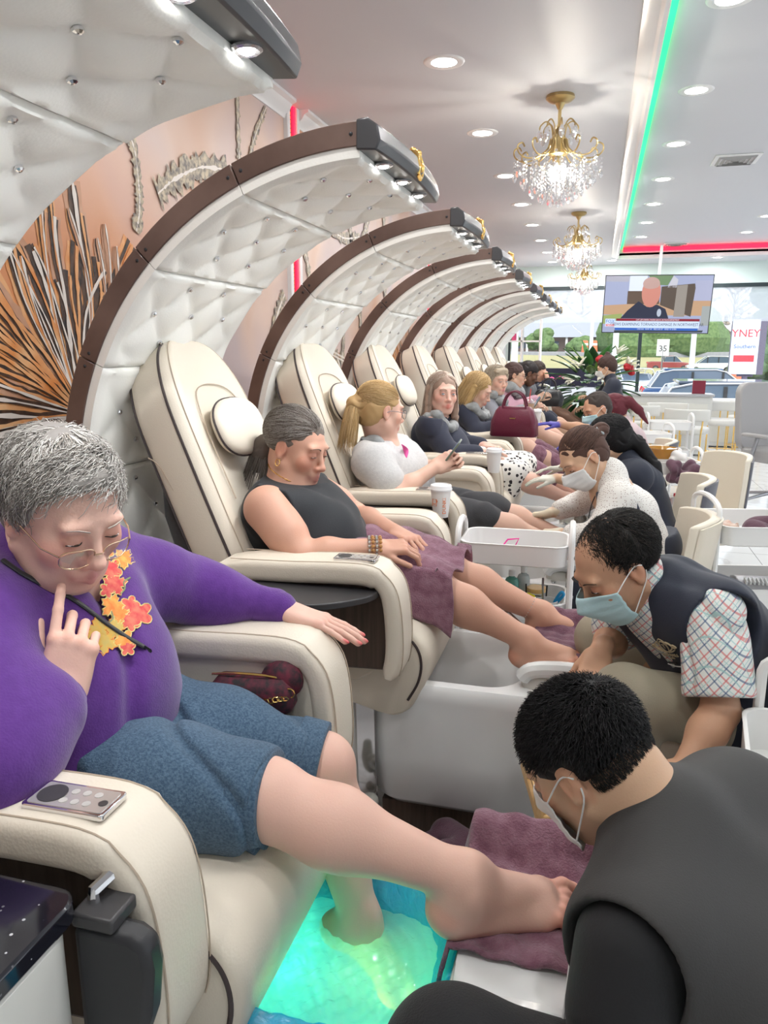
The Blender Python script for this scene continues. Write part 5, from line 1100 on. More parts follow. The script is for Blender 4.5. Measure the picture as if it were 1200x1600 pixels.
tag(MB().tube(catmull([Vector(ray_hit(S, u, v, .006)[0]) for u, v in [(2, 880), (28, 898), (60, 915), (95, 930), (125, 948), (155, 971), (190, 995), (230, 1018), (270, 1042), (305, 1064), (335, 1082)]], 4), .0048, 8, flat=.6).build('purse_strap', M_black), 'thin black strap of the floral purse crossing the purple sweatshirt', 'strap')
FX = frame((1, 0, -.15))
# ---- woman in the black sleeveless top
J = seated(2.22, hd=(-.905, 2.215, 1.195), nk=(-.935, 2.21, 1.085), shR=(-.935, 2.045, 1.03), shL=(-.935, 2.385, 1.03), ch=(-.94, 2.21, .97), elR=(-.80, 1.975, .915), wrR=(-.60, 2.06, .93), elL=(-.80, 2.48, .93), wrL=(-.61, 2.33, .91), knR=(-.44, 2.13, .80), knL=(-.44, 2.33, .80), anR=(-.155, 2.14, .655), anL=(-.13, 2.38, .66))
o = dict(skin='ruddy', build=1.10, belly=.04, bust=.006, full=1.06, jowl=1, brow=(.2, .13, .1), toenail=(.04, .008, .02), lip=(.48, .2, .17), fd=(.96, .06, .1))
SK['ruddy'] = (.62, .345, .25); HR = frame((.93, -.20, -.30), (0, .05, 1)); w = headwise(J, HR)
P = full_body(J, o, HR, 1.0, dict(R=dict(d=(.93, .32, .0), n=(.0, -.3, 1), curls=[.6, .65, .7, .75], thumb=(.5, .3)), L=dict(curl=.5)), r=1.05)
P += [cap(V(*J['shR']), lerp(J['shR'], J['elR'], .6), .068, .060, .03), cap(V(*J['shL']), lerp(J['shL'], J['elL'], .6), .066, .058, .03)]
b, loc = body('person', 'woman in black sleeveless top, grey-brown hair tied back, towel on her lap', J, o, .0034, P)
face_bits(J['hd'], HR, 1.0, o, b, loc, .25)
T, fr, ax, up = top_prims(J, o, .009, 0)
T += [cap(lerp(J['shR'], J['shL'], .12)+V(0, 0, .012), lerp(J['shR'], J['nk'], .75)+V(0, 0, -.018), .070, .058, .03), cap(lerp(J['shL'], J['shR'], .12)+V(0, 0, .012), lerp(J['shL'], J['nk'], .75)+V(0, 0, -.018), .070, .058, .03)]
sdf_obj('sleeveless_top', T, .0042, cloth('black_knit', (.012, .014, .018), .7, None, (300, .12), .1), b, loc, disp=wrinkle(.0035, 22, 12), clip=[(V(*J['nk'])+V(0, 0, .012), (.16, 0, 1)), (V(*J['shR'])+V(0, -.006, 0), (0, -1, .1)), (V(*J['shL'])+V(0, .006, 0), (0, 1, .1))])
hc = (.16, .13, .11); hb = skull_cap(J, HR, 1.0, hc, b, loc, [((0, -.10, -.02), (0, -.125, -.05), .030, .036), ((0, -.125, -.05), (0, -.118, -.115), .038, .022)], rad=(.082, .100, .086), cen=(0, -.024, .040), low=False)
gb = ((.20, .17, .15), (.30, .27, .24), (.13, .10, .085), (.36, .33, .30))
hair_cards('hair_strands', J['hd'], HR, 1.0, M_hair, hb, loc, 3000, 7, .10, .0010, (.083, .102, .087), (0, -.024, .041), lambda D: ((D[:, 1] < .66+.5*D[:, 2]) & (D[:, 2] > -.35) & ~((D[:, 1] > .35) & (D[:, 2] < .15))), lambda P, D: V(0, -1, -.45)+0*P, .03, .4, 4, gb, jit=.10)
hair_cards('hair_tail', w(0, -.12, -.06), HR, 1.0, M_hair, hb, loc, 500, 6, .10, .0009, (.034, .034, .05), (0, 0, 0), lambda D: D[:, 2] > -.5, lambda P, D: V(0, -.1, -1)+0*P, .1, .8, 5, gb, hang=-.01, jit=.2)
for q in (-1, 1): MB().tube([Vector(w(q*.080, -.004+.008*math.cos(a), -.045+.011*math.sin(a))-V(*loc)) for a in [k*2*math.pi/12 for k in range(12)]], .0014, 6, closed=True).build('earring', M_gold, b)
nk = V(*J['nk']); MB().tube([Vector(nk+V(.066*math.cos(a)+.008, .080*math.sin(a), .030-.035*math.cos(a))-V(*loc)) for a in [math.radians(-150+15*k) for k in range(21)]], .0018, 6).build('necklace', M_gold, b)
wr = V(*J['wrR']); dd = nrm(V(.93, .32, 0)); M_bead = [mat('bead_silver', (.6, .58, .55), .25, .8), mat('bead_amber', (.55, .28, .1), .3)]
for j in range(4):
    m = MB(); c_ = wr+dd*(-.02+.011*j)
    for k in range(16): a = k*2*math.pi/16; m.ell(c_+V(0, 0, 1)*.031*math.sin(a)+nrm(np.cross(dd, (0, 0, 1)))*.034*math.cos(a)-V(*loc), (.0055,)*3, 7, 5)
    m.build('bracelet', M_bead[j % 2], b)
an = V(*J['anL']); d = nrm(V(*J['anL'])-V(*J['knL'])); m = MB(); e1 = nrm(np.cross(d, (0, 1, 0)))
for k in range(22): a = k*2*math.pi/22; m.ell(an-d*.045+(e1*math.cos(a)+V(0, 1, 0)*math.sin(a))*.0365-V(*loc), (.0022,)*3, 5, 4)
m.build('anklet', M_bead[0], b)
def lap_towel(cy, x0, x1, zt, label, hang=.16, hw=.24, m=M_towel, knees=None, grp=None):
    def f(u, v):
        x = x0+(x1-x0)*u; y = (v-.5)*2; yy = y*hw*(1+.12*u); a = abs(yy); leg = .112-.022*u
        hump = max(0, leg**2-(a-.095)**2)**.5 if abs(a-.095) < leg else 0
        z = zt+.01+hump*.95-.075; z = max(z, zt-.012+.028*(1-u)) if a < .16 else z
        if a > .16: t_ = (a-.16)/(hw*(1+.12*u)-.16+1e-6); yy = math.copysign(.162+.022*math.sin(min(1, t_)*1.6)+.010*math.sin(9*u+3), yy); z = zt+.03-hang*t_*(.7+.55*u)
        z -= .05*u*u; z += .004*math.sin(23*u+5*v)+.005*math.sin(11*v*3+4*u); return (x+.006*math.sin(17*v), cy+yy, z)
    return tag(MB().grid(f, 44, 56).build('towel', m, solid=.005, ang=180), label, 'towel', grp)
lap_towel(2.225, -.76, -.37, .892, 'plum towel spread over the lap of the woman in the black top', .15, .27)
# ---- woman with blonde ponytail, glasses, grey T-shirt
J = seated(3.3, hd=(-.915, 3.22, 1.235), nk=(-.935, 3.25, 1.115), shR=(-.92, 3.08, 1.035), shL=(-.90, 3.42, 1.04), elR=(-.79, 3.02, .905), wrR=(-.655, 3.15, 1.0), elL=(-.78, 3.45, .93), wrL=(-.65, 3.26, 1.005), knR=(-.44, 3.17, .79), knL=(-.43, 3.33, .80), anR=(-.13, 3.20, .68), anL=(-.10, 3.34, .68))
o = dict(skin='fair', build=1.05, belly=.03, bust=.0, brow=(.35, .22, .12), browname='blonde', iris='blue'); HR = frame((.72, .66, -.18)); w = headwise(J, HR)
P = full_body(J, o, HR, 1.02, dict(R=dict(d=(.70, .45, .45), n=(.3, -.7, .5), curl=.75, thumb=(.3, .3)), L=dict(d=(.8, -.35, .4), n=(.3, .8, .4), curl=.7, thumb=(.3, .3))), h=.004)
b, loc = body('person', 'woman with blonde ponytail and glasses in pale grey pink-ribbon T-shirt, holding a phone', J, o, .004, P); face_bits(J['hd'], HR, 1.02, o, b, loc, .6); glasses(J['hd'], HR, 1.02, mat('glasses_grey', (.12, .13, .16), .3, .3), b, loc)
T, fr, ax, up = top_prims(J, o, .012, .62, rs=1.12); M_gt = cloth('heather_grey', (.56, .55, .54), .9, (90, (.48, .47, .47), .7))
ts = sdf_obj('t_shirt', T, .005, M_gt, b, loc, disp=wrinkle(.004, 20, 4), clip=[(V(*J['nk'])+V(0, 0, -.004), (.1, 0, 1))])
c_ = lerp(J['ch'], J['nk'], .25); q = V(*c_)+fr*.112+V(.012, -.055, .0)-V(*loc)
MB().tube([Vector(q+V(.0, -.03+.05*t+.02*math.sin(6*t), .035-.085*t+.0)+V(.010*math.sin(3.1*t), 0, 0)) for t in [k/14 for k in range(15)]], [.004+.012*math.sin(3.1*k/14) for k in range(15)], 8, flat=.3).build('pink_ribbon_print', mat('ribbon_pink', (.78, .12, .38), .8), ts)
sdf_obj('capri_leggings', leg_cloth(J, 1.12, .006, 1.0), .0055, cloth('charcoal', (.045, .045, .05), .85), b, loc, disp=wrinkle(.004, 18, 6))
blond = ((.52, .34, .15), (.62, .43, .22), (.40, .25, .10), (.68, .50, .28)); hb = skull_cap(J, HR, 1.02, (.46, .30, .14), b, loc, [((0, -.10, .03), (0, -.130, .01), .026, .028), ((0, -.130, .01), (0, -.140, -.07), .028, .024), ((0, -.140, -.07), (.0, -.120, -.15), .024, .008)], rad=(.081, .099, .086), cen=(0, -.022, .038))
hair_cards('hair_strands', J['hd'], HR, 1.02, M_hair, hb, loc, 2300, 7, .10, .0010, (.082, .100, .087), (0, -.022, .039), lambda D: ((D[:, 1] < .66+.5*D[:, 2]) & (D[:, 2] > -.45) & ~((D[:, 1] > .35) & (D[:, 2] < .15))), lambda P, D: V(0, -1, .1)+0*P, .02, .2, 6, blond, jit=.06)
hair_cards('ponytail', w(0, -.135, .0), HR, 1.0, M_hair, hb, loc, 700, 8, .15, .0011, (.028, .028, .03), (0, 0, 0), lambda D: D[:, 2] > -.3, lambda P, D: V(0, -.2, -1)+0*P, .1, .5, 7, blond, hang=.01, jit=.13)
neck_pillow(J, 'grey neck warmer round the shoulders of the woman with the blonde ponytail', z=-.02); phone((-.595, 3.20, 1.055), (.55, -.1, .75), (-.75, -.1, .6), 'phone held in both hands by the woman with the blonde ponytail', (.16, .19, .14))
# ---- woman in navy with leopard skirt
J = seated(4.42, hd=(-.865, 4.36, 1.245), nk=(-.90, 4.38, 1.12), elR=(-.78, 4.17, .92), wrR=(-.60, 4.28, .92), wrL=(-.62, 4.50, .93), knR=(-.44, 4.30, .80), knL=(-.40, 4.48, .83), anR=(-.12, 4.34, .66), anL=(-.08, 4.50, .66))
o = dict(skin='pink', build=1.02, bust=.0, belly=.02, brow=(.3, .2, .14), browname='lt', iris='blue', gaze=(.5, 0)); HR = frame((.55, -.83, -.02), (.06, 0, 1)); w = headwise(J, HR)
P = full_body(J, o, HR, 1.0, dict(R=dict(curl=.5), L=dict(curl=.4))); b, loc = body('person', 'woman with long ash-blonde hair in navy cardigan and leopard-spot skirt, facing the viewer', J, o, .0042, P); face_bits(J['hd'], HR, 1.0, o, b, loc, .95)
T, fr, ax, up = top_prims(J, o, .012, 1.75); M_navy = cloth('navy_knit', (.022, .025, .045), .85); sdf_obj('cardigan', T, .0055, M_navy, b, loc, disp=wrinkle(.004, 20, 7), clip=[(V(*J['nk'])+V(0, 0, -.004), (.1, 0, 1))])
def leopard():
    m = mat('leopard_print', (.80, .77, .73), .85); t = m.node_tree; p = t.nodes['Principled BSDF']; L = t.links.new; tc = t.nodes.new('ShaderNodeTexCoord'); v = t.nodes.new('ShaderNodeTexVoronoi'); v.inputs['Scale'].default_value = 38; n = t.nodes.new('ShaderNodeTexNoise'); n.inputs['Scale'].default_value = 60
    ad = t.nodes.new('ShaderNodeMath'); ad.operation = 'MULTIPLY_ADD'; ad.inputs[1].default_value = .35; r = t.nodes.new('ShaderNodeValToRGB'); r.color_ramp.interpolation = 'CONSTANT'; e = r.color_ramp.elements; e[0].color = (.03, .025, .03, 1); e[1].position = .52; e[1].color = (.80, .77, .73, 1)
    L(tc.outputs['Object'], v.inputs['Vector']); L(tc.outputs['Object'], n.inputs['Vector']); L(n.outputs[0], ad.inputs[0]); L(v.outputs['Distance'], ad.inputs[2]); L(ad.outputs[0], r.inputs[0]); L(r.outputs[0], p.inputs['Base Color']); return m
sdf_obj('leopard_skirt', leg_cloth(J, .98, .022, 1.05, .09)+[cap(lerp(J['hpR'], J['hpL'], .5), lerp(J['knR'], J['knL'], .5), .10, .085, .09), cap(lerp(J['hpR'], J['knR'], .4)+V(0, -.02, -.02), V(*J['knR'])+V(-.02, -.01, -.10), .07, .05, .06)], .0055, leopard(), b, loc, disp=wrinkle(.006, 14, 2))
ash = ((.40, .29, .22), (.50, .40, .32), (.30, .20, .15), (.56, .48, .42)); hb = skull_cap(J, HR, 1.0, (.32, .22, .17), b, loc, [((-.075, -.01, .03), (-.085, .01, -.13), .022, .024), ((.075, -.01, .03), (.085, .01, -.13), .022, .024), ((0, -.07, 0), (0, -.07, -.13), .06, .045)])
hair_cards('hair_strands', J['hd'], HR, 1.0, M_hair, hb, loc, 2400, 9, .24, .0011, (.086, .102, .092), (0, -.02, .038), lambda D: ((D[:, 1] < .15+.9*D[:, 2]) & (D[:, 2] > -.2)), lambda P, D: np.stack([np.sign(P[:, 0])*1.2, 0*P[:, 0]-.1, -.5+0*P[:, 0]], 1), .06, .4, 8, ash, hang=.02, jit=.08)
neck_pillow(J, 'grey neck warmer on the woman in navy facing the viewer', z=-.005)
for sd, s_ in (('R', 0), ('L', 0)):
    k_, a = V(*J['kn'+sd]), V(*J['an'+sd]); 
k_, a = V(*J['knL']), V(*J['anL']); tag(sdf_obj('towel', [cap(lerp(k_, a, .06), lerp(k_, a, .62), .072, .058, .02)], .005, M_towel, None, tuple(k_*V(1, 1, 0)), disp=wrinkle(.005, 25, 3), clip=[(lerp(k_, a, .62), a-k_)]), 'plum towel wrapped round the shin of the woman in the leopard skirt', 'towel')
# ---- blonde woman with phone (burgundy handbag beside)
J = seated(5.55, hd=(-.82, 5.42, 1.215), nk=(-.86, 5.46, 1.10), wrR=(-.58, 5.44, .99), wrL=(-.60, 5.58, .98), anR=(-.05, 5.45, .60)); o = dict(skin='fair', build=1.0, bust=.0, brow=(.4, .28, .15), browname='lt'); HR = frame((.86, -.05, -.45)); w = headwise(J, HR)
P = full_body(J, o, HR, .98, dict(R=dict(curl=.7, d=(.8, .1, .4), n=(0, -.8, .6)), L=dict(curl=.6))); b, loc = body('person', 'young blonde woman looking down at her phone behind the burgundy handbag', J, o, .0052, P); face_bits(J['hd'], HR, .98, o, b, loc, .3)
T, *_ = top_prims(J, o, .012, 1.75); sdf_obj('dark_jumper', T, .0065, M_navy, b, loc); sdf_obj('skirt', leg_cloth(J, .6, .012, 1.0, .08), .007, M_navy, b, loc)
hb = skull_cap(J, HR, .98, (.46, .30, .13), b, loc, [((-.07, -.02, .02), (-.075, -.01, -.10), .03, .028), ((.07, -.02, .02), (.075, -.01, -.10), .03, .028), ((0, -.07, 0), (0, -.07, -.10), .06, .05)], h=.005)
hair_cards('hair_strands', J['hd'], HR, .98, M_hair, hb, loc, 1200, 8, .17, .0016, (.088, .104, .092), (0, -.02, .038), lambda D: ((D[:, 1] < .15+.8*D[:, 2]) & (D[:, 2] > -.3)), lambda P, D: np.stack([np.sign(P[:, 0])*.8, 0*P[:, 0]-.2, -.8+0*P[:, 0]], 1), .06, 1.2, 9, blond, hang=.0, jit=.15)
neck_pillow(J, 'grey neck warmer on the young blonde woman by the burgundy handbag', z=-.01); phone((-.53, 5.43, 1.05), (.6, 0, .7), (-.7, -.1, .65), 'phone held by the young blonde woman behind the handbag')
for sd in 'RL': k_, a = V(*J['kn'+sd]), V(*J['an'+sd]); tag(sdf_obj('towel', [cap(lerp(k_, a, .2), lerp(k_, a, .85), .066, .05, .02)], .006, M_towel, None, tuple(k_*V(1, 1, 0)), disp=wrinkle(.005, 25, 3)), 'plum towel on the %s shin of the young blonde woman' % ('nearer' if sd == 'R' else 'farther'), 'towel')
# ---- older woman in grey sweater
J = seated(6.7, hd=(-.83, 6.56, 1.235), nk=(-.86, 6.60, 1.12), wrR=(-.56, 6.60, 1.0), anR=(-.05, 6.6, .60)); o = dict(skin='fair', build=1.05, bust=.0, belly=.02, brow=(.4, .33, .28), browname='grey', full=1.03, lip=(.6, .22, .22)); HR = frame((.72, -.66, -.12)); w = headwise(J, HR)
P = full_body(J, o, HR, 1.0, dict(R=dict(curl=.7, d=(.8, .1, .4), n=(0, -.8, .6)))); b, loc = body('person', 'older woman with short ash-blonde hair in a grey sweater, holding a phone and iced drink', J, o, .0055, P); face_bits(J['hd'], HR, 1.0, o, b, loc, .8)
M_gs = cloth('grey_sweater', (.26, .26, .29), .95); T, *_ = top_prims(J, o, .016, 1.8); sdf_obj('grey_sweater', T, .007, M_gs, b, loc, disp=wrinkle(.004, 20, 5)); sdf_obj('dark_shorts', leg_cloth(J, .85, .01), .007, M_navy, b, loc)
hb = skull_cap(J, HR, 1.0, (.42, .34, .25), b, loc, [((-.07, -.01, .03), (-.075, .0, -.03), .028, .022), ((.07, -.01, .03), (.075, .0, -.03), .028, .022), ((-.04, .05, .09), (.05, .05, .085), .026, .024)], h=.005)
hair_cards('hair_strands', J['hd'], HR, 1.0, M_hair, hb, loc, 1000, 6, .08, .0018, (.090, .106, .094), (0, -.02, .038), lambda D: ((D[:, 1] < .2+.8*D[:, 2]) & (D[:, 2] > -.5)), lambda P, D: np.stack([np.sign(P[:, 0])*.6+.3, 0*P[:, 0]+.1, -.6+0*P[:, 0]], 1), .10, 1, 10, ((.5, .42, .32), (.6, .53, .43), (.38, .3, .22)), jit=.2)
neck_pillow(J, 'grey neck warmer on the older woman in the grey sweater', z=-.01)
phone((-.50, 6.58, 1.04), (.5, 0, .8), (-.7, -.2, .6), 'phone held by the older woman in the grey sweater')
# ---- woman in pink striped sweater
J = seated(7.8, hd=(-.79, 7.62, 1.245), nk=(-.83, 7.68, 1.13), wrR=(-.56, 7.62, 1.02), anR=(-.05, 7.7, .60)); o = dict(skin='olive', build=1.05, bust=.0, belly=.03); HR = frame((.95, .12, -.15)); w = headwise(J, HR)
P = full_body(J, o, HR, 1.0, dict(R=dict(curl=.7, d=(.8, .1, .5), n=(0, -.8, .6)))); b, loc = body('person', 'woman with dark hair and glasses in a pink striped sweater, holding a phone', J, o, .006, P); face_bits(J['hd'], HR, 1.0, o, b, loc, .6); glasses(J['hd'], HR, 1.0, M_black, b, loc)
mp = mat('pink_stripes', (.62, .36, .44), .95, bump=(60, .5, 'wave')); T, *_ = top_prims(J, o, .018, 1.85); sdf_obj('striped_sweater', T, .007, mp, b, loc, disp=wrinkle(.003, 20, 5)); sdf_obj('trousers', leg_cloth(J, 1.1, .01), .007, M_navy, b, loc)
neck_pillow(J, 'lilac scarf', (.50, .38, .52), .05, b, loc, .0)
skull_cap(J, HR, 1.0, (.07, .04, .035), b, loc, [((0, -.11, .0), (0, -.12, -.03), .035, .03)], h=.005); phone((-.49, 7.60, 1.08), (.35, 0, .9), (-.8, -.1, .5), 'phone held up by the woman in the pink striped sweater')
# ---- woman in dark grey top, and the last customer
J = seated(8.9, hd=(-.73, 8.50, 1.235), nk=(-.78, 8.62, 1.13), ch=(-.86, 8.8, 1.0), shR=(-.82, 8.52, 1.06), anR=(-.05, 8.8, .6)); o = dict(skin='dark', build=1.12, bust=.02, belly=.04, brow=(.02, .015, .01), browname='black', lip=(.22, .07, .06)); HR = frame((.85, .25, -.48))
P = full_body(J, o, HR, 1.05); b, loc = body('person', 'woman with black hair tied back in a dark grey top, looking down', J, o, .006, P); face_bits(J['hd'], HR, 1.05, o, b, loc, .3)
T, *_ = top_prims(J, o, .012, .5); sdf_obj('grey_top', T, .007, cloth('dark_grey', (.10, .105, .115), .9), b, loc); sdf_obj('dark_skirt', leg_cloth(J, .8, .012), .007, M_navy, b, loc); skull_cap(J, HR, 1.05, (.02, .016, .016), b, loc, [((0, -.10, .02), (0, -.13, .03), .035, .03)], h=.005)
J = seated(10.0, hd=(-.72, 9.72, 1.225), nk=(-.78, 9.8, 1.13), wrR=(-.60, 9.66, 1.14), elR=(-.62, 9.6, .95)); o = dict(skin='ruddy', build=1.05, belly=.03); HR = frame((.9, -.1, -.35)); P = full_body(J, o, HR, 1.0, dict(R=dict(d=(-.3, .2, .9), n=(.8, -.5, 0), curl=.9)))
b, loc = body('person', 'customer in black with a hand raised to the chin, last in the row of chairs', J, o, .007, P); T, *_ = top_prims(J, o, .014, 1.8); sdf_obj('black_jacket', T, .008, M_navy, b, loc); sdf_obj('trousers', leg_cloth(J, 1.0, .01), .008, cloth('tan_shorts', (.40, .30, .25), .9), b, loc); skull_cap(J, HR, 1.0, (.05, .035, .03), b, loc, h=.006)
# ---------------------------------------------------------------- technicians
M_mask = mat('mask_white', (.78, .78, .78), .8, bump=(200, .1)); M_maskb = mat('mask_blue', (.50, .70, .74), .8, bump=(200, .1))
def legs_down(J, hip, kn, an): J.update(hpR=hip[0], hpL=hip[1], knR=kn[0], knL=kn[1], anR=an[0], anL=an[1]); return J
def shoe_prims(an, d): an = V(*an); d = nrm(d); return [cap(an+V(0, 0, -.03)-d*.03, an+V(0, 0, -.04)+d*.14, .038, .032, .03)]
# ---- man in the black waistcoat, back to the viewer (nearest)
J = dict(hd=(.018, 1.085, .888), nk=(.120, 1.05, .825), ch=(.240, .985, .675), pv=(.43, .93, .44), shL=(.082, .865, .760), shR=(.245, 1.215, .775), elL=(.070, .79, .60), wrL=(.085, .93, .65), elR=(.12, 1.32, .56), wrR=(-.0, 1.20, .60))
legs_down(J, ((.45, 1.02, .44), (.44, .86, .44)), ((.16, 1.50, .46), (-.125, .775, .62)), ((.15, 1.45, .09), (-.02, .66, .09)))
o = dict(skin='asian', build=1.12, brow=(.02, .018, .016), browname='black'); HR = frame((-.66, .34, -.67), (-.6, .2, 1)); w = headwise(J, HR, .95)
P = full_body(J, o, HR, .95, dict(L=dict(d=(-.25, .9, .15), n=(0, -.6, .8), curl=.8), R=dict(d=(-.8, -.5, 0), curl=.6)), feet=False, r=1.02)+[cap(w(0, -.05, -.045), J['nk'], .058, .064, .03)]
b, loc = body('person', 'technician with short black hair, face mask and black waistcoat, back to the viewer', J, o, .0032, P)
T, fr, ax, up = torso_prims(J, dict(o, flip=0), .016, .06)
M_vest = cloth('black_twill', (.036, .034, .034), .75, (3, (.044, .042, .042), .6), (420, .12), .05); vt = T+[cap(V(*J['shL'])+V(.02, .02, .01), V(*J['nk'])+V(.02, -.02, -.012), .066, .062, .05), cap(V(*J['shR'])+V(.02, -.02, .01), V(*J['nk'])+V(.02, .02, -.012), .066, .062, .05)]
axn = nrm(V(*J['shL'])-V(*J['shR'])); vt += [cap(V(*J['shL'])+axn*.050, V(*J['shL'])+axn*.2, .085, .10, .01, sub=True), cap(V(*J['shR'])-axn*.050, V(*J['shR'])-axn*.2, .085, .10, .01, sub=True)]; sdf_obj('waistcoat', vt, .0045, M_vest, b, loc, disp=wrinkle(.004, 9, 4))
sl = sdf_obj('black_t_shirt', [cap(J['shL'], lerp(J['shL'], J['elL'], .78), .070, .074, .03), cap(J['shR'], lerp(J['shR'], J['elR'], .8), .075, .072, .03), cap(lerp(J['shL'], J['shR'], .1), lerp(J['shL'], J['shR'], .9), .06, None, .03)], .0045, cloth('black_jersey', (.010, .010, .012), .8, None, (300, .08), .08), b, loc, disp=wrinkle(.003, 16, 9), clip=[(lerp(J['shL'], J['elL'], .86), nrm(V(*J['elL'])-V(*J['shL'])))])
s_, e_ = V(*J['shL']), V(*J['elL']); d = nrm(e_-s_); 
for j, r_ in enumerate((.0, .010)): MB().tube([Vector(s_+d*t*.19+nrm(V(-.75, .55, .1))*(.079+.002)+nrm(np.cross(d, V(-.75, .55, .1)))*(-.008+r_)-V(*loc)) for t in [k/10 for k in range(11)]], .0022, 5).build('white_stripe', M_white, sl)
tr = sdf_obj('black_trousers', leg_cloth(J, 1.85, .014, 1.12, .05), .006, cloth('black_trouser', (.012, .012, .014), .85), b, loc, disp=wrinkle(.004, 12, 3)); sdf_obj('shoes', shoe_prims(J['anR'], (-1, .1, 0))+shoe_prims(J['anL'], (-1, .1, 0)), .007, M_black, b, loc)
bl = (.013, .012, .013); hb = skull_cap(J, HR, .95, bl, b, loc, [((0, .05, .07), (0, .02, .085), .035, .035)], rad=(.0825, .101, .086), cen=(0, -.018, .040), low=False)
bk = ((.012, .011, .012), (.03, .028, .03), (.008, .008, .009))
def cmbA(P, D): c0 = V(.01, -.07, .06); d_ = P-c0; return d_/np.maximum(np.linalg.norm(d_, axis=1)[:, None], 1e-3)+V(0, .2, 0)+D*.8
hair_cards('hair_strands', J['hd'], HR, .95, M_hair, hb, loc, 7000, 5, .024, .0010, (.083, .101, .0865), (0, -.018, .041), lambda D: ((D[:, 1] < .55+.4*D[:, 2]) & (D[:, 2] > -.30) & ~((abs(D[:, 0]) > .72) & (D[:, 1] > -.35) & (D[:, 2] < .05))), cmbA, .12, .5, 12, bk, jit=.30)
hair_cards('neck_hair', J['hd'], HR, .95, M_hair, hb, loc, 5200, 4, .010, .0006, (.0730, .0645, .050), (0, -.045, -.010), lambda D: (D[:, 1] < .1) & (D[:, 2] > -.8), lambda P, D: V(0, -.3, -1)+0*P, .05, .3, 13, ((.012, .011, .012), (.03, .025, .022)), jit=.2)
face_mask(J['hd'], HR, .95, M_mask, b, loc)
# ---- man in checked shirt and navy waistcoat
J = dict(hd=(.070, 1.885, .975), nk=(.185, 1.915, .925), ch=(.275, 1.955, .81), pv=(.39, 2.02, .62), shL=(.29, 1.81, .890), shR=(.095, 2.05, .865), elL=(.310, 1.72, .70), wrL=(.225, 1.61, .60), elR=(.085, 2.03, .735), wrR=(.045, 1.885, .745))
legs_down(J, ((.40, 2.10, .60), (.40, 1.90, .60)), ((.05, 2.20, .66), (.105, 1.78, .68)), ((.10, 2.38, .20), (.20, 1.78, .18)))
o = dict(skin='tan', build=1.08, brow=(.03, .025, .02), browname='black', nose=1.1, full=1.04); HR = frame((-.68, -.42, -.60), (-.35, -.1, 1)); w = headwise(J, HR)
P = full_body(J, o, HR, 1.04, dict(L=dict(d=(-.75, -.45, -.3), n=(.2, -.4, .9), curl=.4), R=dict(d=(-.25, -.75, -.55), n=(.2, -.4, .9), curls=[.5, .6, .6, .7], thumb=(.45, .4))), feet=False)
b, loc = body('person', 'technician in navy waistcoat with gold crest over a checked shirt, blue mask, bent forward', J, o, .0036, P); face_bits(J['hd'], HR, 1.04, o, b, loc, .3)
T, fr, ax, up = torso_prims(J, o, .016, .05)
def plaid():
    m = mat('checked_shirt', (.72, .72, .70), .85); t = m.node_tree; p = t.nodes['Principled BSDF']; L = t.links.new; tc = t.nodes.new('ShaderNodeTexCoord'); cur = None
    mp = t.nodes.new('ShaderNodeMapping'); mp.inputs['Rotation'].default_value = (.3, .9, .5); L(tc.outputs['Object'], mp.inputs[0])
    sp = t.nodes.new('ShaderNodeSeparateXYZ'); L(mp.outputs[0], sp.inputs[0])
    for ax_, per, off, wd, c in [(0, .032, 0, .10, (.62, .16, .16)), (2, .032, .3, .10, (.62, .16, .16)), (0, .032, .5, .09, (.07, .12, .24)), (2, .032, .8, .09, (.07, .12, .24)), (1, .032, .25, .08, (.30, .50, .50)), (0, .032, .25, .05, (.35, .55, .55)), (2, .032, .55, .05, (.35, .55, .55))]:
        a = t.nodes.new('ShaderNodeMath'); a.operation = 'MULTIPLY_ADD'; a.inputs[1].default_value = 1/per; a.inputs[2].default_value = off; L(sp.outputs[ax_], a.inputs[0])
        f = t.nodes.new('ShaderNodeMath'); f.operation = 'FRACT'; L(a.outputs[0], f.inputs[0]); g = t.nodes.new('ShaderNodeMath'); g.operation = 'LESS_THAN'; g.inputs[1].default_value = wd; L(f.outputs[0], g.inputs[0])
        k = t.nodes.new('ShaderNodeMath'); k.operation = 'MULTIPLY'; k.inputs[1].default_value = .75; L(g.outputs[0], k.inputs[0])
        mx = t.nodes.new('ShaderNodeMix'); mx.data_type = 'RGBA'; mx.inputs[6].default_value = (.72, .73, .70, 1); mx.inputs[7].default_value = (*c, 1); L(k.outputs[0], mx.inputs[0])
        if cur: L(cur, mx.inputs[6])
        cur = mx.outputs[2]
    L(cur, p.inputs['Base Color']); return m
M_pl = plaid(); sL, eL, sR_, eR = (V(*J[q]) for q in ('shL', 'elL', 'shR', 'elR'))
sdf_obj('checked_shirt', [cap(sL, lerp(sL, eL, .78), .072, .078, .03), cap(sR_, lerp(sR_, eR, .75), .070, .072, .03), cap(lerp(sL, sR_, .1), lerp(sL, sR_, .9), .062, None, .04), cap(lerp(sL, sR_, .5), J['ch'], .085, .10, .04), cap(V(*J['nk'])+V(-.01, 0, -.02), V(*J['nk'])+V(-.035, -.01, .012), .066, .062, .02), cap(lerp(sL, sR_, .5)+fr*.03, V(*J['ch'])+fr*.04, .075, .085, .04)], .0045, M_pl, b, loc, disp=wrinkle(.004, 20, 6), clip=[(lerp(sL, eL, .86), eL-sL)])
M_nv = cloth('navy_twill', (.016, .020, .038), .7, None, (420, .1), .1); vst = T+[cap(sL+V(.03, .015, .02), V(*J['nk'])+V(.035, -.015, -.01), .062, .058, .05), cap(sR_+V(.03, -.02, .02), V(*J['nk'])+V(.035, .02, -.01), .060, .058, .05)]
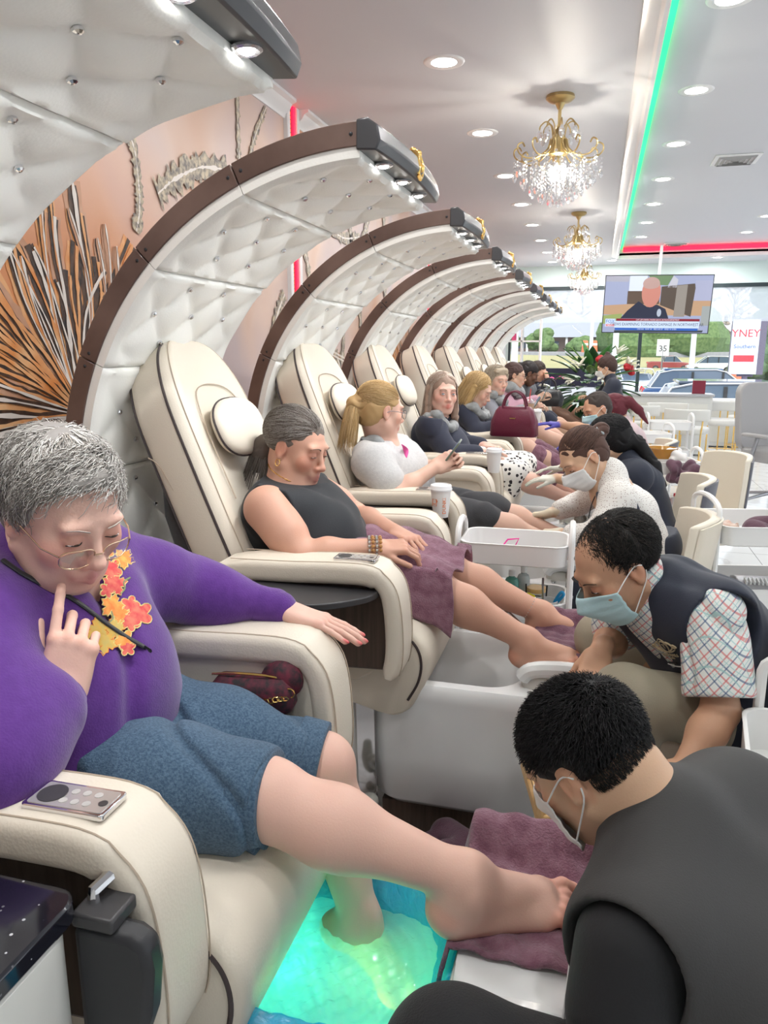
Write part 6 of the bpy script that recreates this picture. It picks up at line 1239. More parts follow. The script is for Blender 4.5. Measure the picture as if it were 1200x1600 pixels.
mid = lerp(sL, sR_, .5)+fr*.10; axn = nrm(sL-sR_); vv = sdf_obj('navy_waistcoat', vst+[cap(sL+axn*.050+V(-.01, 0, -.02), sL+axn*.2+V(-.03, 0, -.05), .085, .10, .01, sub=True), cap(sR_-axn*.050, sR_-axn*.2, .085, .10, .01, sub=True), cap(mid+V(-.03, -.02, .04), V(*J['ch'])+fr*.12+V(-.02, .03, .03), .038, .010, .02, sub=True)], .0045, M_nv, b, loc, disp=wrinkle(.003, 12, 8))
def on_surface(prims, p, d, n_=40):
    p = V(*p); d = nrm(d)
    for _ in range(n_):
        f = min(pd(q, p[None])[0] for q in prims if not q.sub)
        if f < .001: break
        p = p+d*f*.8
    return p
pc, nn = ray_hit(vst, 1040, 1008, .001); tz = nrm(V(-.25, .25, 1)-nn*np.dot(V(-.25, .25, 1), nn)); tx = nrm(np.cross(tz, nn)); E_ = Matrix(np.stack([tx, tz, nn], 1).tolist()).to_4x4(); E_.translation = Vector(pc+nn*.004-V(*loc)); M_em = mat('crest_gold', (.55, .46, .30), .5, .3)
m = MB(); m.M = E_
m.tube([(.013*math.cos(a), .016*math.sin(a), .001) for a in [k*math.pi/9 for k in range(18)]], .0016, 5, closed=True)
for q in (-1, 1):
    m.tube(catmull([(q*.012, -.012, .001), (q*.028, -.004, .001), (q*.036, .006, .001), (q*.045, .0, .001), (q*.036, -.002, .001), (q*.026, .010, .001), (q*.016, .014, .001)], 5), .0022, 5); m.tube(catmull([(q*.004, -.017, .001), (q*.020, -.014, .001), (q*.034, -.008, .001)], 4), .0018, 5); m.tube(catmull([(0, .024, .001), (q*.010, .018, .001), (q*.018, .006, .001)], 4), .0013, 5)
cr = m.build('crest_emblem', M_em, vv)
for bd, sz, yy in (('T', .018, 0), ('TOP NAILS', .0125, -.026), ('& SPA', .007, -.035)):
    x = text('crest_lettering', bd, sz, (0, 0, 0), (0, 0, 0), M_em, vv); x.matrix_local = E_ @ Matrix.Translation((0, yy, .001))
m = MB(); m.M = E_; m.box((-.028, -.052, 0), (.004, -.048, .003)); m.build('pen_clip', M_black, vv); m = MB(); m.M = E_; m.tube(catmull([(-.034, -.054, .002), (-.01, -.060, .002), (.02, -.058, .002), (.034, -.048, .002)], 5), .0014, 5).build('pocket_trim', M_white, vv)
kk = sdf_obj('khaki_trousers', leg_cloth(J, 1.85, .010, .98, .05), .0055, cloth('khaki', (.30, .26, .195), .9, (3, (.34, .295, .22), .7), (380, .15), .05), b, loc, disp=wrinkle(.005, 13, 3)); sdf_obj('shoes', shoe_prims(J['anR'], (-1, .1, 0))+shoe_prims(J['anL'], (-1, .1, 0)), .007, M_black, b, loc)
hb = skull_cap(J, HR, 1.04, (.018, .015, .014), b, loc, (), rad=(.080, .098, .086), cen=(0, -.030, .030), low=False)
hair_cards('hair_strands', J['hd'], HR, 1.04, M_hair, hb, loc, 4200, 6, .034, .0010, (.081, .100, .087), (0, -.029, .031), lambda D: ((D[:, 1] < .40+.5*D[:, 2]) & (D[:, 2] > -.75)), lambda P, D: np.where(P[:, 1:2] > -.02, V(-.8, .3, -.1)+0*P, V(-.1, -.3, -.8)+0*P)+D*.35, .06, .6, 14, ((.016, .014, .013), (.035, .028, .025), (.01, .01, .01)), jit=.22)
face_mask(J['hd'], HR, 1.04, M_maskb, b, loc)
# ---- woman in white dotted blouse with apron
J = dict(hd=(-.040, 3.17, 1.065), nk=(.070, 3.20, .995), ch=(.16, 3.22, .85), pv=(.26, 3.25, .60), shL=(.105, 3.06, .915), shR=(.06, 3.36, .92), elL=(.03, 2.97, .79), wrL=(-.10, 3.06, .765), elR=(-.05, 3.44, .82), wrR=(-.16, 3.36, .79))
legs_down(J, ((.25, 3.35, .56), (.25, 3.15, .56)), ((-.06, 3.6, .56), (.0, 3.0, .56)), ((.02, 3.6, .1), (.08, 2.98, .1)))
o = dict(skin='asian', build=.92, bust=.0, brow=(.06, .04, .03), full=.96); HR = frame((-.62, -.45, -.62), (-.4, 0, 1)); w = headwise(J, HR)
P = full_body(J, o, HR, .98, dict(L=dict(d=(-.95, .2, -.2), n=(0, -.5, .85), curl=.6, glove=(.75, .66, .52)), R=dict(d=(-.9, -.1, -.2), n=(0, .3, .9), curl=.5, glove=(.75, .66, .52))), feet=False, r=.9)
b, loc = body('person', 'technician with brown hair in a scrunchie, white mask and white dotted blouse', J, o, .0042, P); face_bits(J['hd'], HR, .98, o, b, loc, .3)
dots = mat('dotted_blouse', (.72, .69, .66), .85); t = dots.node_tree; v = t.nodes.new('ShaderNodeTexVoronoi'); v.inputs['Scale'].default_value = 140; v.inputs['Randomness'].default_value = .5; tc = t.nodes.new('ShaderNodeTexCoord'); r = t.nodes.new('ShaderNodeValToRGB'); r.color_ramp.interpolation = 'CONSTANT'; e = r.color_ramp.elements; e[0].color = (.22, .13, .11, 1); e[1].position = .26; e[1].color = (.72, .69, .66, 1); t.links.new(tc.outputs['Object'], v.inputs['Vector']); t.links.new(v.outputs['Distance'], r.inputs[0]); t.links.new(r.outputs[0], t.nodes['Principled BSDF'].inputs['Base Color'])
T, fr, ax, up = top_prims(J, dict(o, build=.84), .008, 1.7, rs=.98); T.append(cap(V(*J['nk'])+V(.01, 0, -.02), V(*J['nk'])+V(-.015, 0, .008), .058, .054, .02)); sdf_obj('dotted_blouse', T, .005, dots, b, loc, disp=wrinkle(.004, 20, 3), clip=[(V(*J['pv'])+V(.0, 0, .06), (.2, 0, -1))])
Ta, *_ = torso_prims(J, dict(o, build=.84), .014, .05); q = V(*J['ch'])-fr*.02; ap = sdf_obj('navy_apron', Ta+leg_cloth(J, .7, .014), .006, M_nv, b, loc, clip=[(q, -fr), (V(*J['nk'])+V(0, 0, -.06), (0, 0, 1))]); sdf_obj('apron_waist', [cap(V(*J['pv'])+V(-.0, -.02, .10), V(*J['pv'])+V(.0, .02, .10), .115, .115, .03)], .006, M_nv, ap, loc, clip=[(V(*J['pv'])+V(0, 0, .145), (-.3, 0, 1)), (V(*J['pv'])+V(0, 0, .03), (.3, 0, -1))])
sdf_obj('dark_trousers', leg_cloth(J, 1.85, .010, 1, .05), .007, M_nv, b, loc); sdf_obj('shoes', shoe_prims(J['anR'], (-1, .1, 0))+shoe_prims(J['anL'], (-1, .1, 0)), .008, M_black, b, loc)
br = (.085, .045, .035); hb = skull_cap(J, HR, .98, br, b, loc, [((0, -.10, .03), (0, -.135, .035), .026, .028), ((0, -.14, .03), (.03, -.165, .02), .028, .022)], rad=(.079, .099, .085), cen=(0, -.022, .038))
hair_cards('hair_strands', J['hd'], HR, .98, M_hair, hb, loc, 1500, 7, .11, .0008, (.080, .100, .086), (0, -.022, .039), lambda D: ((D[:, 1] < .45+.55*D[:, 2]) & (D[:, 2] > -.45)), lambda P, D: V(0, -1, .1)+0*P, .015, .15, 15, ((.10, .055, .04), (.15, .08, .06), (.06, .035, .03)), jit=.05)
sdf_obj('scrunchie', [ellp(w(0, -.113, .032), (.034, .016, .034), HR, .01)], .003, cloth('scrunchie_grey', (.38, .40, .42), .9), hb, loc, disp=wrinkle(.004, 90, 2))
face_mask(J['hd'], HR, .98, M_mask, b, loc, .97)
MB().tube(catmull([Vector(V(*J['nk'])+V(*q_)-V(*loc)) for q_ in [(.03, -.05, .01), (-.02, -.065, -.02), (-.06, -.05, -.10), (-.075, -.04, -.18)]], 6), .0022, 6).build('badge_lanyard', M_black, b)
# ---- woman with black ponytail, back to viewer
J = dict(hd=(.070, 4.16, 1.02), nk=(.165, 4.17, .935), ch=(.24, 4.2, .80), pv=(.32, 4.25, .56), shL=(.215, 4.03, .865), shR=(.16, 4.34, .86), elL=(.0, 4.03, .80), wrL=(-.185, 4.14, .815), elR=(-.0, 4.40, .80), wrR=(-.155, 4.34, .845))
legs_down(J, ((.32, 4.35, .52), (.32, 4.15, .52)), ((-.0, 4.62, .54), (.02, 4.05, .54)), ((.05, 4.6, .1), (.1, 4.0, .1)))
o = dict(skin='asian', build=.98, brow=(.02, .02, .02)); HR = frame((-.86, .28, -.42), (-.4, 0, 1)); w = headwise(J, HR); P = full_body(J, o, HR, 1.02, dict(L=dict(d=(-.95, .15, -.1), n=(0, -.2, 1), curl=.22, glove=(.72, .70, .62)), R=dict(d=(-.95, -.1, -.1), n=(0, .2, 1), curl=.22, glove=(.72, .70, .62))), feet=False)
b, loc = body('person', 'technician with long black ponytail and pale gloves massaging a leg, back turned', J, o, .005, P); T, *_ = top_prims(J, o, .014, .7, rs=1.1); sdf_obj('navy_tunic', T, .0055, M_nv, b, loc, disp=wrinkle(.003, 18, 3)); sdf_obj('trousers', leg_cloth(J, 1.85, .01), .008, M_nv, b, loc); sdf_obj('shoes', shoe_prims(J['anR'], (-1, .1, 0))+shoe_prims(J['anL'], (-1, .1, 0)), .008, M_black, b, loc)
hb = skull_cap(J, HR, 1.06, bl, b, loc, [((0, -.09, -.02), (.02, -.125, -.06), .05, .032, .03), ((.02, -.125, -.06), (.035, -.150, -.20), .036, .030), ((.035, -.15, -.20), (.04, -.16, -.31), .030, .010)], rad=(.088, .108, .092), h=.0045)
hair_cards('hair_strands', J['hd'], HR, 1.06, M_hair, hb, loc, 1800, 7, .11, .0009, (.089, .109, .093), (0, -.022, .040), lambda D: ((D[:, 1] < .45+.55*D[:, 2]) & (D[:, 2] > -.6)), lambda P, D: V(0, -1, -.5)+0*P, .015, .2, 16, bk, jit=.06)
sdf_obj('hair_tie', [ellp(w(.02, -.135, -.065), (.038, .034, .016), HR, .01)], .004, cloth('hair_tie_cream', (.62, .55, .42), .9), hb, loc, disp=wrinkle(.003, 90, 3))
# ---- masked man with violet gloves, woman with burgundy hair, assistant by the flowers
J = dict(hd=(.005, 5.66, 1.075), nk=(.085, 5.70, .975), ch=(.15, 5.75, .84), pv=(.24, 5.8, .58), shL=(.09, 5.56, .905), shR=(.09, 5.88, .90), elL=(-.06, 5.46, .945), wrL=(-.235, 5.52, .975), elR=(-.05, 5.95, .8), wrR=(-.17, 5.75, .8))
legs_down(J, ((.23, 5.9, .54), (.23, 5.7, .54)), ((-.1, 6.0, .54), (-.08, 5.55, .54)), ((0, 6, .1), (0, 5.5, .1)))
o = dict(skin='tan', build=1.0, brow=(.03, .02, .02), browname='black'); HR = frame((-.75, -.50, -.42), (-.2, 0, 1)); P = full_body(J, o, HR, 1.0, dict(L=dict(d=(-1, .1, .05), n=(0, -.1, 1), curl=.12, spread=.3, glove=(.10, .09, .42)), R=dict(curl=.5, glove=(.10, .09, .42))), feet=False)
b, loc = body('person', 'man with cropped dark hair, mask and violet gloves reaching over a leg', J, o, .0055, P); face_bits(J['hd'], HR, 1.0, o, b, loc, .4); T, *_ = top_prims(J, o, .014, .6, rs=1.1); sdf_obj('blue_shirt', T, .007, cloth('slate_blue', (.12, .18, .26), .9), b, loc); sdf_obj('trousers', leg_cloth(J, 1.85, .01), .009, M_nv, b, loc); sdf_obj('shoes', shoe_prims(J['anR'], (-1, .1, 0))+shoe_prims(J['anL'], (-1, .1, 0)), .009, M_black, b, loc)
skull_cap(J, HR, 1.0, (.05, .038, .034), b, loc, rad=(.079, .097, .083), h=.005); face_mask(J['hd'], HR, 1.0, M_maskb, b, loc)
J = dict(hd=(.13, 6.50, 1.0), nk=(.215, 6.5, .905), ch=(.28, 6.5, .78), pv=(.36, 6.5, .56), shL=(.26, 6.34, .845), shR=(.2, 6.66, .83), elL=(.08, 6.28, .76), wrL=(-.08, 6.4, .76), elR=(.03, 6.75, .76), wrR=(-.1, 6.6, .76))
legs_down(J, ((.36, 6.6, .52), (.36, 6.4, .52)), ((.04, 6.8, .54), (.04, 6.3, .54)), ((.1, 6.8, .1), (.1, 6.3, .1)))
o = dict(skin='asian', build=.95); HR = frame((-.80, .15, -.55), (-.4, 0, 1)); P = full_body(J, o, HR, 1.0, None, feet=False); b, loc = body('person', 'technician with long burgundy ponytail in a pale pink top', J, o, .006, P); T, *_ = top_prims(J, o, .014, .8, rs=1.1); sdf_obj('pink_top', T, .007, cloth('pale_pink', (.62, .48, .50), .9), b, loc); sdf_obj('trousers', leg_cloth(J, 1.85, .01), .009, M_nv, b, loc); sdf_obj('shoes', shoe_prims(J['anR'], (-1, .1, 0))+shoe_prims(J['anL'], (-1, .1, 0)), .009, M_black, b, loc)
hb = skull_cap(J, HR, 1.05, (.12, .025, .035), b, loc, [((0, -.09, .02), (0, -.14, .0), .045, .035), ((0, -.14, .0), (.01, -.17, -.10), .04, .03), ((.01, -.17, -.10), (.02, -.17, -.22), .03, .008)], rad=(.088, .108, .092), h=.005)
J = dict(hd=(.085, 9.0, 1.295), nk=(.125, 9.0, 1.19), ch=(.17, 9.0, .98), pv=(.20, 9.0, .72), shL=(.17, 8.83, 1.10), shR=(.15, 9.17, 1.10), elL=(.03, 8.78, .88), wrL=(-.10, 8.9, .86), elR=(.0, 9.25, .9), wrR=(-.1, 9.1, .95))
legs_down(J, ((.2, 9.09, .70), (.2, 8.91, .70)), ((.2, 9.1, .40), (.2, 8.9, .40)), ((.2, 9.1, .08), (.2, 8.9, .08)))
o = dict(skin='asian', build=.95); HR = frame((-.9, .1, -.40), (-.2, 0, 1)); P = full_body(J, o, HR, 1.0, None, feet=False); b, loc = body('person', 'assistant in a black T-shirt with dark hair pinned up, standing by the flower stand', J, o, .007, P); T, *_ = top_prims(J, o, .012, .65, rs=1.1); sdf_obj('black_t_shirt', T, .008, M_nv, b, loc); sdf_obj('blue_jeans', leg_cloth(J, 1.9, .01), .009, cloth('jeans', (.12, .22, .36), .9), b, loc); sdf_obj('shoes', shoe_prims(J['anR'], (-1, .1, 0))+shoe_prims(J['anL'], (-1, .1, 0)), .009, M_black, b, loc)
skull_cap(J, HR, 1.05, (.06, .035, .03), b, loc, [((0, -.05, .11), (0, -.06, .13), .028, .026)], h=.006); face_mask(J['hd'], HR, 1.0, M_mask, b, loc)
# ---------------------------------------------------------------- towels
def pad_towel(x, y, label, w=.12, d=.19, z=.612, seed=0, m=M_towel, rz=0, drop=.07):
    """a towel laid over a footrest, sagging over its front and back edges"""
    def f(u, v):
        a = (u-.5)*2*w*1.25; b = -.135+v*(d+.20); zz = z+.006+.056*math.exp(-((b-.130)/.045)**2)-1.6*max(0, b-.165)
        e = max(0, abs(a)-w)
        zz -= min(drop, e*2.4); a = math.copysign(min(abs(a), w+e*.45), a); zz += .0035*math.sin(31*u+7*v+seed)*math.sin(13*v+seed)+.003*math.sin(50*v+9*u); 
        return (x+a*math.cos(rz)-b*math.sin(rz), y+a*math.sin(rz)+b*math.cos(rz), zz)
    return tag(MB().grid(f, 40, 50).build('towel', m, solid=.007, ang=180), label, 'towel')
pad_towel(-.055, 1.10, 'faded plum towel folded on the footrest under the bare foot nearest the viewer', .115, .185, .612, 1)
pad_towel(-.03, 2.27, 'plum towel on the footrest under the feet with dark red nail polish', .115, .15, .612, 2, mat('plum_towel_deep', (.13, .05, .08), .95, sheen=.25, noise=(35, (.24, .12, .16), .8, 6), bump=(260, .5)))
pad_towel(-.04, 3.32, 'dark plum towel on the footrest under the feet of the ponytailed woman', .11, .16, .612, 3, M_dtowel)
pad_towel(-.04, 4.45, 'plum towel on the footrest under the feet of the leopard-skirt woman', .11, .16, .612, 4)
def heap(name, c, r, label, cat, m, n=9, seed=0, flat=.5, grp=None, rr=.38, wr=.008, h=.0055):
    rs = random.Random(seed); P = []
    for i in range(n):
        a = rs.uniform(0, 6.28); q = rs.uniform(.2, .9); a2 = a+rs.uniform(.8, 2.2)
        p = V(c[0]+r*q*math.cos(a), c[1]+r*q*math.sin(a)*.8, c[2]+r*rs.uniform(.08, flat)); p2 = V(c[0]+r*.8*math.cos(a2), c[1]+r*.65*math.sin(a2), c[2]+r*rs.uniform(.05, flat*.7)); P.append(cap(p, p2, r*rr*rs.uniform(.5, .9), r*rr*rs.uniform(.5, .8), .012))
    fl = 16/r*.15
    return tag(sdf_obj(name, P, h, m, None, (c[0], c[1], 0), disp=wrinkle(wr, 26, seed, (1, 1, .6)), clip=[((c[0], c[1], c[2]), (0, 0, -1))]), label, cat, grp)
heap('towel_heap', (-.37, 1.90, .0), .14, 'crumpled dark plum towels heaped on the floor beside the second tub', 'towel', M_dtowel, 14, 3, .8)
heap('towel_heap', (-.19, 1.80, .0), .12, 'dark plum towel heap on the floor between the wooden tray and the nearest footrest', 'towel', M_dtowel, 13, 8, .6)
heap('plastic_bag', (-.54, 1.93, .0), .07, 'crumpled peach-coloured plastic bag on the tiled floor', 'plastic bag', mat('peach_film', (.80, .48, .36), .25, trans=.3, noise=(20, (.85, .68, .58), 1)), 9, 5, .5, wr=.006)
heap('towel', (-.34, 2.30, .275), .11, 'dark plum towel lying inside the empty second tub', 'towel', M_dtowel, 9, 6, .4)
heap('plastic_bag', (-.60, 1.80, .0), .09, 'crumpled clear grey plastic film hanging by the chrome trim of the second tub', 'plastic bag', mat('grey_film', (.50, .49, .44), .12, trans=.35, spec=.8), 10, 12, 3.2, rr=.3, wr=.010)
# ---------------------------------------------------------------- console beside the nearest chair
t = thing('console_cabinet', 'cream drawer console with black speckled stone top in the bottom left corner', 'cabinet', (-.765, .415, 0))
def speckle():
    m = mat('black_terrazzo', (.008, .008, .014), .08, coat=.6); tr_ = m.node_tree; p = tr_.nodes['Principled BSDF']; L = tr_.links.new; tc = tr_.nodes.new('ShaderNodeTexCoord'); v = tr_.nodes.new('ShaderNodeTexVoronoi'); v.inputs['Scale'].default_value = 70
    v2 = tr_.nodes.new('ShaderNodeTexVoronoi'); v2.inputs['Scale'].default_value = 22; r = tr_.nodes.new('ShaderNodeMath'); r.operation = 'LESS_THAN'; r.inputs[1].default_value = .13; r2 = tr_.nodes.new('ShaderNodeMath'); r2.operation = 'LESS_THAN'; r2.inputs[1].default_value = .10; ad = tr_.nodes.new('ShaderNodeMath'); ad.operation = 'MAXIMUM'
    mx = tr_.nodes.new('ShaderNodeMix'); mx.data_type = 'RGBA'; mx.inputs[6].default_value = (.008, .008, .014, 1); mx.inputs[7].default_value = (.55, .55, .58, 1); sv = tr_.nodes.new('ShaderNodeSeparateColor'); mu = tr_.nodes.new('ShaderNodeMath'); mu.operation = 'MULTIPLY'
    L(tc.outputs['Object'], v.inputs['Vector']); L(tc.outputs['Object'], v2.inputs['Vector']); L(v.outputs['Distance'], r.inputs[0]); L(v2.outputs['Distance'], r2.inputs[0]); L(r.outputs[0], ad.inputs[0]); L(r2.outputs[0], ad.inputs[1]); L(v.outputs['Color'], sv.inputs[0]); L(sv.outputs[0], mu.inputs[0]); L(ad.outputs[0], mu.inputs[1]); L(mu.outputs[0], mx.inputs[0]); L(mx.outputs[2], p.inputs['Base Color']); return m
MB().prism([Vector((x, y, 0)) for x, y in rrect(.46, .44, .03, 6)], (0, 0, .865), (0, 0, .892)).build('stone_top', speckle(), t, bevel=.004)
M_cab = mat('cabinet_cream', (.72, .71, .66), .3)
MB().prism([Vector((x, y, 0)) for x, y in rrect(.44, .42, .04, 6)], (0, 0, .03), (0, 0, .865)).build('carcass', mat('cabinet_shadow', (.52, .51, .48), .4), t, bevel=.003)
for i, (a, b_) in enumerate([(.66, .862), (.36, .654), (.06, .354)]): MB().prism([Vector((x, y, 0)) for x, y in rrect(.45, .428, .045, 6)], (0, 0, a), (0, 0, b_)).build('drawer', M_cab, t, bevel=.006)
# ---------------------------------------------------------------- trolleys
def trolley(x, y, rz, label, tiers=((.70, .78), (.42, .50), (.14, .22)), w=.40, d=.29, hh=.86):
    t = thing('trolley', label, 'trolley', (x, y, 0), rz, 'white metal rolling trolleys')
    for z0, z1 in tiers:
        def rg(ww, dd, z, r=.05): return [Vector((a, b, z)) for a, b in rrect(ww, dd, r, 6)]
        MB().loft([rg(w-.02, d-.02, z0), rg(w, d, z0+.005), rg(w+.006, d+.006, z1), rg(w+.012, d+.012, z1+.002), rg(w+.006, d+.006, z1+.004), rg(w-.006, d-.006, z1+.002), rg(w-.012, d-.012, z0+.008)]).build('tray', M_wmetal, t, ang=50)
    for s in (-1, 1):
        P = [(s*(w/2+.014), -d/2+.03, .10), (s*(w/2+.014), -d/2+.03, hh-.05)]+[(s*(w/2+.014), (-d/2+.03)+(d/2-.03)*(1-math.cos(a)), hh-.05+.05*math.sin(a)) for a in [k*math.pi/10 for k in range(1, 10)]]+[(s*(w/2+.014), d/2-.03, hh-.05), (s*(w/2+.014), d/2-.03, .10)]
        MB().tube(P, .0115, 8).build('side_frame', M_wmetal, t)
        for q in (-1, 1):
            c_ = MB().lathe([(0, -.011), (.026, -.011), (.028, 0), (.026, .011), (0, .011)], (s*(w/2+.014), q*(d/2-.03), .03), 16, (1, 0, 0)).build('caster', M_black, t); MB().tube([(s*(w/2+.014), q*(d/2-.03), .10), (s*(w/2+.014), q*(d/2-.03), .055)], .014, 8).build('fork', M_steel, c_)
            for z0, z1 in tiers: MB().cyl((s*(w/2+.022), q*(d/2-.03), (z0+z1)/2), (s*(w/2+.029), q*(d/2-.03), (z0+z1)/2), .006, n=8).build('bolt', M_steel, t)
    return t
trolley(-.255, 2.70, .02, 'white three-tier trolley holding bottles and nail tools beside the second footrest', ((.752, .828), (.555, .620), (.2, .27)), .37, .24, .89)
trolley(.68, 3.42, .22, 'white trolley at the right edge holding folded towels and a silver nail dryer', ((.72, .80), (.46, .54), (.2, .28)), .40, .36, .90)
trolley(.46, 1.50, 1.45, 'white trolley at the lower right edge with a handwritten tag', ((.62, .72), (.36, .44), (.12, .2)), .40, .26, .855)
trolley(.72, 8.2, .1, 'white trolley on its own in front of the gold-legged stools')
trolley(.48, 5.3, .2, 'white trolley with amber bowl and draped towel beside the seated technicians', ((.70, .78), (.42, .50), (.14, .22)), .34)
trolley(.42, 7.0, .3, 'white trolley behind the burgundy-haired technician')
def bottle(x, y, z, r, h, col, label, nozzle=False, grp='bottles on the middle shelf of the near trolley', capc=(.8, .8, .8), rough=.2, tr=.4):
    t = thing('squeeze_bottle', label, 'bottle', (x, y, z), 0, grp); m = MB().lathe([(0, 0), (r, 0), (r, h*.62), (r*.8, h*.7), (r*.4, h*.74), (r*.4, h*.78), (0, h*.78)], n=18).build('bottle_body', mat('bottle_%s' % label[:9], col, rough, trans=tr), t)
    MB().lathe([(0, h*.76), (r*.5, h*.76), (r*.5, h*.84), (r*.16, h*.88), (r*.07, h*1.1), (0, h*1.1)] if nozzle else [(0, h*.77), (r*.48, h*.77), (r*.48, h*.9), (0, h*.92)], n=14).build('cap', mat('cap_%.1f_%.1f' % capc[:2], capc, .4), t)
bz = .565
bottle(-.385, 2.66, bz, .03, .13, (.75, .76, .75), 'clear translucent bottle at the left end of the shelf'); bottle(-.34, 2.70, bz, .034, .13, (.68, .70, .68), 'pale grey bottle with white cap left of the green bottle', capc=(.75, .7, .66)); bottle(-.30, 2.66, bz, .024, .10, (.75, .75, .72), 'small frosted bottle with pointed nozzle left of the green bottle', True)
bottle(-.265, 2.71, bz, .026, .15, (.16, .50, .42), 'teal green liquid bottle with red-dotted cap'); bottle(-.245, 2.645, bz, .022, .085, (.62, .72, .68), 'frosted squeeze bottle with pointed tip in front of the teal bottle', True); bottle(-.225, 2.74, bz, .024, .16, (.70, .76, .76), 'tall clear bottle behind the teal one', capc=(.85, .85, .85))
t = thing('cotton_pot', 'white round pot holding files and blue clippers on the trolley shelf', 'pot', (-.13, 2.66, bz)); MB().lathe([(0, 0), (.036, 0), (.038, .05), (.035, .05), (.033, .005), (0, .005)], n=26).build('pot', M_wmetal, t)
tag(MB().tube([(-.145, 2.66, bz+.01), (-.15, 2.665, bz+.12)], .004, 6).box((-.153, 2.66, bz+.10), (-.145, 2.668, bz+.13)).build('nail_file', M_steel), 'grey metal tool standing in the white pot', 'tool')
tag(MB().tube(catmull([(-.11, 2.66, bz+.03), (-.095, 2.655, bz+.065), (-.082, 2.65, bz+.085), (-.075, 2.65, bz+.075), (-.095, 2.66, bz+.045)], 5), .006, 8).build('clippers', mat('tool_blue', (.02, .30, .62), .35)), 'bright blue clippers leaning in the white pot', 'clippers')
heap('toe_separators', (-.190, 2.645, bz), .04, 'bright yellow foam toe separators on the trolley shelf', 'toe separators', mat('foam_yellow', (.85, .74, .02), .8), 12, 4, 1.6, wr=.002, h=.0035)
t = thing('tool_holder', 'black wire holder with cork lid behind the yellow separators', 'holder', (-.175, 2.72, bz)); MB().lathe([(0, .06), (.035, .06), (.035, .075), (0, .075)], n=20).build('cork_lid', M_bamboo, t); MB().tube([(.035*math.cos(a), .035*math.sin(a), .03) for a in [k*.524 for k in range(12)]], .0025, 5, closed=True).tube([(-.036, 0, 0), (-.038, 0, .085)], .003, 5).tube([(.036, 0, 0), (.038, 0, .085)], .003, 5).build('wire', M_black, t)
tag(MB().tube(catmull([(-.052, 2.585, .59), (-.040, 2.585, .575), (-.036, 2.585, .54), (-.045, 2.585, .505), (-.055, 2.585, .52), (-.055, 2.585, .57)], 5), .0045, 8, closed=True).build('scissors', mat('handle_orange', (.9, .42, .03), .35)), 'orange scissor handles hanging from the end of the near trolley', 'scissors')
t = thing('separator_pack', 'hot pink toe separator pack in the top tray of the near trolley', 'toe separators', (-.29, 2.68, .762)); m_ = mat('hot_pink', (.88, .04, .36), .4); MB().box((-.04, -.015, .02), (.03, .015, .037)).build('block', m_, t, bevel=.003); MB().tube([(-.01, 0, .036), (.008, 0, .062), (.048, 0, .068), (.034, 0, .036)], .003, 6).build('handle', m_, t); MB().box((-.035, -.012, 0), (-.005, .012, .02)).box((.002, -.012, 0), (.018, .012, .02)).build('tube', M_wmetal, t)
t = thing('price_tag', 'white tag with blue handwriting tied to the lower right trolley', 'tag', (.335, 1.415, .72)); q = Euler((R90, -.55, .1)).to_matrix(); MB().prism([q @ Vector((x, y, 0)) for x, y in [(-.055, -.028), (.045, -.028), (.055, -.015), (.055, .015), (.045, .028), (-.055, .028)]], (0, 0, 0), (0, .0012, 0)).build('card', M_white, t, smooth=False)
x = text('handwriting', 'oLex', .030, q @ Vector((-.012, -.004, .0025)), (0, 0, 0), mat('pen_blue', (.03, .06, .45), .6), t, .0004); x.rotation_euler = q.to_euler(); MB().tube(catmull([Vector((.05, 0, .03)), Vector((.065, .01, .045)), Vector((.085, .02, .03)), Vector((.065, .01, .02)), Vector((.05, 0, .03))], 5), .002, 6).build('cable_tie', M_white, t)
heap('towel_stack', (.74, 3.40, .73), .12, 'dark plum towels in the top tray of the right-edge trolley', 'towel', M_dtowel, 9, 14, .5); heap('plastic_bag', (.58, 3.46, .73), .05, 'peach plastic wrap in the top tray of the right-edge trolley', 'plastic bag', _M['peach_film'], 7, 15, .8)
t = thing('nail_dryer', 'silver-grey nail dryer on the middle shelf of the right-edge trolley', 'nail dryer', (.72, 3.36, .47), .1); MB().prism([Vector((0, y, z)) for y, z in [(-.10, 0), (.10, 0), (.10, .07), (.02, .085), (-.10, .05)]], (-.11, 0, 0), (.14, 0, 0)).build('housing', mat('dryer_grey', (.38, .38, .40), .3, .5), t, bevel=.008)
for k in range(6): MB().box((-.08+.016*k, -.04, .066), (-.074+.016*k, .0, .086), Matrix.Rotation(.25, 3, 'X')).build('vent_slot', M_white, t, smooth=False)
text('logo_lettering', 'Spa Beauty', .022, (.06, -.102, .025), (R90, 0, 0), M_black, t)
t = thing('amber_bowl', 'amber plastic bowl on the trolley behind the ponytailed technician', 'bowl', (.44, 5.3, .79)); MB().lathe([(0, 0), (.06, 0), (.10, .07), (.096, .07), (.057, .006), (0, .006)], n=26).build('bowl', mat('amber_plastic', (.55, .27, .04), .15, trans=.4), t)
heap('towel', (.56, 5.10, .66), .10, 'dusty plum towel draped over the trolley behind the ponytailed technician', 'towel', M_dtowel, 10, 21, 1.3); heap('plastic_wrap', (.52, 5.28, .785), .07, 'crumpled white plastic wrap on the trolley with the amber bowl', 'plastic bag', mat('white_film', (.82, .78, .76), .3), 7, 22, .7)
